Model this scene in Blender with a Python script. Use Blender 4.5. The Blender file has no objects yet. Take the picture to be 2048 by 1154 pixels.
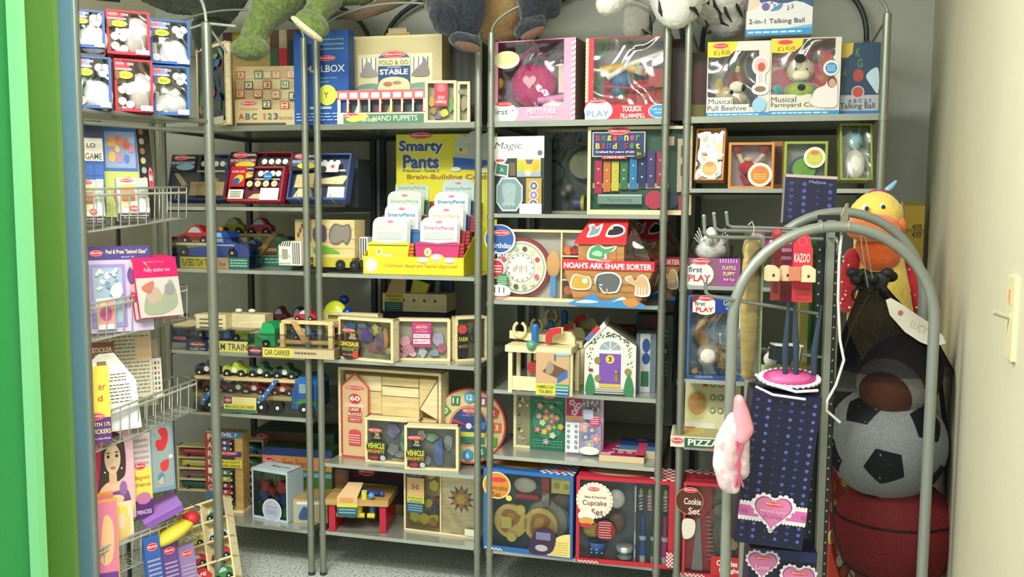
import bpy, math, random
from mathutils import Vector, Matrix
random.seed(7)
SC = bpy.context.scene
COL = SC.collection
# ---------------------------------------------------------------- camera
F, PITCH, ROLL, CH = 1833.5, math.radians(5.315), math.radians(0.341), 1.426
cd = bpy.data.cameras.new('camera'); cam = bpy.data.objects.new('camera', cd); COL.objects.link(cam)
cd.sensor_width = 36.0; cd.lens = 36.0 * F / 2048; cd.clip_start = 0.02
CM = Matrix.Translation((0, 0, CH)) @ Matrix.Rotation(math.pi/2 - PITCH, 4, 'X') @ Matrix.Rotation(ROLL, 4, 'Z')
cam.matrix_world = CM
SC.camera = cam
# ---------------------------------------------------------------- world, lamps, exposure
SC.view_settings.view_transform = 'Standard'; SC.view_settings.look = 'None'
SC.view_settings.gamma = 1.0; SC.view_settings.use_curve_mapping = False
SC.view_settings.exposure = 0.07
wd = bpy.data.worlds.new('world'); SC.world = wd; wd.use_nodes = True
wd.node_tree.nodes['Background'].inputs[0].default_value = (0.82, 0.90, 0.88, 1)
wd.node_tree.nodes['Background'].inputs[1].default_value = 0.80
def area(name, loc, rot, sx, sy, power, col):
    l = bpy.data.lights.new(name, 'AREA'); l.shape = 'RECTANGLE'; l.size = sx; l.size_y = sy
    l.energy = power; l.color = col
    o = bpy.data.objects.new(name, l); COL.objects.link(o); o.location = loc; o.rotation_euler = rot
    return o
area('ceiling_lamp_light', (-0.75, 1.15, 2.70), (math.radians(12), 0, 0), 1.2, 0.3, 76, (1.0, 1.0, 0.92))
area('ceiling_lamp_light', (0.35, 0.2, 2.70), (math.radians(12), 0, 0), 1.2, 0.3, 60, (1.0, 1.0, 0.92))
area('ceiling_lamp_light', (-1.05, 2.0, 2.70), (math.radians(4), 0, 0), 1.2, 0.3, 16, (1.0, 1.0, 0.90))
# ---------------------------------------------------------------- pixel <-> place helpers
def ray(px, py):
    d = Vector(((px - 1024) / F, (577 - py) / F, -1.0)); d.rotate(CM.to_quaternion()); return d
CP = Vector((0, 0, CH))
def hitz(px, py, z):
    d = ray(px, py); return CP + d * ((z - CH) / d.z)
def hitplane(px, py, p0, n):
    d = ray(px, py); n = Vector((n[0], n[1], 0)); p0 = Vector((p0[0], p0[1], 0))
    return CP + d * ((p0 - CP).dot(n) / d.dot(n))
def aty(px, py, y):
    d = ray(px, py); return CP + d * (y / d.y)
# ---------------------------------------------------------------- materials
MATS = {}
def lin(h):
    if isinstance(h, str):
        h = h.lstrip('#'); c = [int(h[i:i+2], 16) / 255 for i in (0, 2, 4)]
    else: c = [x / 255 for x in h]
    return tuple((x / 12.92 if x <= .04045 else ((x + .055) / 1.055) ** 2.4) for x in c)
def mat(h, rough=0.5, metal=0.0, kind='plain', scale=40, amt=0.12, spec=0.5, bump=0.0):
    key = (h, rough, metal, kind, scale, amt, bump)
    if key in MATS: return MATS[key]
    m = bpy.data.materials.new('%s_%s' % (kind, h.strip('#'))); m.use_nodes = True
    nt = m.node_tree; b = nt.nodes['Principled BSDF']; c = lin(h)
    b.inputs['Base Color'].default_value = (*c, 1); b.inputs['Roughness'].default_value = rough
    b.inputs['Metallic'].default_value = metal; b.inputs['Specular IOR Level'].default_value = spec
    if kind != 'plain' or bump:
        tc = nt.nodes.new('ShaderNodeTexCoord'); mp = nt.nodes.new('ShaderNodeMapping')
        nt.links.new(tc.outputs['Object'], mp.inputs[0])
        n = nt.nodes.new('ShaderNodeTexNoise'); n.inputs['Scale'].default_value = scale
        n.inputs['Detail'].default_value = 4
        if kind == 'wood': mp.inputs['Scale'].default_value = (0.35, 1, 2.6)
        nt.links.new(mp.outputs[0], n.inputs[0])
        r = nt.nodes.new('ShaderNodeValToRGB')
        lo = tuple(max(0, x * (1 - amt * 2)) for x in c); hi = tuple(min(1, x * (1 + amt)) for x in c)
        r.color_ramp.elements[0].color = (*lo, 1); r.color_ramp.elements[1].color = (*hi, 1)
        r.color_ramp.elements[0].position = .3; r.color_ramp.elements[1].position = .7
        if kind == 'speckle': r.color_ramp.elements[0].position = .36; r.color_ramp.elements[1].position = .52
        nt.links.new(n.outputs['Fac'], r.inputs[0]); nt.links.new(r.outputs[0], b.inputs['Base Color'])
        if bump or kind == 'plush':
            bp = nt.nodes.new('ShaderNodeBump'); bp.inputs['Strength'].default_value = bump or .6
            bp.inputs['Distance'].default_value = .004
            nt.links.new(n.outputs['Fac'], bp.inputs['Height']); nt.links.new(bp.outputs[0], b.inputs['Normal'])
        if kind == 'plush':
            b.inputs['Sheen Weight'].default_value = .35; b.inputs['Roughness'].default_value = .95
    MATS[key] = m; return m
def film(name='clear_film', tint='ffffff', refl=.10, rough=.06, wrinkle=1.0, dens=0.0):
    if name in MATS: return MATS[name]
    m = bpy.data.materials.new(name); m.use_nodes = True; nt = m.node_tree
    for n in list(nt.nodes): nt.nodes.remove(n)
    o = nt.nodes.new('ShaderNodeOutputMaterial'); mx = nt.nodes.new('ShaderNodeMixShader')
    t = nt.nodes.new('ShaderNodeBsdfTransparent'); t.inputs[0].default_value = (*lin(tint), 1)
    g = nt.nodes.new('ShaderNodeBsdfGlossy'); g.inputs['Roughness'].default_value = rough
    lw = nt.nodes.new('ShaderNodeFresnel'); lw.inputs['IOR'].default_value = 1.45
    ma = nt.nodes.new('ShaderNodeMath'); ma.operation = 'MULTIPLY_ADD'
    ma.inputs[1].default_value = 1.0; ma.inputs[2].default_value = refl
    tc = nt.nodes.new('ShaderNodeTexCoord'); n = nt.nodes.new('ShaderNodeTexNoise')
    n.inputs['Scale'].default_value = 6; n.inputs['Detail'].default_value = 1; n.inputs['Distortion'].default_value = 1.6
    bp = nt.nodes.new('ShaderNodeBump'); bp.inputs['Strength'].default_value = wrinkle; bp.inputs['Distance'].default_value = .02
    nt.links.new(tc.outputs['Object'], n.inputs[0]); nt.links.new(n.outputs['Fac'], bp.inputs['Height'])
    nt.links.new(bp.outputs[0], g.inputs['Normal']); nt.links.new(bp.outputs[0], lw.inputs['Normal'])
    nt.links.new(lw.outputs[0], ma.inputs[0]); nt.links.new(ma.outputs[0], mx.inputs[0])
    nt.links.new(t.outputs[0], mx.inputs[1]); nt.links.new(g.outputs[0], mx.inputs[2])
    nt.links.new(mx.outputs[0], o.inputs[0])
    MATS[name] = m; return m
WOOD = mat('e0c890', .5, kind='wood', scale=30, amt=.10)
WOODL = mat('ecdcae', .5, kind='wood', scale=30, amt=.08)
WOODD = mat('bf9a5c', .5, kind='wood', scale=30, amt=.12)
STEEL = mat('8f9488', .38, .55, kind='noise', scale=6, amt=.06)
SHELF = mat('b8bcb4', .24, .55, kind='noise', scale=5, amt=.06)
DSTEEL = mat('3c4346', .45, .4)
WIRE = mat('c4c5bc', .28, .45)
FILM = film()
FILMW = film('wrinkled_film', refl=.12, rough=.10, wrinkle=1.0)
# ---------------------------------------------------------------- mesh builder
class MB:
    def __init__(s): s.v = []; s.f = []; s.mi = []; s.sm = []; s.ms = []
    def _m(s, m):
        if isinstance(m, str): m = mat(m)
        if m not in s.ms: s.ms.append(m)
        return s.ms.index(m)
    def add(s, vs, fs, m, smooth=False):
        o = len(s.v); s.v += [tuple(v) for v in vs]; k = s._m(m)
        for f in fs: s.f.append([o + i for i in f]); s.mi.append(k); s.sm.append(smooth)
        return s
    def box(s, x, y, z, m):
        (a, b), (c, d), (e, g) = x, y, z
        vs = [(a,c,e),(b,c,e),(b,d,e),(a,d,e),(a,c,g),(b,c,g),(b,d,g),(a,d,g)]
        return s.add(vs, [(3,2,1,0),(4,5,6,7),(0,1,5,4),(1,2,6,5),(2,3,7,6),(3,0,4,7)], m)
    def hexa(s, vs, m):
        return s.add(vs, [(3,2,1,0),(4,5,6,7),(0,1,5,4),(1,2,6,5),(2,3,7,6),(3,0,4,7)], m)
    def cyl(s, p, q, r, m, n=14, r2=None, caps=True):
        p, q = Vector(p), Vector(q); r2 = r if r2 is None else r2
        a = (q - p).normalized(); t = Vector((0, 0, 1)) if abs(a.z) < .9 else Vector((1, 0, 0))
        e = a.cross(t).normalized(); g = a.cross(e); vs = []
        for k in range(n):
            c, d = math.cos(2*math.pi*k/n), math.sin(2*math.pi*k/n)
            vs.append(p + (e*c + g*d)*r); vs.append(q + (e*c + g*d)*r2)
        s.add(vs, [(2*k, 2*k+1, (2*k+3) % (2*n), (2*k+2) % (2*n)) for k in range(n)], m, True)
        if caps:
            s.add(vs[0::2], [tuple(range(n))], m); s.add(vs[1::2], [tuple(range(n-1, -1, -1))], m)
        return s
    def tube(s, pts, r, m, n=10, rs=None):
        pts = [Vector(p) for p in pts]; vs = []; e = None
        for i, p in enumerate(pts):
            a = (pts[min(i+1, len(pts)-1)] - pts[max(i-1, 0)]).normalized()
            if e is None:
                t = Vector((0, 0, 1)) if abs(a.z) < .9 else Vector((1, 0, 0)); e = a.cross(t).normalized()
            else: e = (e - a * e.dot(a)).normalized()
            g = a.cross(e); rr = rs[i] if rs else r
            for k in range(n):
                c, d = math.cos(2*math.pi*k/n), math.sin(2*math.pi*k/n); vs.append(p + (e*c + g*d)*rr)
        fs = [(i*n+k, i*n+(k+1) % n, (i+1)*n+(k+1) % n, (i+1)*n+k) for i in range(len(pts)-1) for k in range(n)]
        s.add(vs, fs, m, True)
        s.add(vs[:n], [tuple(range(n))], m); s.add(vs[-n:], [tuple(range(n))], m); return s
    def sph(s, c, r, m, n=20, h=12, rot=None):
        if not isinstance(r, (tuple, list)): r = (r, r, r)
        c = Vector(c); R = rot or Matrix.Identity(3); vs = []
        for j in range(h+1):
            th = math.pi*j/h
            for k in range(n):
                p = Vector((math.sin(th)*math.cos(2*math.pi*k/n)*r[0], math.sin(th)*math.sin(2*math.pi*k/n)*r[1], math.cos(th)*r[2]))
                vs.append(c + R @ p)
        fs = [(j*n+k, (j+1)*n+k, (j+1)*n+(k+1) % n, j*n+(k+1) % n) for j in range(h) for k in range(n)]
        return s.add(vs, fs, m, True)
    def lathe(s, prof, m, c=(0, 0, 0), n=24, axis='z'):
        vs = []
        for (r, z) in prof:
            for k in range(n):
                a = 2*math.pi*k/n; x, y = r*math.cos(a), r*math.sin(a)
                p = (x, y, z) if axis == 'z' else ((x, z, y) if axis == 'y' else (z, x, y))
                vs.append((p[0]+c[0], p[1]+c[1], p[2]+c[2]))
        return s.add(vs, [(j*n+k, j*n+(k+1) % n, (j+1)*n+(k+1) % n, (j+1)*n+k) for j in range(len(prof)-1) for k in range(n)], m, True)
    def prism(s, pts, y0, y1, m, m2=None):      # outline in x,z pushed from y0 to y1
        n = len(pts)
        vs = [(x, y0, z) for x, z in pts] + [(x, y1, z) for x, z in pts]
        s.add(vs, [tuple(range(n)), tuple(range(2*n-1, n-1, -1))], m)
        return s.add(vs, [(k, n+k, n+(k+1) % n, (k+1) % n) for k in range(n)], m2 or m)
    def build(s, name, parent=None, M=None, mods=None):
        me = bpy.data.meshes.new(name)
        vs = [tuple(M @ Vector(v)) for v in s.v] if M is not None else s.v
        me.from_pydata(vs, [], s.f)
        for m in s.ms: me.materials.append(m)
        me.polygons.foreach_set('material_index', s.mi); me.polygons.foreach_set('use_smooth', s.sm)
        me.update()
        o = bpy.data.objects.new(name, me); COL.objects.link(o)
        if parent: o.parent = parent
        return o
# ---------------------------------------------------------------- lettering
TXT = {}
def glyphs(t, bold=.012, italic=0.0):
    k = (t, bold, italic)
    if k in TXT: return TXT[k]
    cu = bpy.data.curves.new('t', 'FONT'); cu.body = t; cu.offset = bold; cu.resolution_u = 3; cu.shear = italic
    ob = bpy.data.objects.new('t', cu); COL.objects.link(ob)
    dg = bpy.context.evaluated_depsgraph_get(); me = bpy.data.meshes.new_from_object(ob.evaluated_get(dg))
    vs = [(v.co.x, v.co.y) for v in me.vertices]; fs = [tuple(p.vertices) for p in me.polygons]
    bpy.data.meshes.remove(me); bpy.data.objects.remove(ob); bpy.data.curves.remove(cu)
    if not vs: TXT[k] = ([], []); return TXT[k]
    x0, x1 = min(v[0] for v in vs), max(v[0] for v in vs); y0, y1 = min(v[1] for v in vs), max(v[1] for v in vs)
    TXT[k] = ([((x-x0)/(x1-x0)-.5, (y-y0)/(y1-y0)-.5) for x, y in vs], fs); return TXT[k]
LOGO = 'Melissa & Doug'
class Art:                                       # printing on a flat face; u,v run 0..1 across and up it
    def __init__(s, mb, O, ex, ez, W, H, step=.00035):
        s.mb = mb; s.O = Vector(O); s.ex = Vector(ex).normalized(); s.ez = Vector(ez).normalized()
        s.n = s.ex.cross(s.ez) ; s.W = W; s.H = H; s.l = 1; s.step = step
    def P(s, x, z): return s.O + s.ex*x + s.ez*z + s.n*(s.l*s.step)
    def up(s): s.l += 1
    def poly(s, pts, c):
        s.mb.add([s.P(u*s.W, v*s.H) for u, v in pts], [tuple(range(len(pts)))], c); s.up(); return s
    def rect(s, u0, v0, u1, v1, c): return s.poly([(u0,v0),(u1,v0),(u1,v1),(u0,v1)], c)
    def ell(s, u, v, ru, rv, c, n=24, rot=0, a0=0, a1=360):
        pts = []; cr, sr = math.cos(math.radians(rot)), math.sin(math.radians(rot))
        for k in range(n if a1-a0 == 360 else n+1):
            a = math.radians(a0 + (a1-a0)*k/n); x, z = ru*s.W*math.cos(a), rv*s.H*math.sin(a)
            pts.append((u + (x*cr - z*sr)/s.W, v + (x*sr + z*cr)/s.H))
        return s.poly(pts, c)
    def circ(s, u, v, r, c, n=24): return s.ell(u, v, r, r*s.W/s.H, c, n)   # r as a share of the width
    def text(s, t, u, v, w, h, c, bold=.012, rot=0, it=0.0):
        vs, fs = glyphs(t, bold, it); k = s.mb
        cr, sr = math.cos(math.radians(rot)), math.sin(math.radians(rot)); out = []
        for a, b in vs:
            x, z = a*w*s.W, b*h*s.H; out.append(s.P(u*s.W + x*cr - z*sr, v*s.H + x*sr + z*cr))
        if fs: k.add(out, fs, c)
        s.up(); return s
    def logo(s, u, v, w, h=None, rot=0):
        h = h or w*.42*s.W/s.H
        s.ell(u, v, w/2, h/2, 'd8283c', rot=rot); s.ell(u, v, w/2*.93, h/2*.86, 'f6e6e4', rot=rot); s.ell(u, v, w/2*.88, h/2*.76, 'd8283c', rot=rot)
        return s.text(LOGO, u, v, w*.72, h*.36, 'ffffff', .02, rot)
    def star(s, u, v, r, c, k=5, inner=.45, rot=90):
        pts = []
        for i in range(2*k):
            a = math.radians(rot + 180*i/k); q = r if i % 2 == 0 else r*inner
            pts.append((u + q*math.cos(a), v + q*s.W/s.H*math.sin(a)))
        s.mb.add([s.P(u*s.W, v*s.H)] + [s.P(a*s.W, b*s.H) for a, b in pts], [(0, i+1, (i+1) % (2*k)+1) for i in range(2*k)], c); s.up(); return s
    def flower(s, u, v, r, c, c2='f2d24a', k=5):
        for i in range(k):
            a = 2*math.pi*i/k; s.ell(u+.6*r*math.cos(a), v+.6*r*s.W/s.H*math.sin(a), r*.42, r*.42*s.W/s.H, c, 10); s.l -= 1
        s.l += 1; return s.circ(u, v, r*.32, c2, 10)
    def heart(s, u, v, r, c):
        pts = []
        for i in range(24):
            a = 2*math.pi*i/24; x = 16*math.sin(a)**3; z = 13*math.cos(a)-5*math.cos(2*a)-2*math.cos(3*a)-math.cos(4*a)
            pts.append((u + x/16*r, v + (z+2)/16*r*s.W/s.H))
        s.mb.add([s.P(u*s.W, v*s.H)] + [s.P(a*s.W, b*s.H) for a, b in pts], [(0, (i+1) % 24+1, i+1) for i in range(24)], c); s.up(); return s
    def scallop(s, u, v, r, c, k=18, shape=None):
        for i in range(k):
            a = 2*math.pi*i/k; s.circ(u + r*math.cos(a), v + r*s.W/s.H*math.sin(a), r*.17, c, 8); s.l -= 1
        s.l += 1; return s.circ(u, v, r, c)
    def lines(s, u0, v0, u1, v1, k, c, seed=1, fill=.45):   # rows of small unreadable print
        rn = random.Random(seed); dv = (v1-v0)/k
        for i in range(k):
            u = u0; v = v1-dv*(i+.5)
            while u < u1-.01:
                w = min(rn.uniform(.06, .16)*(u1-u0)+.01, u1-u)
                s.rect(u, v-dv*fill/2, u+w*.82, v+dv*fill/2, c); s.l -= 1; u += w
        s.l += 1; return s
    def blob(s, pts, c):                        # soft closed outline through the points
        n = len(pts); out = []
        for i in range(n):
            p0, p1, p2, p3 = pts[i-1], pts[i], pts[(i+1) % n], pts[(i+2) % n]
            for t in (0, .25, .5, .75):
                out.append(tuple(.5*((2*p1[j]) + (-p0[j]+p2[j])*t + (2*p0[j]-5*p1[j]+4*p2[j]-p3[j])*t*t + (-p0[j]+3*p1[j]-3*p2[j]+p3[j])*t**3) for j in (0, 1)))
        return s.poly(out, c)
def front(mb, W, H, y=0.0, x0=None, z0=0.0): return Art(mb, (-W/2 if x0 is None else x0, y, z0), (1,0,0), (0,0,1), W, H)
def topface(mb, W, D, H, y=0.0): return Art(mb, (-W/2, y, H), (1,0,0), (0,1,0), W, D)
def rside(mb, W, D, H, y=0.0): return Art(mb, (W/2, y, 0), (0,1,0), (0,0,1), D, H)
def lside(mb, W, D, H, y=0.0): return Art(mb, (-W/2, y+D, 0), (0,-1,0), (0,0,1), D, H)
# ---------------------------------------------------------------- tagging
def tag(o, label, cat, group=None, kind=None):
    o['label'] = label; o['category'] = cat
    if group: o['group'] = group
    if kind: o['kind'] = kind
    return o
def struct(o): o['kind'] = 'structure'; return o
def empty(name, loc, rot, label, cat, group=None):
    e = bpy.data.objects.new(name, None); COL.objects.link(e); e.empty_display_size = .05
    e.location = loc; e.rotation_euler = rot; return tag(e, label, cat, group)
def copy_tree(o, parent=None):
    c = o.copy(); COL.objects.link(c)
    if parent is not None: c.parent = parent
    for ch in list(o.children): copy_tree(ch, c)
    return c
# ---------------------------------------------------------------- where the racks stand (front posts)
BAY = {}
def bay(k, L, R):
    L, R = Vector(L), Vector(R); u = (R-L).normalized(); n = Vector((-u.y, u.x))
    BAY[k] = dict(L=L, R=R, u=u, n=n, W=(R-L).length, a=math.atan2(u.y, u.x))
bay(0, (-1.329, 2.829), (-1.056, 3.220))
bay(1, (-1.349, 3.569), (-0.764, 3.409))
bay(2, (-0.719, 3.409), (-0.121, 3.249))
bay(3, (-0.076, 3.229), (0.505, 3.071))
bay(4, (0.568, 3.029), (1.144, 2.871))
S1, S6 = 1.709, .174
A2, A3, A4, A5 = 1.405, 1.166, .846, .608
B3, B4, B5 = 1.162, .840, .440
C2, C3, C4, C5 = 1.389, 1.084, .764, .525
D2, D3, D4, D5 = 1.477, 1.159, .845, .618
class Spot: pass
def spot(b, x0, x1, yt, yb, z=None, d=None, yaw=0, lean=0, D=.06):
    """front face of a thing: seen from x0 to x1 and from yt down to yb, standing on height z,
       d behind the line of the front posts (or where its foot is seen on the shelf)"""
    B = BAY[b] if not isinstance(b, dict) else b; s = Spot(); n = B['n']
    if d is None: A = hitz(x0, yb, z)
    else: A = hitplane(x0, (yt+yb)/2, B['L'] + n*d, n)
    a = B['a'] + math.radians(yaw); u = Vector((math.cos(a), math.sin(a))); m = Vector((-u.y, u.x))
    A2 = Vector((A.x, A.y)); Q = hitplane(x1, (yt+yb)/2, A2, m); s.W = (Vector((Q.x, Q.y)) - A2).dot(u)
    C = A2 + u*(s.W/2)
    if z is None: z = hitplane((x0+x1)/2, yb, A2, m).z
    T = hitplane((x0+x1)/2, yt, A2, m).z
    s.H = (T - z) / max(.3, math.cos(math.radians(lean)))
    s.loc = Vector((C.x, C.y, z + D*math.sin(math.radians(lean)) + .0006)); s.rot = (-math.radians(lean), 0, a); s.z = z
    return s
def thing(name, sp, label, cat, group=None): return empty(name, sp.loc, sp.rot, label, cat, group)
def single(mb, name, sp, label, cat, group=None):
    o = mb.build(name); o.location = sp.loc; o.rotation_euler = sp.rot; return tag(o, label, cat, group)
# ================================================================ room
def wallseg(name, a, b, h, th, m, out):
    a, b = Vector(a), Vector(b); u = (b-a).normalized(); n = Vector(out).normalized()*th
    mb = MB(); q = [a, b, b+n, a+n]
    mb.hexa([(p.x, p.y, 0) for p in q] + [(p.x, p.y, h) for p in q], m)
    return struct(mb.build(name))
RH = 2.76
n3 = BAY[2]['n']; u3 = (BAY[4]['R'] - BAY[1]['L']).normalized(); n3 = Vector((-u3.y, u3.x))
BK = BAY[1]['L'] + n3*.68
WALLG = mat('b0b4a8', .7, kind='noise', scale=3, amt=.03)
CREAM = mat('c8c3aa', .6, kind='noise', scale=3, amt=.03)
_q = hitplane(322, 420, BK, n3); cl = Vector((_q.x, _q.y))      # left corner
def cross(p, u, q, v):
    d = u.x*v.y - u.y*v.x; t = ((q.x-p.x)*v.y - (q.y-p.y)*v.x)/d; return p + u*t
_q = hitplane(1850, 420, BK, n3); PL = Vector((.8195, 1.50)); vr = (Vector((_q.x, _q.y)) - PL).normalized()
crn = cross(BK, u3, PL, vr)
wallseg('wall_back', cl - u3*.1, crn + u3*.1, RH, .1, WALLG, n3)
wallseg('wall_right', PL - vr*1.9, crn, RH, .1, CREAM, (vr.y, -vr.x))
wallseg('wall_left', cl - n3*3.6, cl, RH, .1, CREAM, -u3)
mb = MB(); FL = mat('b6bcb6', .75, kind='speckle', scale=110, amt=.28)
mb.box((-3.2, 2.4), (-2.2, 4.6), (-.1, 0), FL); struct(mb.build('floor'))
mb = MB(); mb.box((-3.2, 2.4), (-2.2, 4.6), (RH, RH+.1), mat('d8d8cc', .8)); struct(mb.build('ceiling'))
for i, (x, y) in enumerate(((-.75, 1.15), (.35, .2), (-1.05, 2.0))):
    t = empty('ceiling_lamp', (x, y, RH-.045), (0, 0, 0), ('white ceiling light fitting over the left end of the racks', 'white ceiling light fitting behind the viewpoint', 'white ceiling light fitting just in front of the left rack')[i], 'lamp')
    m = MB(); m.box((-.66, .66), (-.2, .2), (.02, .045), 'e8e8e4'); m.build('housing', t)
# doorway on the left: stop bead with its corner highlight painted on, jamb and blue casing
def vband(name, x0, x1, yd, th, m):
    a = aty(x0, 577, yd); b = aty(x1, 577, yd); mb = MB()
    mb.box((a.x, b.x), (yd, yd+.012), (0, 2.4), m); return struct(mb.build(name))
GRN = mat('3f9a3a', .35, kind='noise', scale=4, amt=.03); GRN2 = mat('5f8a3c', .4, kind='noise', scale=4, amt=.03)
HLGRN = mat('86dd98', .3); BLU = mat('6389a0', .5, kind='noise', scale=4, amt=.04)
vband('door_1', -420, 40, 1.05, .04, mat('2e9a48', .35, kind='noise', scale=4, amt=.03))
m = MB(); a = aty(36, 577, 1.035); b = aty(57, 577, 1.035)
m.box((a.x, b.x), (1.035, 1.052), (0, 2.4), HLGRN); struct(m.build('trim_highlight'))  # bright edge of the frame corner, highlight put into the paler green
vband('trim_2', 52, 127, 1.09, .05, GRN2)
a = aty(125, 577, 1.13); b = aty(163, 577, 1.13)
m = MB(); m.box((a.x, b.x), (1.13, 1.136), (0, 2.4), BLU); struct(m.build('trim_3'))
# switch plate on the right wall
pw = MB(); pz = .078/2
q = hitplane(2028, 635, PL, (-vr.y, vr.x)); nn = Vector((-vr.y, vr.x, 0))
t = empty('switch_plate', q, (0, 0, math.atan2(vr.y, vr.x)), 'cream rectangular wall plate with a small lever on the right wall', 'switch plate')
PLM = mat('d4cda8', .4)
m = MB(); m.prism([(-.037,-.066),(.037,-.066),(.037,.066),(-.037,.066)], 0, .007, PLM); 
m.prism([(-.009,.022),(.009,.022),(.009,.045),(-.009,.045)], .007, .0085, mat('d8a070', .4)); m.build('plate', t)
m = MB(); m.tube([(0, .006, .0), (0, .02, .004), (-.002, .03, .008)], .0045, mat('a8a48c', .4)); m.build('lever', t)
# ================================================================ racks
def rack(k, label, shelves, D, zt, arch, rear_off=0, capdir=1, top2=None, rear=(1, 1), nofront=None, group='grey metal racks along the wall'):
    B = BAY[k]; W = B['W']; t = empty('shelf_rack', (B['L'].x, B['L'].y, 0), (0, 0, B['a']), label, 'shelf rack', None)
    ztl, ztr = zt
    for x, h in ((0, ztl), (W, ztr)):
        m = MB(); m.cyl((x, 0, 0), (x, 0, h), .0125, STEEL, 18); m.cyl((x, 0, h), (x, 0, h+.004), .0125, STEEL, 18, .006)
        m.cyl((x, 0, 0), (x, 0, .012), .0135, DSTEEL, 18); m.build('post', t)
    for x, on in ((0, rear[0]), (W, rear[1])):
        if on:
            m = MB(); m.box((x-.011, x+.011), (D-.011, D+.011), (0, 2.03), DSTEEL); m.build('post', t)
    for z in shelves:
        m = MB(); c = .035; th = .004
        pts = [(.012, .0), (W-.012, .0), (W-.012, D-c), (W-.012-c, D), (.012+c, D), (.012, D-c)]
        lo = [(x, y, z-th) for x, y in pts]; hi = [(x, y, z) for x, y in pts]; n = len(pts)
        m.add(lo+hi, [tuple(range(n-1, -1, -1)), tuple(range(n, 2*n))] + [(i, (i+1) % n, n+(i+1) % n, n+i) for i in range(n)], SHELF)
        big = z in (S1, S6)
        hgt = .020 if z == S1 else .013
        m.box((.012, W-.012), (-.003, .0), (z-hgt, z+.0004), STEEL if z == S1 else SHELF)
        m.box((.012, W-.012), (D, D+.003), (z-hgt, z+.0004), DSTEEL)
        for x in (.012, W-.012): m.box((x-.0015, x+.0015), (0, D), (z-.02, z-.001), STEEL)
        for x in (.0, W): m.cyl((x, 0, z-.022), (x, 0, z-.004), .0145, STEEL, 14)
        m.build('shelf', t)
    for y, mm, r, ok in ((0, STEEL, .0045, arch[0]), (D, DSTEEL, .010, arch[1])):
        if not ok: continue
        m = MB(); pts = []
        for i in range(25):
            a = math.pi*i/24; pts.append((W/2 - W/2*math.cos(a), y, (ztl + .115*math.sin(a)) if y == 0 else 2.02 + .27*math.sin(a)**.8))
        m.tube(pts, r, mm); m.build('arch', t)
    for x in (0, W):
        m = MB(); m.cyl((x, 0, ztl-.01), (x, D, ztl-.02), .005, WIRE); m.build('top_bar', t)
    return t
ZB = {}
RD = .61
rack(1, 'grey metal shelf rack in the far left corner holding wooden trucks', [S1, A2, A3, A4, A5, S6], RD, (2.02, 2.02), (1, 1))
rack(2, 'grey metal shelf rack second from the left, with the yellow card display', [S1, B3, B4, B5, S6], RD, (2.015, 2.015), (1, 1))
rack(3, 'grey metal shelf rack in the middle, with the toy ark and play food boxes', [S1, C2, C3, C4, C5, S6], RD, (2.01, 2.01), (1, 1))
rack(4, 'grey metal shelf rack at the right end beside the cream wall', [S1, D2, D3, D4, D5, S6], RD, (2.01, 2.01), (1, 1))
# ================================================================ kinds of packaging
def pbox(name, sp, label, cat, D, c, art=None, side=None, top=None, sart=None, tart=None, group=None, lart=None):
    mb = MB(); W, H = sp.W, sp.H
    mb.box((-W/2, W/2), (0, D), (0, H), c)
    if side:
        e = .0003
        mb.add([(W/2+e, 0, 0), (W/2+e, D, 0), (W/2+e, D, H), (W/2+e, 0, H)], [(0,1,2,3)], side)
        mb.add([(-W/2-e, 0, 0), (-W/2-e, D, 0), (-W/2-e, D, H), (-W/2-e, 0, H)], [(0,1,2,3)], side)
    if top: mb.add([(-W/2, 0, H+.0003), (W/2, 0, H+.0003), (W/2, D, H+.0003), (-W/2, D, H+.0003)], [(0,1,2,3)], top)
    if art: art(front(mb, W, H))
    if sart: sart(rside(mb, W, D, H))
    if lart: lart(lside(mb, W, D, H))
    if tart: tart(topface(mb, W, D, H))
    return single(mb, name, sp, label, cat, group)
def shell(mb, W, H, D, bl, br, bb, bt, cf, cs, ci, rec, wall, ct=None):
    """open-fronted box: walls, back, floor of the recess and a front border"""
    for x in (-W/2, W/2-wall): mb.box((x, x+wall), (.0012, D), (0, H), cs)
    mb.box((-W/2, W/2), (.0012, D), (0, wall), cs); mb.box((-W/2, W/2), (.0012, D), (H-wall, H), ct or cs)
    mb.box((-W/2, W/2), (D-wall, D), (0, H), cs)
    mb.box((-W/2+wall, W/2-wall), (rec, rec+.002), (wall, H-wall), ci)
    if bl: mb.box((-W/2, -W/2+bl), (0, .0012), (0, H), cf)
    if br: mb.box((W/2-br, W/2), (0, .0012), (0, H), cf)
    if bb: mb.box((-W/2+bl, W/2-br), (0, .0012), (0, bb), cf)
    if bt: mb.box((-W/2+bl, W/2-br), (0, .0012), (H-bt, H), cf)
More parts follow.
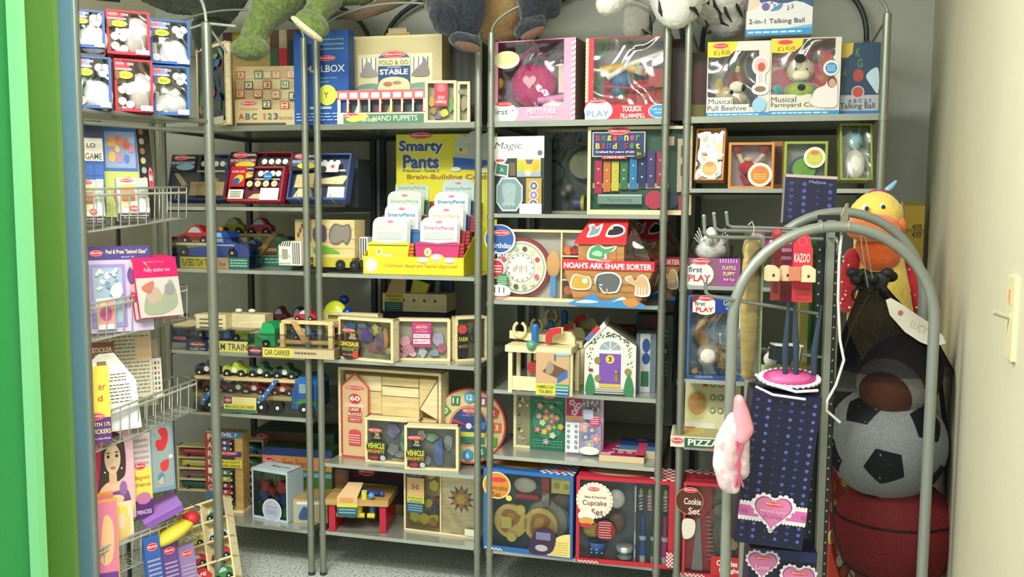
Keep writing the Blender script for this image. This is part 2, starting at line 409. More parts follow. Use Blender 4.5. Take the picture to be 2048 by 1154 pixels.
def wbox(name, sp, label, cat, D, b, cf, cs=None, ci='3c4450', rec=None, wall=.003, art=None, inside=None, fm=None, ct=None, group=None, tart=None, sart=None, shellname='carton', lart=None, film_on=True):
    W, H = sp.W, sp.H; t = thing(name, sp, label, cat, group)
    bl, br, bb, bt = [q if q < .2 else q for q in b]; rec = rec or D*.6
    mb = MB(); shell(mb, W, H, D, bl, br, bb, bt, cf, cs or cf, ci, rec, wall, ct)
    if tart: tart(topface(mb, W, D, H))
    if sart: sart(rside(mb, W, D, H))
    if lart: lart(lside(mb, W, D, H))
    if art: art(front(mb, W, H))
    mb.build(shellname, t)
    if inside: inside(t, W, H, .004, rec)
    if film_on:
        m = MB(); nx, nz = 10, 10; rn = random.Random(len(label)); vs = []
        x0, x1, z0, z1 = -W/2+bl*.7+.001, W/2-br*.7-.001, bb*.7+.001, H-bt*.7-.001
        for j in range(nz+1):
            for i in range(nx+1):
                edge = i in (0, nx) or j in (0, nz)
                vs.append((x0+(x1-x0)*i/nx, .0020 + (0 if edge else rn.uniform(0, .0022)), z0+(z1-z0)*j/nz))
        m.add(vs, [(j*(nx+1)+i, j*(nx+1)+i+1, (j+1)*(nx+1)+i+1, (j+1)*(nx+1)+i) for j in range(nz) for i in range(nx)], fm or FILM, True)
        m.build('window', t)
    return t
def place(mb, name, t): return mb.build(name, t)
def cap(mb, t, name='contents'): return mb.build(name, t)
CLEAR = film('clear_plastic', refl=.015, rough=.05, wrinkle=.3)
# ================================================================ rack on the left with wire pockets
B0 = BAY[0]
t = empty('shelf_rack', (B0['L'].x, B0['L'].y, 0), (0, 0, B0['a']), 'grey metal rack at the far left carrying wire pockets of books', 'shelf rack')
W0, D0 = B0['W'], .30
for x in (0, W0):
    m = MB(); m.cyl((x, 0, 0), (x, 0, 2.035), .0175, STEEL, 18); m.cyl((x, 0, 2.035), (x, 0, 2.041), .0175, STEEL, 18, .008); m.build('post', t)
for x in (.02, W0-.02):
    m = MB(); m.cyl((x, D0, 0), (x, D0, 2.0), .011, STEEL, 14); m.build('post', t)
m = MB(); m.box((.0, W0), (.0, D0), (S1-.004, S1), SHELF); m.cyl((.0, -.004, S1-.008), (W0, -.004, S1-.008), .009, STEEL); m.build('shelf', t)
m = MB(); m.cyl((.0, .0, S1-.045), (W0, .0, S1-.045), .006, STEEL); m.build('rail', t)
for x in (.11, .30):
    m = MB(); m.box((x-.006, x+.006), (D0-.02, D0-.01), (0, S1-.02), DSTEEL); m.build('upright', t)
m = MB(); m.tube([(W0/2-W0/2*math.cos(math.pi*i/20), 0, 2.04+.17*math.sin(math.pi*i/20)**.9) for i in range(21)], .0055, WIRE); m.build('arch', t)
m = MB(); m.cyl((W0, 0, 2.035), (W0+.045, -.10, 2.022), .005, WIRE); m.build('arm', t)
m = MB(); m.cyl((W0, 0, 2.035), (W0+.10, .02, 1.95), .0045, WIRE); m.build('arm', t)
m = MB(); m.cyl((W0, 0, 2.035), (W0-.09, .28, 1.97), .004, WIRE); m.build('arm', t)
n0 = Vector((B0['n'].x, B0['n'].y, 0))
def basket(label, xl, ytl, ybl, xr, ytr, ybr, d=.02, dep=.11, k=13, rail=.02):
    P = lambda x, y: hitplane(x, y, B0['L'] + B0['n']*d, B0['n'])
    tl, bl, tr, br_ = P(xl, ytl), P(xl, ybl), P(xr, ytr), P(xr, ybr)
    t = empty('wire_basket', bl, (0, 0, 0), label, 'wire basket', 'wire pockets on the far left rack'); L = lambda v: v - bl
    dn = n0*dep
    m = MB()
    m.tube([L(tl), L(tr), L(tr+dn*1.0), L(tl+dn), L(tl)], .0040, WIRE, 8)
    up = (bl - tl)*.14; m.tube([L(tl+up), L(tr+up)], .0040, WIRE, 8)
    m.tube([L(bl), L(br_), L(br_+dn), L(bl+dn), L(bl)], .003, WIRE, 8)
    m.build('rim', t)
    m = MB()
    for i in range(k+1):
        f = i/k; a = L(tl.lerp(tr, f)); b = L(bl.lerp(br_, f)); m.tube([a, b, b+dn, a+dn], .0021, WIRE, 6)
    for i in range(1, 6):
        m.tube([L(bl+dn*i/6), L(br_+dn*i/6)], .0014, WIRE, 6)
    o = m.build('grid', t); o['kind'] = 'stuff'
    return t
basket('top wire pocket of the far left rack, holding games', 150, 379, 468, 373, 374, 437)
basket('second wire pocket down on the far left rack, holding purple and pink packs', 160, 612, 688, 374, 571, 640)
basket('third wire pocket down on the far left rack, holding sticker pads', 165, 842, 915, 393, 758, 820)
basket('lowest wire pocket of the far left rack, with purple book on it', 170, 1110, 1175, 400, 1015, 1075)
# ---- boxes on top of the left rack
def bankbox(x0, x1, yt, yb, z, c, kind, label, d=.004):
    sp = spot(0, x0, x1, yt, yb, z=z, d=d, yaw=-28)
    lime = 'c6d83c' if kind != 'cup' else 'f0d838'
    def art(a):
        a.rect(.0, .60, .52, .94, '241c22'); a.rect(0, .78, .40, .94, {'cup': 'd8203c'}.get(kind, '8a90c8'))
        a.logo(.15, .90, .24, .085); a.text('DECORATE-YOUR-OWN', .24, .80, .42, .045, 'ffffff'); a.text('ooo', .42, .90, .16, .05, 'f0e8d0')
        a.ell(.28, .69, .20, .075, lime); a.text('BANK', .30, .69, .2, .05, '5a7a20')
        a.blob([(.02,.62),(.10,.60),(.14,.70),(.09,.78),(.02,.76)], {'cup': '9a6040'}.get(kind, '6a5aa0'))
        a.rect(.66, .02, .97, .12, 'fbfbf8')
    def ins(t, W, H, y0, y1):
        m = MB()
        if kind == 'cup':
            m.lathe([(0,.0),(.03,.0),(.04,.055),(.046,.06),(.048,.075),(.036,.095),(.02,.11),(0,.118)], 'f4f0ee', (W*.20, y1*.55, H*.06), 20)
        elif kind == 'bottle':
            m.sph((W*.02, y1*.55, H*.24), (.052,.03,.035), 'f6f6f4'); m.cyl((W*.05, y1*.5, H*.40), (W*.22, y1*.5, H*.52), .022, 'f0f0ee', 14, .014)
        else:
            m.sph((W*.12, y1*.55, H*.28), (.044,.03,.045), 'fafafa'); m.sph((W*.26, y1*.45, H*.16), (.028,.022,.03), 'f6f6f6'); m.sph((-W*.02, y1*.5, H*.45), (.02,.015,.02), 'fafafa')
        m.build('toy', t)
        for i, (u, v, cc) in enumerate(((-.30,.42,'e8e0b0'),(-.12,.40,'d8b8c0'),(-.3,.2,'a8b0b8'),(-.1,.14,'e8a0a8')) if kind == 'cup' else ((.16,.80,'9aa8b4'),(.34,.80,'b4c0c8'),(.26,.70,'8898a4'),(-.34,.15,'e8e4c0'))):
            m = MB(); m.cyl((W*u, y1*.5, H*v), (W*u, y1*.2, H*v), .012, cc, 12); m.cyl((W*u, y1*.2, H*v), (W*u, y1*.15, H*v), .0125, 'f0f4f4', 12); m.build('paint_pot', t)
        m = MB(); m.box((-W*.46, -W*.3), (y1*.6, y1*.62), (H*.06, H*.5), 'f2eed8'); a = Art(m, (-W*.46, y1*.6, H*.06), (1,0,0), (0,0,1), W*.16, H*.44); a.lines(.1,.1,.9,.9,7,'5a5a50',3); m.build('sticker_sheet', t)
    return wbox('craft_kit_box', sp, label, 'toy box', .13, (.008,.008,.009,.006), c, None, {'cup': '8e2838'}.get(kind, '49587c'), .075, art=art, inside=ins, fm=FILMW, group='paint-your-own kit boxes on the far left rack')
z2 = S1
r1 = [bankbox(152,223,113,213,z2,'3c5aa0','bank','blue window box of craft kit, leftmost in the bottom row of the left rack top'),
      bankbox(229,306,119,217,z2,'c8203c','cup','red window box of craft kit standing in the bottom row between two blue ones', .0),
      bankbox(306,379,132,226,z2,'2c66b0','bottle','blue window box of bottle craft kit at the bottom right of the pile')]
def on(o, h): return o.location.z + h
bankbox(146,210,20,112,S1+.182,'3c5aa0','bank','blue window box of craft kit at top left of the pile on the left rack')
bankbox(213,300,22,120,S1+.176,'c8203c','cup','red window box of craft kit in the upper row between two blue ones')
bankbox(300,380,40,135,S1+.166,'2c62ac','bank','blue window box of craft kit at the upper right of the pile')
pbox('toy_box', spot(0, 148, 244, -40, 19, z=S1+.355, d=.05, yaw=-28), 'dark navy box lying on top of the craft kit pile at the upper left corner', 'toy box', .10, '1f3358', lambda a: a.rect(.6,.5,.9,.9,'c8d0d8'))
# ---- first pocket
def g1(a):
    a.rect(0,.82,1,1,'3a3f5c'); a.rect(0,.56,1,.81,'e6ded0'); a.text('MY GAME', .50,.61,.9,.07,'4a443e'); a.text('A  LO', .45,.73,.6,.05,'3c3c44')
    a.rect(0,0,1,.55,'27509a')
    for i in range(3):
        for j in range(4): a.rect(.03+.33*i,.02+.13*j,.32+.33*i,.13+.13*j,'2f62b4'); a.l -= 1
    a.l += 1; a.rect(.7,.3,.95,.36,'c8d4e0'); a.rect(.72,.15,.96,.24,'d8dee4')
    a.poly([(0,0),(.58,0),(.58,.18),(.46,.30),(.12,.30),(0,.26)],'d01c28'); a.text('GREAT',.28,.25,.42,.04,'ffffff'); a.text('FOR',.28,.18,.26,.04,'ffffff'); a.text('TRAVEL!',.30,.11,.46,.04,'ffffff')
pbox('game_box', spot(0, 150, 210, 245, 430, d=.10, yaw=-22, lean=8), 'blue travel game box reading GREAT FOR TRAVEL in the top wire pocket', 'game box', .02, '27509a', g1)
def g2(a):
    a.rect(0,.5,1,1,'3a64a8'); a.rect(.12,.54,.95,.94,'8c9cc8')
    for i,(u,v,r,c) in enumerate(((.3,.82,.1,'e0a040'),(.5,.84,.09,'d87048'),(.7,.8,.1,'c86040'),(.3,.66,.1,'e0b050'),(.5,.66,.11,'b088a8'),(.7,.64,.08,'4a78b8'),(.45,.75,.07,'e8c060'),(.85,.75,.07,'d87890'))): a.ell(u,v,r,r*.6,c)
    a.rect(0,0,1,.5,'b8c060'); a.blob([(.30,.30),(.42,.42),(.55,.36),(.6,.2),(.4,.14),(.28,.2)],'a85030'); a.blob([(.62,.4),(.75,.44),(.85,.36),(.82,.2),(.66,.22)],'38808a'); a.blob([(.9,.35),(.98,.3),(.96,.16),(.88,.2)],'c87038')
pbox('puzzle_box', spot(0, 206, 279, 256, 440, d=.09, yaw=-22, lean=8), 'puzzle box with blue upper and yellow-green lower half in the top wire pocket', 'puzzle box', .02, '2c4c80', g2, side='3a4a40')
def g3(a):
    a.rect(0,0,1,1,'2e2a2a'); a.rect(.04,.05,.16,.97,'d8d8d0')
    for i,c in enumerate(('c07058','c8c0b0','b87868','d8d090','a8b8c0','c0a868','6888b0','e0d8c0','d88070')): a.ell(.45,.93-.105*i,.16,.035,c)
    a.logo(.82,.42,.28,.26)
pbox('game_box', spot(0, 279, 311, 255, 440, d=.085, yaw=-10, lean=8), 'narrow black game box with pictures down its spine and red oval logo', 'game box', .03, '2e2a2a', g3)
for i, (x0, x1, yt, yb) in enumerate(((162, 211, 366, 455), (236, 300, 362, 447))):
    def ga(a):
        a.rect(0,0,1,.16,'2c2628'); a.text('Magic floor puzzle',.5,.11,.9,.05,'e8e4e0'); a.text('Guess & play',.5,.05,.7,.04,'c8c4c0')
        a.rect(.05,.18,.62,.98,'f4eedc'); a.logo(.33,.93,.46,.1); a.rect(.08,.74,.6,.84,'ecd860'); a.rect(.14,.45,.56,.72,'c88a60'); a.rect(.16,.3,.4,.44,'e8dc9c'); a.ell(.5,.27,.15,.07,'d85058'); a.text('NEW',.5,.27,.2,.04,'ffffff')
        a.poly([(.66,.18),(.98,.18),(.66,.8)],'cfd6d2')
    pbox('game_pack', spot(0, x0, x1, yt, yb, d=.05, yaw=-20, lean=10), ('small white and yellow game pack at the left in the top wire pocket', 'small white and yellow game pack in the middle of the top wire pocket')[i], 'game', .03, 'b8bcb8', ga, group='small packs in the top wire pocket')
# ---- second pocket
def sg(a):
    a.rect(0,0,1,1,'c4b8d8'); a.rect(0,.84,1,1,'4c3a84'); a.logo(.19,.92,.20,.075); a.text('Peel & Press "Stained Glass"',.64,.935,.62,.05,'f4ecc0'); a.text('MOSAIC SET',.66,.87,.2,.02,'c8bce0')
    a.rect(.07,.06,.60,.79,'9a88c4'); a.rect(.12,.11,.55,.75,'9fb2c4')
    rn = random.Random(3)
    for i in range(22): a.ell(.16+rn.random()*.34,.4+rn.random()*.32,.05,.022,rn.choice(('c8d4d8','7890a8','a8bcd0','e0e4e0')),10,rn.random()*180)
    a.blob([(.36,.5),(.5,.58),(.54,.45),(.42,.38)],'e4e8e8'); a.rect(.14,.04,.42,.40,'d8dce4'); a.rect(.16,.10,.40,.37,'e49a90'); a.ell(.28,.22,.09,.09,'c05888'); a.ell(.25,.32,.06,.03,'e8c060')
    a.ell(.74,.66,.12,.11,'6a3c80'); a.ell(.80,.69,.04,.08,'b890c0'); a.blob([(.66,.78),(.9,.8),(.96,.6),(.88,.56)],'a8b8a0'); a.ell(.92,.72,.05,.05,'b84858'); a.ell(.75,.5,.1,.06,'d898a0'); a.ell(.7,.4,.07,.05,'a83848'); a.ell(.85,.4,.07,.07,'587860')
pbox('craft_pack', spot(0, 172, 306, 497, 668, d=.07, yaw=-20, lean=6), 'purple stained glass craft pack standing in the second wire pocket', 'craft pack', .03, '4c3a84', sg, side='6a5a98')
for i, x in enumerate((262, 271, 280)):
    def pp(a):
        a.rect(0,0,1,1,'c8c0b8'); a.rect(0,.66,1,1,'c81860'); a.text('Melissa & Doug',.5,.92,.4,.04,'f080a8'); a.text('Puffy sticker set',.52,.78,.6,.08,'f0b8c8'); a.blob([(.1,.1),(.3,.5),(.5,.3),(.8,.62),(.9,.2),(.5,.04)],'98a088'); a.blob([(.2,.35),(.45,.5),(.55,.3),(.3,.22)],'b8a090'); a.ell(.75,.45,.12,.1,'8a8a90'); a.blob([(.1,.5),(.4,.6),(.3,.4)],'c07060')
    pbox('sticker_pad', spot(0, x, x+86, 521+2*i, 648-3*i, d=.035-.028*i, yaw=-8, lean=14), ('pink-topped sticker pad at the back of the three in the wire pocket', 'pink-topped sticker pad in the middle of the three in the wire pocket', 'pink-topped sticker pad in front of the three in the wire pocket')[i], 'sticker pad', .012, 'e0206c', pp, group='pink-topped pads in the second wire pocket')
# ---- third pocket
def b1(a): a.rect(.0,.55,1,1,'7a4430'); a.text('STICKER',.5,.86,.8,.09,'ecdcd0'); a.text('HOUSE',.5,.74,.6,.08,'ecdcd0'); a.rect(.3,.5,.7,.66,'b87840'); a.rect(.36,.52,.5,.62,'3c2840')
pbox('sticker_book', spot(0, 182, 232, 692, 800, d=.12, yaw=-25, lean=8), 'brown and orange sticker book behind the white one in the third wire pocket', 'book', .01, 'b06838', b1)
def b2(a): a.rect(0,0,1,1,'d0ccb4'); a.lines(.05,.05,.95,.95,16,'8a8470',5); a.rect(.6,.55,.95,.9,'dcbc98')
pbox('sticker_pad', spot(0, 222, 305, 668, 800, d=.16, yaw=-25, lean=6), 'beige pad of small pictures standing at the back of the third wire pocket', 'sticker pad', .01, 'd0ccb4', b2)
sp = spot(0, 186, 282, 722, 872, d=.05, yaw=-14, lean=16)
mb = MB(); W, H = sp.W, sp.H
mb.prism([(-W*.5,0),(W*.5,0),(W*.5,H*.62),(W*.10,H),(-W*.22,H),(-W*.5,H*.86)], 0, .008, 'f4f2ea')
a = front(mb, W, H); a.rect(.22,.78,.42,.90,'a08050'); a.rect(.25,.80,.31,.85,'f0e8d0'); a.rect(.33,.80,.39,.85,'f0e8d0'); a.lines(.15,.34,.86,.60,6,'606058',8,.3); a.lines(.15,.62,.8,.74,3,'70584a',9,.3); a.rect(.1,.02,.95,.28,'dfe4ea')
single(mb, 'sticker_pad', sp, 'white house-shaped reusable sticker pad in the third wire pocket', 'sticker pad')
def b4(a):
    a.rect(0,.34,1,1,'f0d850'); a.text('er',.7,.72,.3,.07,'c05030'); a.text('d',.6,.58,.2,.08,'c03828'); a.rect(0,0,1,.33,'5a2c70'); a.logo(.4,.35,.7,.10); a.text('WITH 175',.55,.24,.8,.05,'f0dca0'); a.text('STICKERS',.55,.15,.85,.06,'f0dca0'); a.text('make a face sheets',.55,.06,.8,.03,'e0c8e8')
pbox('sticker_book', spot(0, 172, 222, 742, 892, d=.02, yaw=-25, lean=8), 'yellow book with purple lower band at the left in the third wire pocket', 'book', .01, 'f0d850', b4)
def b5(a): a.rect(0,0,1,1,'e0e0d8'); 
def b5(a):
    a.rect(0,0,1,1,'e4e2dc'); rn = random.Random(2)
    for i in range(8):
        for j in range(7): a.rect(.06+i*.115,.06+j*.13,.06+i*.115+.07,.06+j*.13+.08,rn.choice(('a83838','607060','c8b860','9a9aa0','c87858','70706a','d8d4c8'))); a.l -= 1
pbox('sticker_card', spot(0, 266, 325, 722, 800, d=.14, yaw=-20, lean=5), 'white card of rows of tiny coloured stickers in the third wire pocket', 'sticker card', .006, 'e4e2dc', b5)
pbox('activity_book', spot(0, 262, 322, 682, 815, d=.19, yaw=-20, lean=5), 'beige and grey-blue activity book behind the card of tiny stickers', 'book', .012, '8a98b0', lambda a: a.rect(.2,.72,.95,.98,'c8a888').rect(.1,.0,.9,.12,'e8dcb8'))
# ---- lowest pocket
def doll(a):
    a.rect(0,0,1,1,'c02858'); a.rect(.55,0,1,1,'e8b8c8'); a.blob([(.15,.30),(.22,.62),(.30,.88),(.52,.97),(.78,.86),(.80,.52),(.62,.42)],'43302c')
    a.blob([(.05,.02),(.12,.30),(.34,.42),(.62,.42),(.85,.34),(.95,.05)],'ecc8a8'); a.poly([(.40,.40),(.58,.40),(.58,.58),(.40,.58)],'e4b898'); a.ell(.50,.68,.19,.17,'f0cfb0'); a.blob([(.28,.72),(.36,.90),(.55,.93),(.72,.84),(.70,.74),(.5,.86)],'4a342e')
    for u in (.40,.60): a.ell(u,.70,.035,.018,'3a2a28'); a.ell(u,.74,.05,.006,'4a342e')
    a.ell(.50,.575,.06,.014,'d07080'); a.blob([(.2,.18),(.4,.30),(.62,.32),(.84,.30),(.86,.04),(.3,.0)],'7c4a90'); a.ell(.72,.34,.09,.08,'9a68a8'); a.ell(.45,.22,.28,.06,'f0cfb0',rot=8)
    for u,v in ((.30,.54),(.70,.56)): a.circ(u,v,.022,'e8e8f0')
pbox('activity_book', spot(0, 185, 270, 862, 1045, d=.09, yaw=-18, lean=4), 'activity book showing a dark-haired girl in a purple dress at the lower left', 'book', .012, 'c02858', doll)
def b6(a): a.rect(0,0,1,1,'d8c8c8'); a.lines(.1,.55,.9,.95,6,'b09aa0',5); a.rect(0,.22,1,.6,'ecdc60'); a.logo(.4,.62,.6,.09); a.text('Magnetic',.5,.48,.8,.06,'d89030'); a.text('dress-up',.5,.4,.8,.06,'c88050'); a.rect(0,0,1,.22,'5a2c70'); a.ell(.5,.24,.4,.07,'c878a8'); a.text('PRINCESS',.5,.08,.8,.05,'e8d8f0')
pbox('activity_book', spot(0, 268, 305, 872, 1040, d=.07, yaw=-18, lean=4), 'narrow yellow, white and purple strip of book beside the dark-haired girl', 'book', .012, 'ecdc60', b6)
def b7(a):
    a.rect(0,0,1,1,'7f99b4'); a.rect(.08,.06,.92,.95,'98a8a8'); a.blob([(.35,.92),(.7,.93),(.78,.78),(.6,.62),(.3,.62),(.25,.76),(.5,.78)],'d83040'); a.blob([(.4,.42),(.75,.46),(.7,.32),(.45,.3)],'d83a44'); a.circ(.85,.5,.09,'e4dcd8'); a.ell(.4,.2,.15,.08,'6088b0'); a.blob([(.25,.15),(.5,.22),(.45,.1)],'c8b8a0')
pbox('magnet_set', spot(0, 303, 350, 852, 985, d=.06, yaw=-14, lean=4), 'grey-blue pack with a red toy shape at the lower left, beside the books', 'toy pack', .012, '7f99b4', b7)
def b8(a): a.rect(0,0,1,1,'ecd8b0'); a.blob([(.1,.2),(.3,.8),(.6,.9),(.9,.5),(.7,.1)],'f0c880'); a.ell(.55,.6,.2,.25,'f0cfb0'); a.blob([(.3,.6),(.5,.9),(.8,.85),(.75,.6),(.6,.75)],'ecd060')
pbox('activity_book', spot(0, 212, 268, 1010, 1090, d=.05, yaw=-18, lean=4), 'cream book with a blond cartoon girl under the dark-haired girl', 'book', .01, 'ecd8b0', b8)
for i in range(3):
    pbox('activity_book', spot(0, 176+8*i, 222+8*i, 990+12*i, 1180, d=.08-.03*i, yaw=-30, lean=10), ('pink book at the back of three leaning in the bottom left corner', 'orange-edged pink book in the middle of three leaning in the bottom left corner', 'purple-footed pink book in front of three leaning in the bottom left corner')[i], 'book', .012, ('d85890','e09030','e8a030')[i],
        lambda a: a.rect(.04,.02,.96,.97,'d87898').blob([(.2,.3),(.4,.8),(.8,.7),(.7,.3)],'e8b888').rect(.05,.02,.95,.16,'6a3488'), group='pink books leaning in the bottom left corner')
sp = spot(0, 292, 372, 1000, 1060, d=.02, yaw=-25)
mb = MB(); mb.box((-.5*sp.W, .5*sp.W), (0, .16), (0, .022), '8a58b8'); mb.box((-.5*sp.W-.002, .5*sp.W+.002), (-.002, .165), (.022, .025), 'a878d0')
o = single(mb, 'activity_book', sp, 'thick purple book lying across the lowest wire pocket', 'book'); o.rotation_euler = (0, math.radians(-22), sp.rot[2]); o.location.z += .035
sp = spot(0, 300, 410, 1030, 1095, d=.0, yaw=-15)
mb = MB(); mb.sph((0, .05, .04), (.085, .05, .026), 'e4d040', rot=Matrix.Rotation(math.radians(-25), 3, 'Y')); mb.sph((.065, .05, .075), (.03, .035, .025), 'c02c30')
single(mb, 'toy_pack', sp, 'yellow and red plastic toy lying in the lowest wire pocket', 'toy')
for i in range(3):
    sp = spot(0, 298+34*i, 330+34*i, 1085+8*i, 1190, d=-.02, yaw=-8, lean=12)
    pbox('craft_pack', sp, ('blue craft pack hanging under the lowest wire pocket', 'purple and pink craft pack under the lowest wire pocket', 'pale purple craft pack under the lowest pocket, next to the wooden tray')[i], 'craft pack', .02, ('3462b0','6a4890','9a80b8')[i], lambda a: a.logo(.5,.8,.7,.15).lines(.1,.1,.9,.6,6,'b8a8c8',3), group='packs under the lowest wire pocket')
# ================================================================ toys made of wood
TYRE = mat('1c1d20', .5); HUB = mat('e8e4d8', .5)
def wheel(t, x, y, z, r, w=.014, hub='e8e4d8', name='wheel'):
    m = MB(); m.cyl((x, y, z), (x, y+w, z), r, TYRE, 18); m.cyl((x, y-.002, z), (x, y+.001, z), r*.28, hub, 10); m.build(name, t)
CAR = [(-.5,.14),(-.5,.30),(-.46,.46),(-.30,.55),(-.16,.86),(.0,1.0),(.16,.92),(.30,.62),(.46,.50),(.5,.34),(.5,.14)]
def car_body(t, cx, y0, z0, L, h, dp, c, name='car_body', flip=False, racer=False, win='a8c4cc'):
    m = MB(); s = -1 if flip else 1
    prof = CAR if not racer else [(-.5,.2),(-.48,.5),(-.38,.62),(-.28,.5),(-.1,.55),(.02,.85),(.14,.8),(.2,.55),(.5,.36),(.5,.2)]
    pts = [(cx+s*x*L, z0+z*h) for x, z in prof]
    if flip: pts = pts[::-1]
    m.prism(pts[::-1], y0, y0+dp, c)
    if not racer:
        wn = [(cx+s*x*L, z0+z*h) for x, z in ((-.22,.58),(-.12,.82),(.0,.9),(.13,.82),(.22,.58))]
        if flip: wn = wn[::-1]
        m.add([(x, y0-.0006, z) for x, z in wn], [tuple(range(5))], win)
    else: m.cyl((cx, y0-.0006, z0+h*.38), (cx, y0+.001, z0+h*.38), h*.16, 'f0ece0', 12)
    b = m.build(name, t)
    for sx in (-.29, .29): wheel(b, cx+sx*L, y0-.003, z0+h*.16, h*.25, dp*.4)
    return b
def label_strip(mb, x0, x1, z0, z1, y, segs):
    a = Art(mb, (x0, y, z0), (1,0,0), (0,0,1), x1-x0, z1-z0)
    for u0, u1, c, fn in segs: a.rect(u0, 0, u1, 1, c); fn and fn(a)
    return a
def tray(t, W, D, c=WOOD, h=.03, z=0, lab=None, name='base_card'):
    m = MB(); m.box((-W/2, W/2), (0, D), (z, z+h), c)
    if lab: lab(Art(m, (-W/2, 0, z), (1,0,0), (0,0,1), W, h))
    return m.build(name, t)
def hull(t, W, H, D, z=0, r=.0): 
    m = MB(); e = .0015
    m.box((-W/2-e, W/2+e), (-e, D+e), (z, z+H), CLEAR); return m.build('clear_cover', t)
# ================================================================ rack 1, top shelf
def easel(t, W, w='d8d8d0'):
    m = MB()
    for s in (-1, 1): m.tube([(s*W*.28, -.02, .02), (s*W*.28, -.022, .0), (s*W*.28, .06, .0), (s*W*.2, .05, .14)], .0022, WIRE, 6)
    return m.build('easel', t)
sp = spot(1, 393, 452, 90, 236, z=S1, d=.10, yaw=-34)
W, H = sp.W, sp.H
def pz(a):
    a.rect(.07,.14,.93,.97,'4a6a98'); rn = random.Random(4)
    for i in range(34): a.ell(.12+rn.random()*.76,.20+rn.random()*.7,.07+rn.random()*.06,.03+rn.random()*.035,rn.choice(('5a80b0','3c5c8c','6e9a78','3a7a58','b06858','c89878','7a6898','4a7aa8','345078')),9,rn.random()*180)
    a.rect(.07,.02,.30,.11,'a85838'); a.rect(.36,.02,.93,.11,'e8e4d4')
wbox('framed_puzzle', sp, 'wooden framed jigsaw puzzle in blues standing left of the alphabet blocks', 'puzzle', .022, (.012,.012,.018,.012), WOODL, WOODL, '4a6a98', .010, art=None, wall=.006, inside=lambda t, W, H, y0, y1: (lambda m: (pz(Art(m, (-W/2, y1-.0015, 0), (1,0,0), (0,0,1), W, H)), m.build('picture', t)))(MB()), shellname='frame')
def abc(a):
    a.rect(0,0,1,1,'cdb98c'); rn = random.Random(5)
    rows = [('A','r',.08,.86),('Y','g',.38,.86),(' ','w',.53,.86),('T','p',.68,.86),('S','p',.93,.86),('X','b',.22,.69),('3','r',.53,.69),('N','g',.83,.69),('E','r',.08,.55),('Q','r',.38,.55),('+','p',.68,.53),('J','b',.97,.5),('2','b',.53,.37),('=','r',.83,.35)]
    for i in range(7):
        for j in range(3): a.rect(.01+i*.15,.47+j*.165,.15+i*.15,.62+j*.165,('d6c498','c4ae80','dccb9e')[(i+j) % 3]); a.l -= 1
    a.l += 1
    for ch, c, u, v in rows:
        cc = {'r':'b84848','g':'3c7a58','b':'2c3c50','w':'c0ac80','p':'d08070'}[c]
        a.rect(u-.07,v-.065,u+.07,v+.065,cc); a.rect(u-.055,v-.05,u+.055,v+.05,'e2d4ac')
        if ch.strip(): a.text(ch,u,v,.07,.075,cc)
    a.rect(0,0,1,.28,'d2be8e'); a.rect(0,.28,.46,.44,'d2be8e'); a.logo(.24,.385,.28,.075); a.text('WOODEN',.23,.29,.3,.03,'a89468')
    a.text('A',.11,.17,.09,.10,'c04038'); a.text('B',.22,.17,.08,.10,'3c6888'); a.text('C',.33,.17,.09,.10,'3a7a50'); a.text('1',.50,.17,.035,.10,'c87868'); a.text('2',.59,.17,.07,.10,'3a7868'); a.text('3',.69,.17,.07,.10,'3c5890'); a.text('BLOCKS',.86,.14,.22,.04,'a08868'); a.rect(.03,.02,.86,.06,'4c4840')
pbox('alphabet_block_box', spot(1, 473, 592, 133, 238, z=S1, d=.06, yaw=6), 'wooden alphabet block set reading ABC 123 on the top shelf', 'toy box', .22, 'c8b488', abc, top='e0dccc')
def blk(a):
    a.rect(0,0,1,1,'5a4634'); a.rect(0,.6,.1,1,'7a3050'); a.rect(.12,.0,.62,1,'a89050'); a.rect(.14,.8,.5,.97,'c8b830'); a.rect(.62,.3,.72,.8,'385a40'); 
    for i,c in enumerate(('b8a888','c02838','28406a','c02838','c8a040')): a.rect(.74,.82-.18*i,.84,1-.18*i,c)
    a.text('o',.58,.42,.05,.1,'e8e0d0'); a.rect(.86,0,1,.9,'26323c')
pbox('toy_box', spot(1, 447, 600, 62, 200, z=S1+.001, d=.30, yaw=0), 'tall colourful construction toy box behind the alphabet blocks', 'toy box', .12, '5a4634', blk)
def mbx(a):
    a.rect(0,0,1,1,'2456a4')
    for i in range(3): a.rect(.45,.80+.05*i,.92,.815+.05*i,'7a9a98')
    a.logo(.60,.71,.36,.06); a.text('MAILBOX',.58,.60,.72,.075,'e8ecec'); a.text('WOODEN THREE',.6,.50,.4,.02,'8cb0d8'); a.text('20 PIECE',.5,.46,.3,.02,'8cb0d8')
    a.circ(.62,.32,.17,'d4dc58'); a.rect(.7,.285,1,.355,'d4dc58'); a.text('Y',.60,.32,.08,.06,'5a5a28')
    a.rect(.3,.17,.7,.2,'9abcd8'); a.lines(.05,.04,.95,.14,3,'9abce4',4,.4)
pbox('toy_mailbox', spot(1, 588, 697, 62, 238, z=S1, d=.05, yaw=0), 'blue toy mailbox box reading MAILBOX with a yellow key printed on it', 'toy box', .05, '2456a4', mbx, side='1c4484')
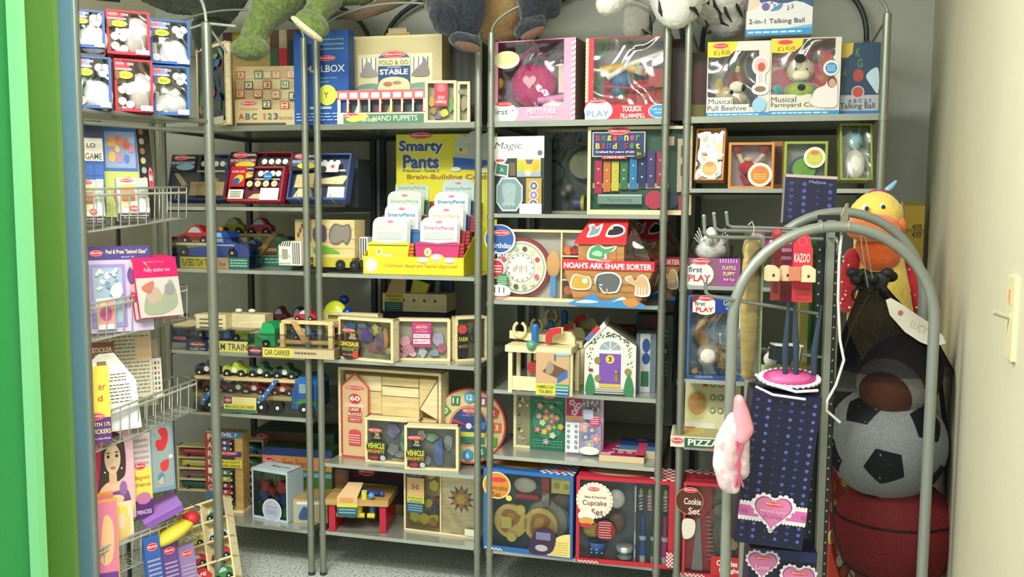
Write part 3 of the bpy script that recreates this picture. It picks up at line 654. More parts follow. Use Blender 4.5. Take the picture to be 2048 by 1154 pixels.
# ---- rack 1, craft boxes on easels
def craft(x0, x1, yt, yb, d, c, ci, label, yaw, lean, contents, sticker, D=.05, artx=None, stand=True, z=A2):
    sp = spot(1, x0, x1, yt, yb, z=z+.012, d=d, yaw=yaw, lean=lean, D=D)
    def art(a):
        a.rect(0,.62,.44,1,'241c26') if c != 'c03048' or 1 else 0; a.rect(.01,.72,.43,.86,c); a.logo(.17,.93,.26,.12); a.text('ooc.',.36,.93,.14,.05,'f0ece0'); a.text('DECORATE-YOUR-OWN',.22,.81,.40,.055,'f0ece8'); a.ell(.27,.72,.16,.07,sticker)
        if artx: artx(a)
    def ins(t, W, H, y0, y1):
        for i, cc in enumerate(contents[0]):
            m = MB(); x = W*(.06+.11*i); m.cyl((x, y1*.8, H*.80), (x, y1*.2, H*.80), .011, cc, 12); m.cyl((x, y1*.2, H*.80), (x, y1*.1, H*.80), .0115, 'dfe6e4', 12); m.build('paint_pot', t)
        m = MB()
        for poly, cc in contents[1]: m.prism([(W*(p-.5), H*q) for p, q in poly], y1*.35, y1*.9, cc)
        m.build('wooden_piece', t)
        m = MB(); m.box((-W*.05, W*.42), (y1*.3, y1*.5), (H*.635, H*.665), 'ece8dc'); m.build('brush', t)
    t = wbox('craft_kit_box', sp, label, 'toy box', D, (.006,.006,.008,.006), c, None, ci, D*.7, art=art, inside=ins, fm=CLEAR, group='craft kit boxes on easels in the corner rack')
    if stand: easel(t, sp.W)
    return t
TR = [([(.36,.12),(.98,.12),(.98,.42),(.80,.42),(.80,.50),(.68,.50),(.68,.42),(.36,.42)], WOOD), ([(.05,.60),(.12,.62),(.30,.36),(.22,.32)], WOODL)]
craft(330, 446, 315, 404, .09, '2c3c80', '3c4252', 'blue craft kit box with a wooden train, at the left on the second shelf', 0, 16, (('b85860','6a7a74','a84850','c8b8a8'), TR), '88b8dc')
craft(445, 571, 311, 397, .05, '8c2034', '54303c', 'dark red craft kit box with yellow sticker, behind a smaller red one', 2, 20, (('a04858','dcd058','7a8488','b4b8b8'), [([(.1,.1),(.5,.1),(.5,.3),(.1,.3)], WOOD)]), 'ecd848')
CR = [([(.08,.28),(.40,.28),(.40,.60),(.10,.56)], WOOD), ([(.08,.06),(.40,.06),(.36,.26),(.16,.26)], WOODL), ([(.46,.36),(.90,.36),(.98,.54),(.86,.54),(.46,.46)], WOODL), ([(.66,.06),(.94,.06),(.94,.30),(.66,.30)], mat('f0eee0'))]
craft(571, 690, 315, 396, .02, '3a5290', '3c4a6c', 'blue craft kit box with race car parts, rightmost of the craft kits', 4, 22, (('9aaab4','7088a0','60788c'), CR), 'd4d840', artx=lambda a: a.rect(.50,.58,.82,.80,'dfe2e0').circ(.56,.64,.06,'3a3a40').star(.72,.70,.05,'c05040'))
def smallart(a):
    a.rect(0,.40,.30,1,'c82030'); a.text('SUPER CAR',.15,.84,.24,.06,'f4f0ec'); a.ell(.17,.62,.10,.12,'e4c840',rot=30); a.ell(.13,.56,.07,.09,'3860a8',rot=30); a.rect(.02,.05,.30,.32,'f0eee4'); a.lines(.06,.08,.26,.28,4,'4a4a44',3)
    a.circ(.72,.70,.08,'2c78b8'); a.text('Paint it',.72,.70,.11,.04,'ffffff'); a.rect(.62,.02,.96,.36,'f6f6f0')
    for i in range(4): a.circ(.40+.155*i,.48,.055,'ead8ac'); a.circ(.40+.155*i,.48,.02,'c8a870')
craft(453, 560, 338, 405, -.005, 'b02c40', '6e3040', 'small red craft kit box with wooden wheels, in front of the larger red box', 2, 18, (('b85868','dcd468','7aa0b8','88b0d0'), [([(.36,.1),(.46,.22),(.6,.24),(.6,.08)], WOODL)]), 'e4c840', D=.035, artx=smallart, stand=False)
sp = spot(1, 672, 706, 330, 405, z=A2, d=.10)
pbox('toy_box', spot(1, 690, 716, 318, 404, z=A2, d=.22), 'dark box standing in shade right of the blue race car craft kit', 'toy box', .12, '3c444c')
# ---- rack 1, trucks behind
def truckbase(sp, name, label, D=.09): return thing(name, sp, label, 'toy truck', 'boxed wooden trucks in the corner rack')
sp = spot(1, 345, 497, 450, 536, z=A3, d=.03, yaw=3); t = truckbase(sp, 'toy_tow_truck', 'blue wooden tow truck carrying a red car, left on the third shelf'); W, H = sp.W, sp.H
def tl(a):
    a.rect(.10,0,.58,.95,'d8cc48'); a.text('FLATBED TOW TRUCK',.34,.48,.44,.62,'3c3c30'); a.rect(.58,0,.74,.95,'c8a880'); a.text('Truck',.66,.4,.1,.3,'3a4a78'); a.rect(.74,0,1,.95,'2f6c60'); a.lines(.76,.15,.98,.85,3,'a8d0c0',2)
tray(t, W, .10, '283868', H*.27, lab=tl)
m = MB(); m.box((-W*.47, W*.02), (.012, .088), (H*.52, H*.58), WOODL); m.build('flatbed', t)
m = MB(); m.prism([(W*.02,H*.24),(W*.50,H*.24),(W*.50,H*.40),(W*.40,H*.56),(W*.28,H*.60),(W*.20,H*.84),(-W*.02,H*.86),(-W*.02,H*.5),(-W*.42,H*.44),(-W*.42,H*.3)], .01, .09, mat('2448a0', .3)); a = Art(m, (-W/2, .01, 0), (1,0,0), (0,0,1), W, H); a.poly([(.54,.60),(.66,.60),(.63,.82),(.54,.82)],'8cc4dc'); a.rect(.51,.52,.80,.55,'d0dce4'); m.build('truck_body', t)
m = MB(); m.cyl((W*.06, .05, H*.86), (W*.06, .05, H*.94), .009, 'e08030'); m.build('beacon', t)
for x in (-.36, .28): wheel(t, W*x, .004, H*.36, .019)
car_body(t, -W*.24, .02, H*.57, W*.42, H*.42, .05, mat('c0202c', .3))
hull(t, W, H*.72, .10)
sp = spot(1, 425, 583, 436, 528, z=A3, d=.20, yaw=8); t = truckbase(sp, 'toy_car_carrier', 'wooden car carrier with green cab and two cars on top, back of the third shelf'); W, H = sp.W, sp.H
def cl_(a): a.rect(0,0,.62,.95,'c8a468'); a.rect(.62,0,1,.95,'2f7060'); a.lines(.66,.2,.98,.8,2,'8cc0a8',2)
tray(t, W, .10, WOODD, H*.22, lab=cl_)
m = MB(); m.box((-W*.5, W*.3), (.01, .09), (H*.60, H*.67), WOOD); m.build('upper_deck', t)
m = MB(); m.prism([(W*.05,H*.26),(W*.11,H*.22),(W*.30,H*.64),(W*.23,H*.66)], .0, .012, WOODD); m.build('ramp', t)
m = MB(); m.prism([(W*.30,H*.22),(W*.48,H*.22),(W*.48,H*.52),(W*.42,H*.60),(W*.34,H*.60),(W*.30,H*.5)], .01, .09, mat('2a8c58', .35)); m.build('cab', t)
m = MB(); m.box((W*.05, W*.3), (.02, .08), (H*.30, H*.38), WOODD); m.build('lower_deck', t)
car_body(t, -W*.28, .025, H*.66, W*.30, H*.34, .045, mat('a8b430', .35)); car_body(t, W*.06, .025, H*.66, W*.32, H*.34, .045, mat('b02c50', .35))
car_body(t, -W*.04, .03, H*.28, W*.26, H*.28, .045, mat('2c4c88', .35)); hull(t, W, H*.62, .10)
sp = spot(1, 560, 714, 438, 534, z=A3, d=.05, yaw=-4); t = thing('toy_animal_truck', sp, 'wooden safari truck with animal cut-outs and zebra-striped cab', 'toy truck', 'boxed wooden trucks in the corner rack'); W, H = sp.W, sp.H
m = MB(); m.box((-W*.34, W*.42), (.03, .11), (H*.26, H*.98), WOOD)
a = Art(m, (-W*.34, .03, H*.26), (1,0,0), (0,0,1), W*.76, H*.72)
for v in (.25,.5,.75): a.rect(0,v-.006,1,v+.006,'a88850')
a.blob([(.32,.42),(.29,.70),(.40,.88),(.52,.80),(.52,.46),(.44,.40)],'5c5478'); a.blob([(.60,.38),(.57,.66),(.66,.90),(.80,.86),(.92,.88),(.95,.60),(.88,.34),(.80,.42),(.72,.34)],'6e6860'); a.blob([(.60,.42),(.60,.66),(.68,.86),(.80,.82),(.90,.84),(.92,.60),(.86,.40),(.8,.48),(.72,.4)],'8a8478'); a.blob([(.30,.22),(.42,.31),(.56,.28),(.76,.12),(.56,.10),(.34,.08)],'68b030')
m.build('cargo_box', t)
m = MB(); m.prism([(-W*.5,H*.10),(-W*.20,H*.10),(-W*.20,H*.56),(-W*.44,H*.56),(-W*.5,H*.48)], -.01, .10, 'e8e6da'); a = Art(m, (-W*.5, -.01, H*.10), (1,0,0), (0,0,1), W*.3, H*.46)
for i in range(4): a.poly([(.62+.09*i,.06),(.66+.09*i,.06),(.65+.09*i,.96),(.61+.09*i,.96)],'2c2c2c')
for i in range(5): a.poly([(.06+.10*i,.80),(.10+.10*i,.80),(.16+.10*i,1),(.12+.10*i,1)],'2c2c2c')
a.rect(.16,.28,.42,.68,'a8a89c'); a.lines(.18,.3,.40,.66,5,'88887c',2,.4); a.circ(.08,.4,.03,'a8a89c'); a.circ(.50,.4,.03,'a8a89c'); a.rect(.03,.08,.55,.14,'c8c8bc'); m.build('cab', t)
m = MB(); m.box((-W*.34, -W*.14), (.022, .03), (H*.56, H*.98), 'b8a070'); a = Art(m, (-W*.34, .022, H*.56), (1,0,0), (0,0,1), W*.22, H*.42)
for i in range(6): a.ell(.2+.12*i,.3+(i % 3)*.2,.08,.12,'6a4c28')
m.build('giraffe_cutout', t)
m = MB(); m.box((-W*.1, W*.4), (.02, .12), (H*.08, H*.26), 'c0b83c'); m.build('chassis', t)
for x in (-.30, .26, .44): wheel(t, W*x, .012, H*.13, .019, hub='3c5478')
m = MB(); m.box((W*.45, W*.55), (.05, .09), (H*.22, H*.66), 'e0e4e4'); a = Art(m, (W*.45, .05, H*.22), (1,0,0), (0,0,1), W*.1, H*.42)
for i in range(3): a.rect(.1+.3*i,0,.25+.3*i,1,'2c2c34')
m.build('zebra_tail_board', t)
# ---- rack 1, fourth shelf: train, car carrier
def sceneart(c1, logoside, segs): pass
sp = spot(1, 385, 505, 635, 698, z=A4, yb_=None) if False else spot(1, 374, 503, 631, 701, z=A4, yaw=4); t = truckbase(sp, 'toy_train', 'wooden farm train in a blue box labelled FARM TRAIN'); W, H = sp.W, sp.H
def tr(a): a.rect(0,0,.34,1,'30508c'); a.logo(.17,.6,.26,.5); a.text('CLASSIC TOY',.17,.18,.24,.2,'c8d4e4'); a.rect(.34,0,1,1,'d8d068'); a.text('FARM TRAIN',.64,.5,.6,.6,'4a3c58')
tray(t, W, .10, '30508c', H*.30, lab=tr)
m = MB(); m.box((-W*.38, W*.08), (.015, .085), (H*.56, H*1.0), WOODL)
for i in range(3): m.box((-W*.32, W*.03), (.012, .0155), (H*(.64+.11*i), H*(.66+.11*i)), '3a342c')
m.build('slatted_wagon', t)
m = MB(); m.box((-W*.40, W*.12), (.02, .08), (H*.36, H*.56), '3c5a90'); m.build('wagon_base', t)
for x in (-.30, -.02): wheel(t, W*x, .008, H*.44, .015)
hull(t, W, H*.62, .10)
sp = spot(1, 452, 528, 628, 694, z=A4, d=.06, yaw=4); t = truckbase(sp, 'toy_train', 'cream wooden wagon on a yellow base right of the slatted farm wagon'); W, H = sp.W, sp.H
m = MB(); m.box((-W*.5, W*.5), (.01, .08), (H*.48, H*.98), WOODL); m.box((-W*.44, W*.44), (.006, .07), (H*.2, H*.48), 'c8cc38'); m.build('wagon', t)
m = MB(); m.box((-W*.45, W*.45), (.02, .08), (0, H*.2), '2c4470'); m.build('base_card', t)
for x in (-.25, .28): wheel(t, W*x, .0, H*.32, .016)
m = MB(); m.sph((-W*.3, .045, H*1.05), (.014, .012, .008), 'f2f2ec'); m.sph((W*.05, .045, H*1.05), (.014, .012, .008), 'f2f2ec'); m.build('bales', t)
sp = spot(1, 341, 395, 640, 688, z=A4, d=.16, yaw=0); t = truckbase(sp, 'toy_train', 'second boxed farm train half hidden at the left end of the shelf'); W, H = sp.W, sp.H
tray(t, W*1.2, .10, '2c4880', H*.32, lab=lambda a: a.logo(.4,.6,.5,.5)); m = MB(); m.box((-W*.45, W*.6), (.01, .09), (H*.62, H*.98), WOODL); m.box((-W*.4, W*.5), (.02, .08), (H*.32, H*.62), '4a6280'); m.build('wagon', t)
m = MB()
for i in range(2): m.sph((-W*.25+W*.5*i, .05, H*1.12), (.017, .012, .010), 'e8e0d8'); m.sph((-W*.15+W*.5*i, .045, H*1.16), (.010, .012, .008), '302420')
m.build('toy_cows', t); hull(t, W*1.2, H*.7, .1)
sp = spot(1, 497, 668, 632, 712, z=A4, yaw=3); t = truckbase(sp, 'toy_car_carrier', 'wooden car carrier with bright green cab labelled CAR CARRIER'); W, H = sp.W, sp.H
def cc(a): a.rect(0,0,.17,1,'44366c'); a.logo(.085,.6,.15,.5); a.rect(.17,0,.52,1,'d8cc50'); a.text('CAR CARRIER',.345,.5,.30,.6,'3a3444'); a.rect(.52,0,1,1,'c4b48c'); a.lines(.55,.3,.8,.8,1,'6a5a48',3)
tray(t, W, .10, WOOD, H*.22, lab=cc)
m = MB(); m.prism([(-W*.44,H*.24),(-W*.20,H*.24),(-W*.20,H*.66),(-W*.24,H*.80),(-W*.34,H*.80),(-W*.38,H*.56),(-W*.44,H*.52)], .01, .09, mat('28a060', .3)); m.build('cab', t)
m = MB(); m.box((-W*.12, W*.48), (.01, .09), (H*.80, H*.88), WOOD); m.build('upper_deck', t)
m = MB(); m.prism([(W*.0,H*.86),(W*.06,H*.86),(W*.22,H*.38),(W*.14,H*.36)], .0, .012, WOODD); m.build('ramp', t)
for x in (-.14, .42): m = MB(); m.box((W*x, W*(x+.05)), (.01, .03), (H*.23, H*.81), WOOD); m.build('deck_post', t)
m = MB(); m.box((-W*.18, W*.46), (.02, .08), (H*.32, H*.40), WOODD); m.build('lower_deck', t)
car_body(t, W*.10, .03, H*.42, W*.26, H*.30, .045, mat('2c4c8c', .35)); car_body(t, W*.12, .03, H*.88, W*.26, H*.26, .045, mat('b02438', .35)); wheel(t, -W*.30, .006, H*.30, .016); hull(t, W, H*.55, .1)
sp = spot(1, 640, 702, 596, 632, z=A4+.075, d=.12, yaw=3); t = thing('toy_car', sp, 'yellow wooden car with dark blue wheels on top of the car carrier', 'toy car'); W, H = sp.W, sp.H
m = MB(); m.sph((-W*.1, .03, H*.4), (W*.42, .03, H*.5), mat('d4dc38', .2)); m.build('body', t)
m = MB(); m.sph((W*.32, .02, H*.55), (.022, .02, .024), mat('1c3890', .2)); m.sph((W*.05, .07, H*.9), (.02, .02, .018), mat('1c3890', .2)); m.build('roller', t); wheel(t, -W*.08, -.002, H*.16, .009)
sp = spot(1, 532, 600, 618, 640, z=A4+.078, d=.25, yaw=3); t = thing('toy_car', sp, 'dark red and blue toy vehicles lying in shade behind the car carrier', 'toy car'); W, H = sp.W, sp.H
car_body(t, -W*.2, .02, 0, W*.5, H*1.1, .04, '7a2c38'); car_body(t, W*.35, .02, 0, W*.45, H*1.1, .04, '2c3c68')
# ---- rack 1, fifth shelf: big racing car carrier
sp = spot(1, 388, 633, 716, 823, z=A5, yaw=4); t = truckbase(sp, 'toy_car_carrier', 'large wooden racing car carrier with blue cab and six racing cars'); W, H = sp.W, sp.H
m = MB(); m.box((-W*.5, W*.32), (.01, .11), (H*.58, H*.63), WOOD); m.build('upper_deck', t)
m = MB(); m.box((-W*.5, W*.34), (.01, .11), (H*.26, H*.33), WOOD); m.box((-W*.46, -W*.2), (.02, .10), (H*.10, H*.26), WOODL); m.build('lower_deck', t)
for x in (-.45, .0):
    m = MB(); m.prism([(W*x,H*.16),(W*(x+.035),H*.14),(W*(x+.20),H*.62),(W*(x+.165),H*.63)][::1], -.004, .004, '3868b0'); a = Art(m, (0,-.004,0),(1,0,0),(0,0,1),W,H)
    for i in range(4): f = (i+.5)/4; a.star(x+.02+.155*f, .17+.45*f, .010, 'f0f0e8')
    m.build('ramp', t)
m = MB(); m.prism([(W*.30,H*.14),(W*.5,H*.14),(W*.5,H*.62),(W*.46,H*.70),(W*.36,H*.70),(W*.33,H*.6),(W*.30,H*.4)], .0, .12, mat('2868b4', .3)); a = Art(m, (-W/2,0,0),(1,0,0),(0,0,1),W,H); a.rect(.86,.42,.94,.58,'a8ccd8'); a.poly([(.80,.24),(1,.20),(1,.28),(.9,.32)],'48a038'); m.build('cab', t)
m = MB(); a0 = (-W*.24, .02); m.box((-W*.24, W*.02), (-.006, .004), (H*.03, H*.30), 'd8cc90'); a = Art(m, (-W*.24, -.006, H*.03),(1,0,0),(0,0,1),W*.26,H*.27); a.rect(0,.55,.24,1,'30386c'); a.logo(.12,.78,.2,.3); a.rect(0,.22,1,.55,'d8d050'); a.text('MEGA RACE CAR CARRIER',.5,.38,.9,.2,'3a3a30'); a.rect(0,0,1,.2,'3c6c60'); m.build('label_card', t)
for i, x in enumerate((-.36, .06, .19, .40)): wheel(t, W*x, -.004, H*.14, .024)
for x, z, c in ((-.42,.63,'4a3c60'),(-.19,.63,'b8c848'),(.02,.63,'4a7858'),(.22,.63,'3c6048'),(-.36,.33,'a82c40'),(-.16,.33,'28344c'),(-.03,.33,'b02830'),(.20,.33,'c84c30')):
    car_body(t, W*x, .03, H*z, W*.20, H*.30, .045, c, racer=True)
hull(t, W, H*.58, .12)
sp = spot(1, 345, 600, 700, 790, z=A5, d=.30)
# ---- rack 1, bottom shelf
def crate(sp, label, cells, D=.06, name='toy_vehicle_set', group=None, rows=3, cols=1, cat='toy set', c=WOODL, sub='toy_car', artx=None):
    W, H = sp.W, sp.H; t = thing(name, sp, label, cat, group); w = .007
    m = MB(); m.box((-W/2, W/2), (D-.004, D), (0, H), c)
    for i in range(cols+1): x = -W/2 + (W-w)*i/cols; m.box((x, x+w), (0, D-.004), (0, H), c)
    for j in range(rows+1): z = (H-w)*j/rows; m.box((-W/2, W/2), (.0005, D-.0045), (z, z+w), c)
    m.build('crate', t); k = 0
    for j in range(rows):
        for i in range(cols):
            cc = cells[k % len(cells)]; k += 1
            if not cc: continue
            x = -W/2 + (W-w)*(i+.5)/cols + w/2; z = (H-w)*(rows-1-j)/rows + w; cw = W/cols - w*1.5; ch = H/rows - w*1.3
            if isinstance(cc, tuple): m = MB(); m.box((x-cw*.44, x+cw*.44), (.012, D-.012), (z+ch*.16, z+ch*.8), cc[0]); m.box((x-cw*.36, x+cw*.3), (.0105, .0125), (z+ch*.5, z+ch*.7), cc[1]); b = m.build('toy_bus', t); [wheel(b, x+cw*s, .004, z+ch*.16, ch*.15, .01) for s in (-.28,.28)]
            else: car_body(t, x, .012, z, cw*.86, ch*.72, D*.6, cc, sub)
    if artx: m = MB(); artx(Art(m, (-W/2, -.0006, 0), (1,0,0), (0,0,1), W, H)); m.build('label', t)
    return t
crate(spot(1, 355, 438, 893, 1010, z=S6, d=.28, yaw=8), 'wooden crate of toy buses and trucks at the back left of the bottom shelf', [('a83040','c87880'),('c8c050','e8e4c8'),('6a7470','a83c40'),('2c5848','3c6858')], rows=4)
crate(spot(1, 462, 528, 880, 1000, z=S6, d=.24, yaw=8), 'wooden crate of blue and purple toy cars behind the parking toy', ['4a80a0','6a8060','7a3c60','3c4c70'], rows=4)
sp = spot(1, 413, 486, 862, 1020, z=S6, yaw=6); t = thing('toy_parking_garage', sp, 'upright wooden parking garage toy reading PARKING with stacked cars', 'toy'); W, H = sp.W, sp.H
m = MB(); m.prism([(-W*.5,0),(W*.5,0),(W*.5,H*.98),(-W*.22,H*.98),(-W*.3,H),(-W*.44,H),(-W*.5,H*.94)], .0, .06, WOODD); a = front(m, W, H)
a.rect(.0,.25,.27,.97,'a83c38'); [a.text(ch,.135,.92-.105*i,.11,.07,'f0ece4') for i, ch in enumerate('PARKING')]; a.rect(.02,.02,.27,.24,'4a6ca0'); a.rect(.06,.04,.24,.12,'e0cc40'); a.rect(.3,.92,1,.99,'3870a8'); a.text('LEVEL 7',.62,.955,.5,.045,'e8ecf0'); a.rect(.32,.04,.80,.91,'3a3034'); a.rect(.34,.69,.98,.75,'3c3a78'); a.logo(.6,.73,.56,.05); a.rect(.30,.55,1,.65,'d8cc40'); a.text('PARK & COUNT',.65,.62,.6,.03,'3a3a28'); a.text('PARKING GARAGE',.65,.575,.6,.03,'3a3a28'); a.rect(.34,.04,.80,.08,'d8c040')
for i in range(5): a.poly([(.36+.09*i,.04),(.40+.09*i,.04),(.44+.09*i,.08),(.40+.09*i,.08)],'282828')
m.build('board', t); m = MB(); m.box((-W*.48, W*.52), (-.012, .065), (0, .008), WOODL); m.build('base', t)
for i, (v, c) in enumerate(((.86,'5a4668'),(.79,'4a4478'),(.49,'4c7850'),(.41,'9aa840'),(.33,'7a2c34'),(.25,'b03038'),(.17,'a84838'))):
    m = MB(); z = H*v; m.box((-W*.10, W*.22), (-.012, 0), (z-H*.03, z+H*.03), c); m.sph((W*.06, -.012, z), (.007, .003, .007), 'c8c8d0', 10, 6); b = m.build('toy_car', t)
    for s in (-.13, .25): mm = MB(); mm.cyl((W*s-.005, -.010, z), (W*s+.005, -.010, z), .0095, TYRE, 12); mm.sph((W*s, -.019, z), .004, 'e8e4d8', 8, 6); mm.build('wheel', b)
sp = spot(1, 505, 575, 940, 1034, z=S6, yaw=-10)
def gearart(a):
    a.circ(.56,.20,.27,'d8dce4'); a.circ(.56,.20,.235,'b4bcd4'); a.text('Melissa & Doug',.56,.27,.3,.03,'d03c44'); a.lines(.42,.12,.7,.22,3,'8890b0',3)
def gearin(t, W, H, y0, y1):
    for (u, v, r, c) in ((-.22,.62,.024,'d02c34'),(.26,.66,.026,'d02c34'),(.0,.55,.02,'b83038'),(-.25,.42,.024,'2c5cb0'),(.25,.40,.024,'2c5cb0'),(-.2,.18,.02,'48b040'),(.3,.16,.024,'48b040')):
        m = MB(); pts = []
        for i in range(20):
            q = r*(1 if i % 2 else .8); pts.append((W*u+q*math.cos(math.pi*i/10), H*v+q*math.sin(math.pi*i/10)))
        m.prism(pts, y1*.3, y1*.8, c); m.build('gear', t)
wbox('gear_toy_box', sp, 'white and pale blue window box with red, blue and green gears', 'toy box', .10, (.007,.007,.010,.012), 'b8ccd8', 'a4b8c4', '7a9470', .05, art=gearart, inside=gearin, fm=CLEAR, ct='c4d0d4', tart=lambda a: a.text('Magnets',.6,.5,.5,.2,'3a4a50'))
def farm(a): a.rect(0,0,1,1,'4c7a44'); a.rect(0,.72,1,1,'304890'); a.rect(.0,.62,1,.86,'d0945a'); a.logo(.10,.74,.18,.22); a.text('Farm Friends',.50,.74,.4,.14,'b85040'); a.rect(.02,.02,.22,.55,'88b0c0'); a.ell(.12,.34,.08,.1,'b83838'); a.rect(.24,.50,1,.58,'7ab0c0'); a.blob([(.3,.1),(.4,.45),(.5,.3),(.6,.46),(.8,.2),(.7,.05)],'7a9c48'); a.ell(.5,.3,.06,.14,'a86858')
pbox('puzzle_box', spot(1, 526, 664, 898, 985, z=S6+.02, d=.20, yaw=4), 'long farm puzzle box with orange band on the bottom shelf', 'puzzle box', .10, '3c6040', farm)
pbox('puzzle_box', spot(1, 505, 668, 865, 900, z=S6+.21, d=.30, yaw=4), 'long dark green puzzle box lying on top at the back of the bottom shelf', 'puzzle box', .18, '2f5040', lambda a: a.rect(0,.3,.7,.9,'6a4038').logo(.12,.6,.16,.5))
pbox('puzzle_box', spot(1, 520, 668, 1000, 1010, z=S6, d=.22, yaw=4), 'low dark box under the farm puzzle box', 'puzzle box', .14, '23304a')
def lift(a): a.rect(0,0,1,1,'b8a880'); a.rect(.1,.1,.62,.8,'9aacb0'); a.blob([(.15,.2),(.3,.7),(.5,.5),(.4,.15)],'34507c'); a.rect(.1,.8,.9,.92,'e8e4d8')
pbox('toy_box', spot(1, 587, 655, 1000, 1046, z=S6, yaw=14), 'low wooden boxed toy with clear lid at the right of the bottom shelf', 'toy box', .14, WOOD, lift, top=WOODD)
# ---- wooden tray of cars leaning on the floor
sp = spot(1, 366, 474, 1052, 1205, z=.0, d=-.32, yaw=6, lean=24, D=.05)
t = crate(sp, 'wooden tray of toy cars leaning askew on the floor at the lower left', ['8ab0c8', '2c6858', 'd8c848', 'd8e0e0', 'c03040', 'b83c40', 'c8b83c', '3c8048'], rows=4, cols=2, D=.045)
t.rotation_euler = (t.rotation_euler[0], math.radians(-21), t.rotation_euler[2]); t.location.z += .035
m = MB(); a = Art(m, (-sp.W/2, -.001, 0), (1,0,0), (0,0,1), sp.W, sp.H); a.ell(.08,.86,.28,.08,'e8d868',rot=20); a.logo(.06,.88,.34,.07,20); a.poly([(.12,.0),(.50,.0),(.58,.12),(.44,.22),(.16,.22)],'c82c34'); a.text('SAFE',.33,.15,.26,.04,'ffffff'); a.text('TOYS',.35,.08,.26,.04,'ffffff'); m.build('label', t)
# ================================================================ rack 2
def stable(a):
    a.rect(0,0,1,1,'cbbd8c'); a.rect(.0,.97,1,1,'d6c898'); a = Art(a.mb, a.O+a.ez*(a.H*.333), a.ex, a.ez, a.W, a.H*.667); a.l = 4; a.rect(.08,-.3,.90,.70,'e4dcb4')
    for u in (.11,.68):
        a.rect(u,.33,u+.18,.64,'efeee2')
        for k in range(4): a.rect(u+.015+.05*k,.36,u+.025+.05*k,.64,'5a5a60')
        a.blob([(u,.33),(u+.03,.46),(u+.07,.58),(u+.12,.54),(u+.14,.46),(u+.18,.42),(u+.18,.33)] if u < .5 else [(u,.33),(u+.04,.44),(u+.10,.52),(u+.14,.62),(u+.17,.5),(u+.18,.33)],'a49c98' if u < .5 else '8c8480')
    a.blob([(.08,.0),(.08,.17),(.25,.22),(.5,.15),(.75,.22),(.90,.18),(.90,.0)],'7ea090')
    a.rect(.31,.0,.66,.52,'2c5088'); a.rect(.31,.50,.66,.64,'e2d8ac'); a.ell(.485,.63,.17,.09,'46609c',a0=0,a1=180); a.logo(.485,.685,.26,.11)
    a.text('FOLD & GO',.485,.555,.32,.07,'8a7c4c',.0); a.text('WOODEN',.485,.475,.15,.025,'e8ecec'); a.text('STABLE',.485,.40,.31,.09,'f4f4ec',.03)
    a.blob([(.32,.06),(.34,.26),(.48,.32),(.64,.26),(.65,.06),(.48,.1)],'ead8b0'); a.ell(.42,.2,.05,.04,'b87850'); a.ell(.52,.22,.05,.03,'a8906c'); a.lines(.10,.02,.28,.14,3,'cfe0d4',5,.3); a.lines(.69,.02,.88,.14,3,'cfe0d4',6,.3)
stb = pbox('toy_stable', spot(2, 702, 884, 71, 238, z=S1, d=.14, yaw=2), 'wooden folding toy stable reading FOLD & GO STABLE on the top shelf', 'toy', .11, 'cbbd8c', stable)
m = MB(); w = .105; hz = spot(2, 702, 884, 71, 238, z=S1, d=.14, yaw=2).H; m.tube([(-w*.45-.005,.04,hz),(-w*.42-.005,.04,hz+.012),(w*.42-.005,.04,hz+.012),(w*.45-.005,.04,hz)], .006, WOODD); m.box((-w*.35-.005, w*.35-.005), (.034,.046), (hz+.012,hz+.034), 'a89870'); m.build('handle', stb)
sp = spot(2, 675, 852, 180, 243, z=S1, d=.02, yaw=4)
def pup(a):
    a.rect(0,.72,1,1,'d06868'); [a.rect(.02+.123*i,.77,.11+.123*i,.93,'f4eee2') for i in range(8)]; a.rect(0,0,1,.34,'e8e0cc'); a.rect(.07,.02,.98,.30,'4c8468'); a.logo(.17,.24,.19,.20); a.blob([(.10,.16),(.3,.3),(.36,.2),(.2,.06)],'d8cc58'); a.text('Half-dozen',.36,.14,.18,.14,'e8ecc8'); a.text('HAND PUPPETS',.66,.17,.5,.16,'e8ecc8')
    [a.rect(.115+.123*i,.36,.135+.123*i,.73,'efe6cc') for i in range(8)]
def pupin(t, W, H, y0, y1):
    for i, c in enumerate(('8a6048','d8dce0','3c4448','a83c38','c8a830','98483c','4c7068','a03830')):
        m = MB(); x = -W*.5+W*(.05+.123*i)+.01; m.cyl((x+.004, y1*.5, H*.34), (x+.010, y1*.5, H*.66), .015, c, 12, .004); m.sph((x+.011, y1*.45, H*.66), .006, 'd8a888' if i != 2 else '404848', 10, 6); m.build('finger_puppet', t)
wbox('puppet_box', sp, 'long white and green box with a row of eight finger puppets', 'toy box', .05, (.012,.004,.026,.02), 'efe6cc', 'e8dcc0', '5a6068', .04, art=pup, inside=pupin, fm=CLEAR)
def wmag(sp, label, insides, labelart, D=.045, fr=.010, group='wooden boxed magnet sets', name='magnet_set', ci='a8a48c'):
    t = wbox(name, sp, label, 'toy box', D, (fr,)*4, WOODL, WOODL, ci, D*.75, wall=.006, inside=insides, fm=CLEAR, shellname='wooden_frame', group=group)
    m = MB(); labelart(Art(m, (-sp.W/2, -.0004, 0), (1,0,0), (0,0,1), sp.W, sp.H)); m.build('label', t); return t
def shapes(lst):
    def f(t, W, H, y0, y1):
        for u, v, ru, rv, c in lst:
            m = MB(); pts = []; rn = random.Random(int(u*97+v*31)); k = 11
            for i in range(k):
                q = rn.uniform(.7, 1.1); pts.append((W*(u-.5)+ru*W*q*math.cos(2*math.pi*i/k), H*v+rv*H*q*math.sin(2*math.pi*i/k)))
            m.prism(pts, y1*.45, y1*.8, c); m.build('magnet', t)
    return f
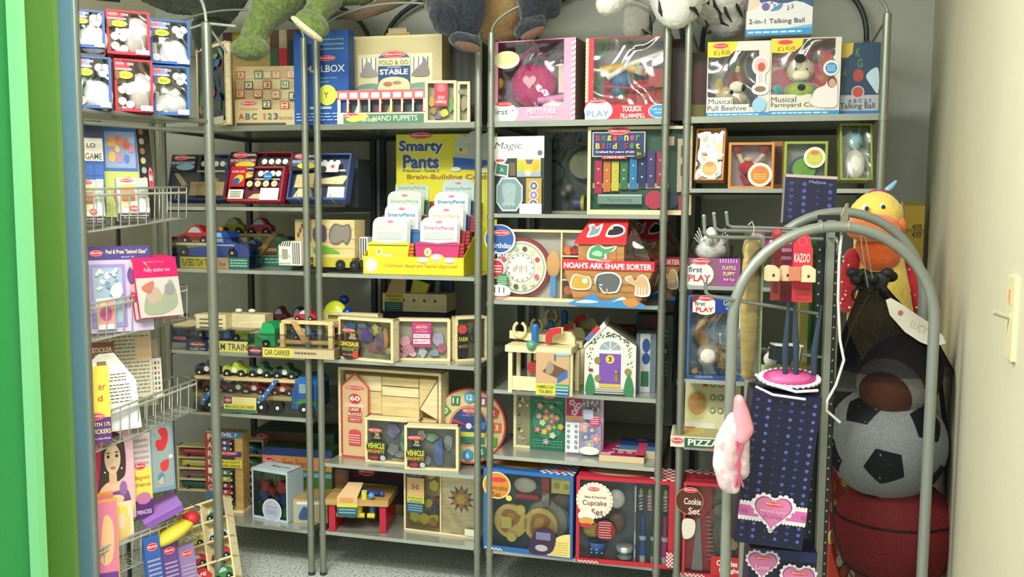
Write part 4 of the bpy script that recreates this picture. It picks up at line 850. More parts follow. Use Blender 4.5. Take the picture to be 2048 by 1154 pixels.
def zoo(a): a.rect(.30,.40,.72,.93,'c8283c'); a.circ(.51,.82,.13,'e07080'); a.text('ZOO',.51,.60,.22,.08,'f4ece8'); a.text('ANIMALS',.51,.50,.34,.07,'f4ece8')
wmag(spot(2, 850, 913, 161, 240, z=S1, d=.02, yaw=12), 'small wooden magnet box with a red label at the right of the top shelf', shapes([(.2,.5,.1,.14,'c8a850'),(.25,.3,.1,.1,'b87850'),(.6,.25,.15,.1,'d8d048'),(.8,.45,.12,.2,'78a058'),(.4,.15,.14,.06,'7868a8')]), zoo)
wmag(spot(2, 914, 940, 163, 240, z=S1, d=.05, yaw=12), 'wooden magnet box behind the red-labelled one, mostly hidden', shapes([(.5,.5,.3,.2,'a89878')]), lambda a: a.rect(.1,.7,.5,.8,'8a8468'))
pbox('toy_box', spot(2, 884, 962, 70, 235, z=S1, d=.26), 'dark grey box with stripes standing in shade under the toy ape', 'toy box', .14, '3a3c3a', lambda a: [a.rect(.18+.2*i,.0,.26+.2*i,.8,'4c4a46') for i in range(4)])
# ---- card display
YEL = mat('e2d92e', .4)
spd = spot(2, 727, 927, 514, 548, z=B3, yaw=2); W, H = spd.W, spd.H
t = thing('card_display', spd, 'yellow cardboard display tray reading Smarty Pants with tall header card', 'display stand'); TD = .26
m = MB(); m.box((-W/2, W/2), (0, .002), (0, H), YEL); a = front(m, W, H); a.ell(.08,.5,.065,.42,'c8c8b8'); a.ell(.08,.5,.05,.32,'dcdcd0'); a.text('Curriculum Based and Teacher-Approved!',.58,.48,.72,.26,'b8843c')
m.box((-W/2, W/2), (0, TD), (0, .002), YEL)
for s in (-1, 1): m.prism([(0,0)]*0 or [(-.001, 0), (.001, 0), (.001, .001)], 0, .001, YEL); m.hexa([(s*W/2-.001,0,0),(s*W/2+.001,0,0),(s*W/2+.001,TD,0),(s*W/2-.001,TD,0),(s*W/2-.001,0,H),(s*W/2+.001,0,H),(s*W/2+.001,TD,H+.13),(s*W/2-.001,TD,H+.13)], YEL)
m.build('tray', t)
hd = spot(2, 792, 985, 274, 500, z=B3, d=.42, yaw=2); HW, HH = hd.W, hd.H
m = MB(); ox = -W/2 + .035; m.box((ox, ox+HW), (TD, TD+.003), (0, HH), YEL); a = Art(m, (ox, TD, 0), (1,0,0), (0,0,1), HW, HH)
for dx in (-.006, .006): 
    for dv in (-.006,.006):
        a.text('Smarty',.25+dx,.905+dv,.44,.10,'f0f0e0',.03); a.text('Pants',.25+dx,.80+dv,.36,.10,'f0f0e0',.03); a.l -= 2
a.l += 2; a.text('Smarty',.25,.905,.44,.10,'34508c',.03); a.text('Pants',.25,.80,.36,.10,'34508c',.03); a.logo(.25,.99,.22,.05); a.text('Preschool - Grade 5',.25,.735,.36,.022,'6a7a30'); a.text('Brain-Building Cards',.52,.685,.82,.045,'a86a38')
for i, (u, v, r) in enumerate(((.66,.90,.07),(.78,.93,.085),(.92,.92,.085))): a.ell(u,v,r,.09,'c6cccc'); a.rect(u-r,.80,u+r,v,'bcc4c6')
a.rect(.61,.86,.72,.90,'e0dc70'); a.circ(.65,.885,.015,'5a5030'); a.poly([(.57,.83),(1,.80),(1,.73),(.93,.73),(.90,.78),(.82,.74),(.58,.75)],'2c60b4'); a.ell(.60,.745,.05,.016,'e8ece8'); a.ell(.88,.735,.06,.016,'e8ece8')
m.build('header_card', t)
STEPS = []
def pantpack(px, x1, yt, yb, d, z0, tint, pants, txt, label, ln=True):
    sp = spot(2, px, x1, yt, yb, z=None, d=d, yaw=2, lean=8, D=.02); W, H = sp.W, sp.H; STEPS.append((sp.loc.x, sp.loc.y, sp.z, sp.W, d))
    tt = thing('card_pack', sp, label, 'card pack', 'card packs in the yellow display')
    r = .028; out = [(-W/2, 0), (W/2, 0), (W/2, H-r)] + [(W/2-r+r*math.cos(q*math.pi/8), H-r+r*math.sin(q*math.pi/8)) for q in range(1, 4)] + [(W/2-r, H), (-W/2+r, H)] + [(-W/2+r-r*math.sin(q*math.pi/8), H-r+r*math.cos(q*math.pi/8)) for q in range(1, 4)] + [(-W/2, H-r)]
    m = MB()
    for k in range(3): m.prism([(x*(1-.02*k)+.004*k, z) for x, z in out], .008*k, .008*k+.005, tint)
    a = front(m, W, H); a.ell(.5,.80,.42,.17,'ccd4cc'); a.ell(.5,.80,.40,.155,tint if isinstance(tint, str) else 'dfe6de'); a.logo(.5,.90,.20,.055); a.text('SmartyPants',.5,.76,.80,.10,txt,.005 if not ln else .015); a.rect(.1,.52,.9,.68,'c8d0cc'); a.lines(.14,.53,.86,.67,3,'a8b4b0',3,.25)
    m.build('card_stack', tt)
    m = MB(); PH = H*.46
    m.prism([(-W*.56,0),(-W*.18,0),(-W*.10,PH*.35),(W*.10,PH*.35),(W*.18,0),(W*.56,0),(W*.60,PH*.9),(W*.48,PH*1.0),(0,PH*.92),(-W*.48,PH*1.0),(-W*.60,PH*.9)], -.012, .026, pants)
    a = Art(m, (-W*.56, -.012, 0), (1,0,0), (0,0,1), W*1.12, PH); a.ell(.28,.5,.09,.2,'f0dc90'); a.text('K' if 'b81' in str(pants) or pants == 'c02068' else 'P',.28,.5,.05,.16,'3a3a30'); a.rect(0,.80,1,.84,'5a4a30')
    m.build('pants_sleeve', tt)
    m = MB(); m.ell = None
    for s in (-1, 1): m.sph((s*W*.36, -.012, .008), (W*.17, .014, .012), 'f0e4dc', 14, 8)
    m.sph((0, -.008, .016), (W*.22, .012, .018), 'c8c8c0', 14, 8); m.build('shoes', tt)
    m = MB(); cx = W*.62
    for q in range(5): m.box((cx-.010, cx+.012), (-.004, .03), (PH*(.12+.17*q), PH*(.12+.17*q)+.011), {'d8c820': 'c87020'}.get(pants, 'a81c30'))
    m.build('spring_clip', tt); return tt
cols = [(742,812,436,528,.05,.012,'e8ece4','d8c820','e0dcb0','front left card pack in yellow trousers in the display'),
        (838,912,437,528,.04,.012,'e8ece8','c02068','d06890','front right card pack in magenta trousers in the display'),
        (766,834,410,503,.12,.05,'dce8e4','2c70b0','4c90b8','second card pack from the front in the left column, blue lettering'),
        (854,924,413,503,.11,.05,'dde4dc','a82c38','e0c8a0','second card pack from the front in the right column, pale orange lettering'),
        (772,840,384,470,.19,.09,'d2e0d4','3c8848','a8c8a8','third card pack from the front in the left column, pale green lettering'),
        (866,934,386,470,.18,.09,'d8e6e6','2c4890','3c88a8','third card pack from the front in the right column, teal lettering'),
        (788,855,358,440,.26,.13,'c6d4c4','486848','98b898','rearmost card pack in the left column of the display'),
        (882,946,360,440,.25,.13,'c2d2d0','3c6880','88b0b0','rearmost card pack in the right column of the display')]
for c in cols: pantpack(c[0], c[1], c[2], c[3], c[4], B3 + c[5], *c[6:])
m = MB()
for d0, k in ((.045, 0), (.115, 2), (.185, 4), (.255, 6)):
    zt = min(STEPS[k][2], STEPS[k+1][2]) - B3 - .006; m.box((-W/2+.004, W/2-.004), (d0-.025, d0+.04), (.002, max(.004, zt)), YEL)
m.build('stepped_insert', t)
# ---- tool kit and magnet sets
pbox('toy_box', spot(2, 772, 890, 625, 700, z=B4, d=.36, yaw=3), 'dark blue box with red band under the wooden tool kit', 'toy box', .16, '28335c', lambda a: a.rect(.1,.75,.9,.9,'5a2830').rect(.12,.1,.3,.6,'b8a048'))
sp = spot(2, 765, 893, 588, 624, z=B4, d=.32, yaw=3); 
sp.loc.z = hitplane(830, 624, BAY[2]['L']+BAY[2]['n']*.32, BAY[2]['n']).z
sp.H = hitplane(830, 588, BAY[2]['L']+BAY[2]['n']*.32, BAY[2]['n']).z - sp.loc.z
t = thing('toy_tool_kit', sp, 'wooden tool kit with four round holes reading TAKE-ALONG TOOL KIT', 'toy'); W, H = sp.W, sp.H
m = MB(); m.box((-W/2, W/2), (0, .14), (0, H), WOODL); a = front(m, W, H)
for i in range(4): a.ell(.33+.165*i,.62,.024,.075,'3a3020'); a.ell(.335+.165*i,.60,.015,.05,'7a6438')
a.rect(.04,.02,.32,.52,'2c5a5c'); a.lines(.07,.1,.29,.45,3,'9ad0d0',2,.3); a.rect(.04,.52,.33,1,'d8cc48'); a.text('TAKE-ALONG',.18,.87,.26,.16,'4a4420'); a.text('TOOL KIT',.19,.66,.2,.15,'4a4420'); m.build('toolbox', t)
m = MB(); m.hexa([(-W*.44,.0,H),(-W*.14,.0,H),(-W*.14,.004,H),(-W*.44,.004,H),(-W*.36,.01,H*1.8),(-W*.14,.01,H*1.8),(-W*.14,.014,H*1.8),(-W*.36,.014,H*1.8)], 'c8a878'); m.build('label_card', t)
m = MB(); m.prism([(-W*.1,H),(W*.15,H),(W*.2,H*1.5),(-W*.05,H*1.8)], .03, .06, 'c8c838'); m.build('toy_saw', t)
m = MB(); m.cyl((W*.3, .05, H), (W*.32, .05, H*1.7), .012, '6a7060'); m.build('toy_hammer', t)
m = MB(); m.box((-W*.46, W*.48), (.10, .13), (H, H*1.95), '2c4470'); m.box((-W*.2, W*.4), (.097, .10), (H*1.7, H*1.95), '7a4030'); m.build('box_back', t)
def dino(a): a.logo(.20,.69,.25,.085); a.rect(.15,.44,.36,.63,'28242c'); a.text('20',.27,.58,.10,.08,'d8d040',.02); a.text('WOODEN',.27,.51,.14,.04,'f0f0e8'); a.blob([(.04,.42),(.2,.46),(.42,.46),(.38,.2),(.34,.04),(.10,.04)],'4c2838'); a.text('DINOSAUR',.22,.37,.34,.11,'e8d838',.03); a.text('MAGNETS',.23,.25,.30,.09,'78a848',.03); a.text('IN A BOX',.2,.12,.2,.04,'a8c070'); a.rect(.28,.05,.38,.22,'c84830')
wmag(spot(2, 677, 786, 637, 717, z=B4, yaw=-10), 'wooden box of dinosaur magnets with yellow lettering at the front left', shapes([(.2,.78,.10,.1,'2c80b8'),(.5,.6,.14,.2,'6a50a0'),(.65,.72,.12,.14,'c8c870'),(.72,.5,.10,.3,'8a7a98'),(.66,.3,.2,.1,'b87870'),(.82,.5,.05,.3,'d8a060'),(.88,.25,.07,.1,'c8c890'),(.4,.8,.1,.07,'7890a0')]), dino)
def prin(a): a.rect(.30,.33,.66,.92,'a83070'); a.rect(.31,.34,.65,.91,'b03a78'); a.logo(.48,.80,.24,.12); a.text('20 WOODEN',.48,.70,.22,.04,'e8b0cc'); a.rect(.33,.55,.63,.64,'ece0e4'); a.rect(.33,.41,.63,.52,'ece0e4'); a.text('PRINCESS',.48,.595,.24,.05,'b04a80'); a.text('MAGNETS',.48,.465,.26,.06,'b04a80')
wmag(spot(2, 792, 900, 638, 721, z=B4, yaw=10), 'wooden box of pink princess magnets with magenta label', shapes([(.14,.45,.12,.14,'d8a0b0'),(.2,.25,.14,.12,'d090a8'),(.78,.5,.12,.18,'b8b0c8'),(.84,.3,.1,.12,'c86880'),(.48,.2,.08,.16,'b8c8cc'),(.7,.18,.1,.1,'90a8b8'),(.12,.12,.1,.06,'b898a0'),(.3,.14,.07,.07,'e0b8b8')]), prin)
wmag(spot(2, 652, 756, 627, 703, z=B4, d=.10, yaw=-2), 'wooden magnet box behind the dinosaur one, touching the left post', shapes([(.2,.7,.1,.1,'3c7890'),(.4,.5,.1,.1,'8a6a60')]), dino)
wmag(spot(2, 911, 974, 633, 716, z=B4, d=.07, yaw=38), 'wooden magnet box turned sideways at the right end of its shelf', shapes([(.2,.3,.1,.2,'a8a090'),(.6,.5,.12,.1,'8a98a0'),(.7,.6,.15,.2,'7898b0')]), lambda a: a.rect(.06,.1,.4,.8,'2c2830').ell(.22,.72,.15,.1,'c84848').text('FARM',.24,.5,.28,.1,'c8d048').text('MAGNETS',.24,.34,.28,.07,'a89858'))
wmag(spot(2, 782, 800, 660, 700, z=B4, d=.16, yaw=0), 'wooden magnet box glimpsed between the dinosaur and princess boxes', shapes([(.5,.5,.3,.2,'a89878')]), lambda a: a.rect(.1,.1,.9,.6,'5a5a3c').lines(.1,.2,.9,.6,4,'a8b048',2))
# ---- unit blocks, vehicle magnets, clock
sp = spot(2, 678, 882, 741, 912, z=B5, yaw=-3); W, H = sp.W, sp.H
t = thing('unit_block_crate', sp, 'large wooden crate of plain building blocks with red label reading 60', 'toy blocks')
m = MB(); shell(m, W, H, .08, .010, .010, .012, .010, WOODL, WOODL, WOODD, .06, .006); m.build('crate', t)
def blockq(u0, v0, u1, v1, c=WOOD, y=.012, pts=None):
    m = MB(); g = .0015
    if pts: m.prism([(W*(p-.5), H*q) for p, q in pts], y, .055, c)
    else: m.box((W*(u0-.5)+g, W*(u1-.5)-g), (y, .055), (H*v0+g, H*v1-g), c)
    m.build('block', t)
for q in ((.06,.75,.42,.92),(.42,.82,.78,.92),(.42,.71,.78,.815),(.06,.50,.42,.75),(.06,.06,.42,.24),(.06,.25,.42,.5),(.42,.06,.6,.25),(.6,.06,.78,.25),(.78,.06,.95,.25)): blockq(*q, c=random.choice((WOOD, WOODL)))
blockq(0,0,0,0, pts=[(.42,.26),(.52,.26),(.52,.34),(.55,.43),(.60,.46),(.65,.43),(.69,.34),(.69,.26),(.78,.26),(.78,.705),(.42,.705)])
blockq(0,0,0,0, c=WOODL, y=.018, pts=[(.535,.26),(.675,.26),(.665,.36),(.605,.44),(.545,.36)])
blockq(0,0,0,0, pts=[(.785,.92),(.95,.92),(.785,.60)]); blockq(0,0,0,0, pts=[(.955,.91),(.955,.49),(.79,.59)], c=WOODL); blockq(0,0,0,0, pts=[(.785,.48),(.955,.48),(.785,.26)]); blockq(0,0,0,0, c=WOODD, pts=[(.955,.47),(.955,.26),(.79,.26)])
m = MB(); a = Art(m, (-W/2, -.0008, 0), (1,0,0), (0,0,1), W, H); P_ = [(.03,.0),(.31,.0),(.31,.80),(.17,.95),(.03,.80)]; a.poly(P_, 'c84848'); a.poly([(.045,.02),(.295,.02),(.295,.79),(.17,.925),(.045,.79)], 'd8b488')
a.logo(.17,.78,.20,.05); a.ell(.17,.66,.06,.055,'c03c40'); a.text('60',.17,.665,.10,.055,'f4ece4',.03); a.text('STANDARD',.17,.585,.20,.035,'f4ece4',.02)
for v, w in ((.54,.12),(.49,.14)): a.rect(.17-w/2,v-.022,.17+w/2,v+.022,'c03c40')
a.text('UNIT',.17,.54,.09,.03,'f4ece4',.02); a.text('BLOCKS',.17,.49,.13,.03,'f4ece4',.02); a.rect(.10,.40,.24,.455,'c85858'); a.text('Ages 3+',.17,.43,.1,.02,'f4ece4'); a.rect(.11,.14,.23,.28,'c84c50'); a.ell(.17,.28,.06,.04,'c84c50'); a.lines(.115,.16,.225,.27,4,'f0d8d0',3,.3)
m.build('label', t)
def veh(a): a.logo(.19,.72,.26,.09); a.rect(.14,.50,.30,.66,'28262c'); a.text('20',.23,.63,.08,.07,'d8d040',.02); a.text('WOODEN',.23,.56,.12,.035,'f0f0e8'); a.blob([(.05,.24),(.05,.46),(.2,.48),(.38,.46),(.37,.2),(.2,.16)],'3a3828'); a.text('VEHICLE',.21,.38,.32,.12,'c8d840',.03); a.text('MAGNETS',.21,.26,.31,.08,'d89838',.03); a.rect(.10,.06,.34,.16,'2a2628'); a.ell(.18,.12,.08,.045,'a82838'); a.ell(.34,.12,.05,.06,'b8bcc0')
vs1 = shapes([(.5,.72,.12,.18,'8a80b0'),(.5,.3,.12,.14,'a8aab0'),(.75,.5,.12,.3,'78b088'),(.62,.2,.1,.08,'b0b4b0')]); vs2 = shapes([(.3,.75,.09,.12,'d0a8a8'),(.5,.72,.12,.1,'90b890'),(.62,.4,.10,.32,'6a80c8'),(.8,.6,.08,.22,'a8a8b0'),(.4,.2,.1,.12,'98a0a8')])
wmag(spot(2, 730, 838, 838, 919, z=B5, d=.055, yaw=0), 'wooden box of vehicle magnets leaning on the block crate, left of two', vs1, veh, ci='7c8078')
wmag(spot(2, 809, 917, 852, 939, z=B5, yaw=8), 'wooden box of vehicle magnets at the shelf edge, right of two', vs2, veh, ci='7c8078')
sp = spot(2, 879, 993, 785, 918, z=B5, d=.10, yaw=4, lean=8); R = sp.H/2; t = thing('toy_clock', sp, 'round wooden sorting clock with coloured numbered shapes', 'toy clock')
m = MB(); m.cyl((0, 0, R), (0, .02, R), R, 'c84040', 40); m.cyl((0, -.001, R), (0, .004, R), R*.95, 'dcc898', 40); a = Art(m, (-R, -.001, 0), (1,0,0), (0,0,1), 2*R, 2*R)
a.circ(.5,.5,.27,'c84840'); a.circ(.5,.5,.26,'d8b050'); a.circ(.5,.5,.245,'32407c'); a.logo(.5,.70,.20,.07); a.text('CLASSIC TOY',.5,.64,.2,.025,'a8b0d0'); a.rect(.28,.27,.72,.36,'3c7868'); a.rect(.28,.36,.72,.42,'c8cc48'); a.poly([(.5,.5),(.26,.60),(.28,.54)],'c03c50'); a.poly([(.5,.48),(.75,.58),(.72,.46)],'3c78b8'); a.circ(.5,.5,.04,'d8d8dc'); m.build('face', t)
for i, (n, c) in enumerate((('1','983c78'),('2','c83c40'),('3','e06830'),('4','60b038'),('5','2c8060'),('6','3c90c0'),('7','7c50a0'),('8','c84890'),('9','e06848'),('10','4c9848'),('11','2f7848'),('12','50a0c8'))):
    th = math.radians(90-30*(i+1)); x, z = R*.76*math.cos(th), R+R*.76*math.sin(th); m = MB(); k = (4, 5, 4, 4, 6, 6, 3, 4, 4, 4, 4, 6)[i]; off = (.78, .3, .78, .78, 0, .5, .5, .78, .78, 0, .78, .5)[i]
    m.prism([(x+R*.16*math.cos(off+2*math.pi*q/k), z+R*.16*math.sin(off+2*math.pi*q/k)) for q in range(k)], -.010, -.001, c); Art(m, (x-R*.1, -.010, z-R*.1), (1,0,0), (0,0,1), R*.2, R*.2).text(n, .5, .5, .75 if len(n) > 1 else .4, .75, 'f0ece0', .02); m.build('number_piece', t)
# ---- bottom shelf: bench, pattern blocks
sp = spot(2, 655, 775, 985, 1062, z=S6, yaw=10); W, H = sp.W, sp.H; t = thing('toy_work_bench', sp, 'wooden toy work bench with red ends and yellow pegs', 'toy'); DD = .17
m = MB(); m.box((-W*.52, W*.52), (-.01, DD), (H*.68, H*.84), WOODD); m.build('bench_top', t)
for s in (-1, 1):
    m = MB(); m.hexa([(s*W*.42-.012, 0, 0), (s*W*.42+.012, 0, 0), (s*W*.42+.012, DD, 0), (s*W*.42-.012, DD, 0), (s*W*.42-.012, 0, H*.68), (s*W*.42+.012, 0, H*.68), (s*W*.42+.012, DD, H*.68), (s*W*.42-.012, DD, H*.68)], mat('b81c34', .3)); m.build('end_panel', t)
for i in range(4):
    m = MB(); x = W*(-.3+.17*i); m.cyl((x-.014, .02, H*.38), (x+.014, .02, H*.38), .010, 'd8c838', 12); m.build('peg', t)
m = MB(); m.cyl((W*.22, .03, H*.45), (W*.22, .03, H*.68), .012, '2c68b0'); m.build('screw', t)
m = MB(); m.cyl((0, .03, H*.45), (0, .03, H*.68), .013, 'd8c838'); m.build('screw', t)
m = MB(); m.tube([(-W*.3, .08, H*.95), (W*.34, .03, H*.92)], .009, '2c3c8c'); m.sph((W*.38, .03, H*.92), .010, '3c50a0'); m.build('wrench', t)
m = MB(); m.cyl((W*.12, -.002, H*.84), (W*.12, -.002, H*1.05), .011, 'd8cc40', 12); m.sph((W*.24, -.005, H*.94), .012, mat('5c9cc8', .1)); m.build('peg', t)
m = MB(); m.add([(-W*.32, -.014, H*.55), (W*.02, -.014, H*.55), (W*.02, -.014, H*.90), (-W*.32, -.014, H*.90), (W*.05, .05, H*1.15), (-W*.2, .05, H*1.15)], [(0,1,2,3),(3,2,4,5)], 'd8b888'); a = Art(m, (-W*.32, -.014, H*.4), (1,0,0), (0,0,1), W*.34, H*.5); a.rect(0,0,1,.5,'2c5868'); a.lines(.1,.15,.9,.45,2,'8cc0c8',3,.4); a.rect(0,.5,1,.68,'d8d040'); a.rect(.15,.74,.8,.95,'d89858'); m.build('label_card', t)
hull(t, W*1.04, H*.0+.001, .001)
sp = spot(2, 808, 958, 937, 1060, z=S6, yaw=-3); W, H = sp.W, sp.H
def pat(t, W, H, y0, y1):
    for u, v, r, k, c in ((.34,.88,.072,6,'d8c430'),(.38,.70,.072,6,'d8c430'),(.12,.20,.075,6,'d4c834'),(.25,.18,.075,6,'d4c834'),(.38,.2,.07,6,'d8c838'),(.37,.15,.06,6,'d87840'),(.06,.6,.06,4,'e08038'),(.31,.42,.06,6,'d8cc48'),(.05,.35,.05,4,'d89848')):
        m = MB(); m.prism([(W*(u-.5)+W*r*math.cos(.52+2*math.pi*q/k), H*v+W*r*math.sin(.52+2*math.pi*q/k)) for q in range(k)], y1*.4, y1*.9, c); m.build('pattern_block', t)
    for pts, c in (([(.29,.30),(.40,.50),(.48,.36),(.42,.26),(.32,.24)],'4c4060'),([(.38,.52),(.46,.50),(.46,.34),(.40,.40)],'904038')):
        m = MB(); m.prism([(W*(p-.5), H*q) for p, q in pts], y1*.4, y1*.9, c); m.build('pattern_block', t)
    m = MB(); cx, cz = W*.26, H*.56; q = W*.155
    m.box((W*.0, W*.48), (y1*.2, y1*.25), (H*.02, H*.98), WOODL)
    for i in range(12):
        th = math.pi*i/6; m.prism([(cx+q*.62*math.cos(th-.22), cz+q*.62*math.sin(th-.22)), (cx+q*1.15*math.cos(th), cz+q*1.15*math.sin(th)), (cx+q*.62*math.cos(th+.22), cz+q*.62*math.sin(th+.22)), (cx+q*.5*math.cos(th), cz+q*.5*math.sin(th))], y1*.15, y1*.2, '44584c')
    for i in range(6):
        th = math.pi*i/3+.52; m.prism([(cx+q*.4*math.cos(th-.4), cz+q*.4*math.sin(th-.4)), (cx+q*.8*math.cos(th-.25), cz+q*.8*math.sin(th-.25)), (cx+q*.8*math.cos(th+.25), cz+q*.8*math.sin(th+.25)), (cx+q*.4*math.cos(th+.4), cz+q*.4*math.sin(th+.4))], y1*.12, y1*.18, 'c87848')
    m.prism([(cx+q*.42*math.cos(math.pi*i/3), cz+q*.42*math.sin(math.pi*i/3)) for i in range(6)], y1*.1, y1*.18, 'd0b83c'); m.build('pattern_board', t)
t = wbox('pattern_block_box', sp, 'wooden box of yellow hexagon pattern blocks beside a star pattern board', 'toy box', .07, (.007,.007,.008,.007), WOODL, WOODL, 'b4a070', .05, wall=.005, inside=pat, fm=CLEAR, shellname='wooden_frame')
m = MB(); m.box((-W*.015, W*.0), (.001, .05), (.007, H-.007), WOODL); m.build('divider', t)
m = MB(); a = Art(m, (-W/2, -.0005, 0), (1,0,0), (0,0,1), W, H); a.rect(.04,.84,.28,.97,'443a6c'); a.logo(.16,.92,.22,.08); a.text('CLASSIC TOY',.16,.86,.18,.03,'b0b0d0'); a.rect(.05,.55,.28,.82,'d8b07c'); a.text('x-x',.16,.68,.1,.08,'6a4c30'); a.rect(.05,.44,.28,.55,'d0cc5c'); a.text('PATTERN BLOCKS',.165,.51,.2,.03,'4a5030'); a.text('AND BOARDS',.165,.465,.18,.03,'4a5030'); a.rect(.05,.29,.27,.44,'2c5478'); a.lines(.07,.31,.26,.42,3,'9cd0c8',3,.3); a.rect(.82,.04,.98,.14,'e0dcc8'); m.build('label', t)
sp = spot(2, 655, 810, 930, 1000, z=S6, d=.22)
pbox('toy_box', spot(2, 700, 812, 932, 1010, z=S6, d=.26), 'dark boxed toy with small red logo behind the toy bench', 'toy box', .14, '2b2c38', lambda a: a.rect(.0,.7,1,1,'4c2434').logo(.3,.85,.3,.2).rect(.2,.25,.55,.6,'b89868').rect(.55,.3,.75,.6,'a8a830').circ(.8,.5,.08,'2c5c98').rect(.0,.0,1,.2,'8a7a48'))
pbox('toy_box', spot(2, 652, 698, 940, 1020, z=S6, d=.24), 'brown boxed toy in the dark at the left of the bottom shelf, behind the bench', 'toy box', .14, '6a5440', lambda a: a.rect(.1,.5,.9,.9,'8a6048').rect(.1,.1,.9,.4,'a88c48'))
# ================================================================ rack 3
def stripes(a, u0, u1, v0, v1, n, c1, c2):
    a.rect(u0, v0, u1, v1, c1)
    for i in range(n):
        v = v0+(v1-v0)*i/n; h = (v1-v0)/n*.5; a.poly([(u0, v), (u1, v+h*.8), (u1, v+h*1.7), (u0, v+h)], c2); a.l -= 1
    a.l += 1
def purse(a):
    stripes(a, 0, .04, .0, .98, 15, 'b898a8', 'f4eef0'); stripes(a, .955, 1, .0, .98, 15, 'b898a8', 'f4eef0')
    a.ell(.20,.77,.155,.11,'f0ecd0'); a.ell(.20,.79,.14,.08,'e8e0a0'); a.ell(.17,.10,.175,.14,'f4f2ec'); a.rect(0,0,.17,.14,'f4f2ec'); a.ell(.18,.225,.10,.03,'d83c48'); a.text('Melissa & Doug',.18,.225,.15,.02,'f8e8e4'); a.text('first',.13,.13,.18,.07,'4a5058',.0); a.circ(.28,.14,.008,'4a5058')
    a.text('PRETTY PURSE',.62,.12,.34,.07,'f8ecf0',.03); a.text('FILL AND SPILL',.62,.045,.26,.03,'f8ecf0',.02)
def pursein(t, W, H, y0, y1):
    m = MB(); m.sph((-W*.04, y1*.55, H*.46), (W*.27, .036, H*.27), mat('c02070', .6, kind='plush', scale=120), 26, 16); o = m.build('plush_purse', t)
    m = MB(); m.tube([(-W*.2, y1*.4, H*.55), (-W*.16, y1*.3, H*.80), (-W*.02, y1*.25, H*.92), (W*.12, y1*.3, H*.80), (W*.14, y1*.4, H*.55)], .006, mat('c03080', .7)); m.build('purse_handle', t)
    m = MB(); a = Art(m, (-W*.04-.03, y1*.10, H*.38), (1,0,0), (0,0,1), .06, .06); a.heart(.5,.5,.42,'eca8b8'); m.build('heart_patch', t)
    m = MB(); m.box((W*.28, W*.42), (y1*.3, y1*.6), (H*.35, H*.70), 'eed0c4'); m.build('play_phone', t)
    m = MB(); m.tube([(W*.05, y1*.3, H*.26), (W*.4, y1*.3, H*.30)], .012, 'd888c0'); m.build('play_lipstick', t)
    m = MB(); m.sph((W*.25, y1*.4, H*.19), (W*.17, .03, H*.06), 'ece6e0'); m.build('play_keys', t)
    m = MB(); m.sph((-W*.42, y1*.4, H*.5), (W*.04, .01, H*.07), 'c8a020'); m.build('play_coin', t)
sp = spot(3, 980, 1151, 80, 240, z=S1, d=.05, yaw=-6)
wbox('toy_purse_box', sp, 'pink window box with a magenta toy purse on the top shelf', 'toy box', .12, (.030,.042,.050,.003), 'f0a4c4', 'd88cb0', '8a8088', .085, art=purse, inside=pursein, fm=FILMW, sart=lambda a: a.rect(0,0,1,1,'6a5450'))
def toolb(a):
    stripes(a, 0, .035, .22, 1, 16, 'd8b858', 'f4f0e8'); a.ell(.16,.12,.17,.13,'f6f6f2'); a.rect(0,0,.16,.12,'f6f6f2'); a.ell(.15,.235,.11,.028,'d83c48'); a.text('Melissa & Doug',.15,.235,.17,.02,'f8e8e4'); a.text('PLAY',.155,.08,.26,.07,'4c98b8',.0)
    a.text('TOOLBOX',.56,.135,.23,.07,'f6f0ee',.03); a.text('FILL',.47,.05,.09,.055,'f6f0ee',.02); a.ell(.56,.05,.05,.025,'e8b0b0'); a.text('SPILL',.66,.05,.11,.055,'f6f0ee',.02); a.ell(.87,.10,.12,.085,'f0f2f2'); a.ell(.87,.10,.11,.075,'3c98cc'); a.text('soft baby',.87,.12,.16,.03,'f0f4f4'); a.text('toys',.87,.08,.08,.03,'f0f4f4')
    rn = random.Random(6)
    for i in range(16): a.circ(.07+.04*rn.random(),.27+.7*rn.random(),.004,'f0c060',6)
def toolin(t, W, H, y0, y1):
    m = MB(); m.box((-W*.30, W*.45), (y1*.5, y1*.9), (H*.20, H*.50), mat('b82430', .6, kind='plush', scale=120)); m.build('plush_toolbox', t)
    m = MB(); m.tube([(-W*.34, y1*.4, H*.62), (-W*.05, y1*.35, H*.66), (W*.22, y1*.35, H*.58)], .014, 'e0b030'); m.build('plush_saw', t)
    m = MB(); m.sph((-W*.08, y1*.4, H*.48), (.035, .02, .03), '34689c'); m.sph((-W*.12, y1*.3, H*.36), (.025, .02, .02), '3c6c88'); m.build('plush_drill', t)
    m = MB(); m.box((W*.24, W*.48), (y1*.3, y1*.5), (H*.40, H*.62), 'b42030'); m.build('plush_pouch', t)
    m = MB(); m.tube([(-W*.28, y1*.2, H*.42), (0, y1*.15, H*.39), (W*.3, y1*.2, H*.42)], .005, 'c03040'); m.build('cord', t)
    m = MB(); m.tube([(-W*.25, y1*.3, H*.52), (W*.02, y1*.25, H*.68), (W*.45, y1*.3, H*.82)], .010, 'ece6d8'); m.build('plush_wrench', t)
    m = MB(); m.tube([(W*.12, y1*.3, H*.56), (W*.16, y1*.25, H*.66)], .018, 'c4bcb4'); m.build('plush_bolt', t)
    m = MB(); m.box((W*.10, W*.2), (y1*.25, y1*.4), (H*.16, H*.3), 'b03038'); m.build('ribbon', t)
sp = spot(3, 1171, 1341, 74, 234, z=S1, d=.04, yaw=2)
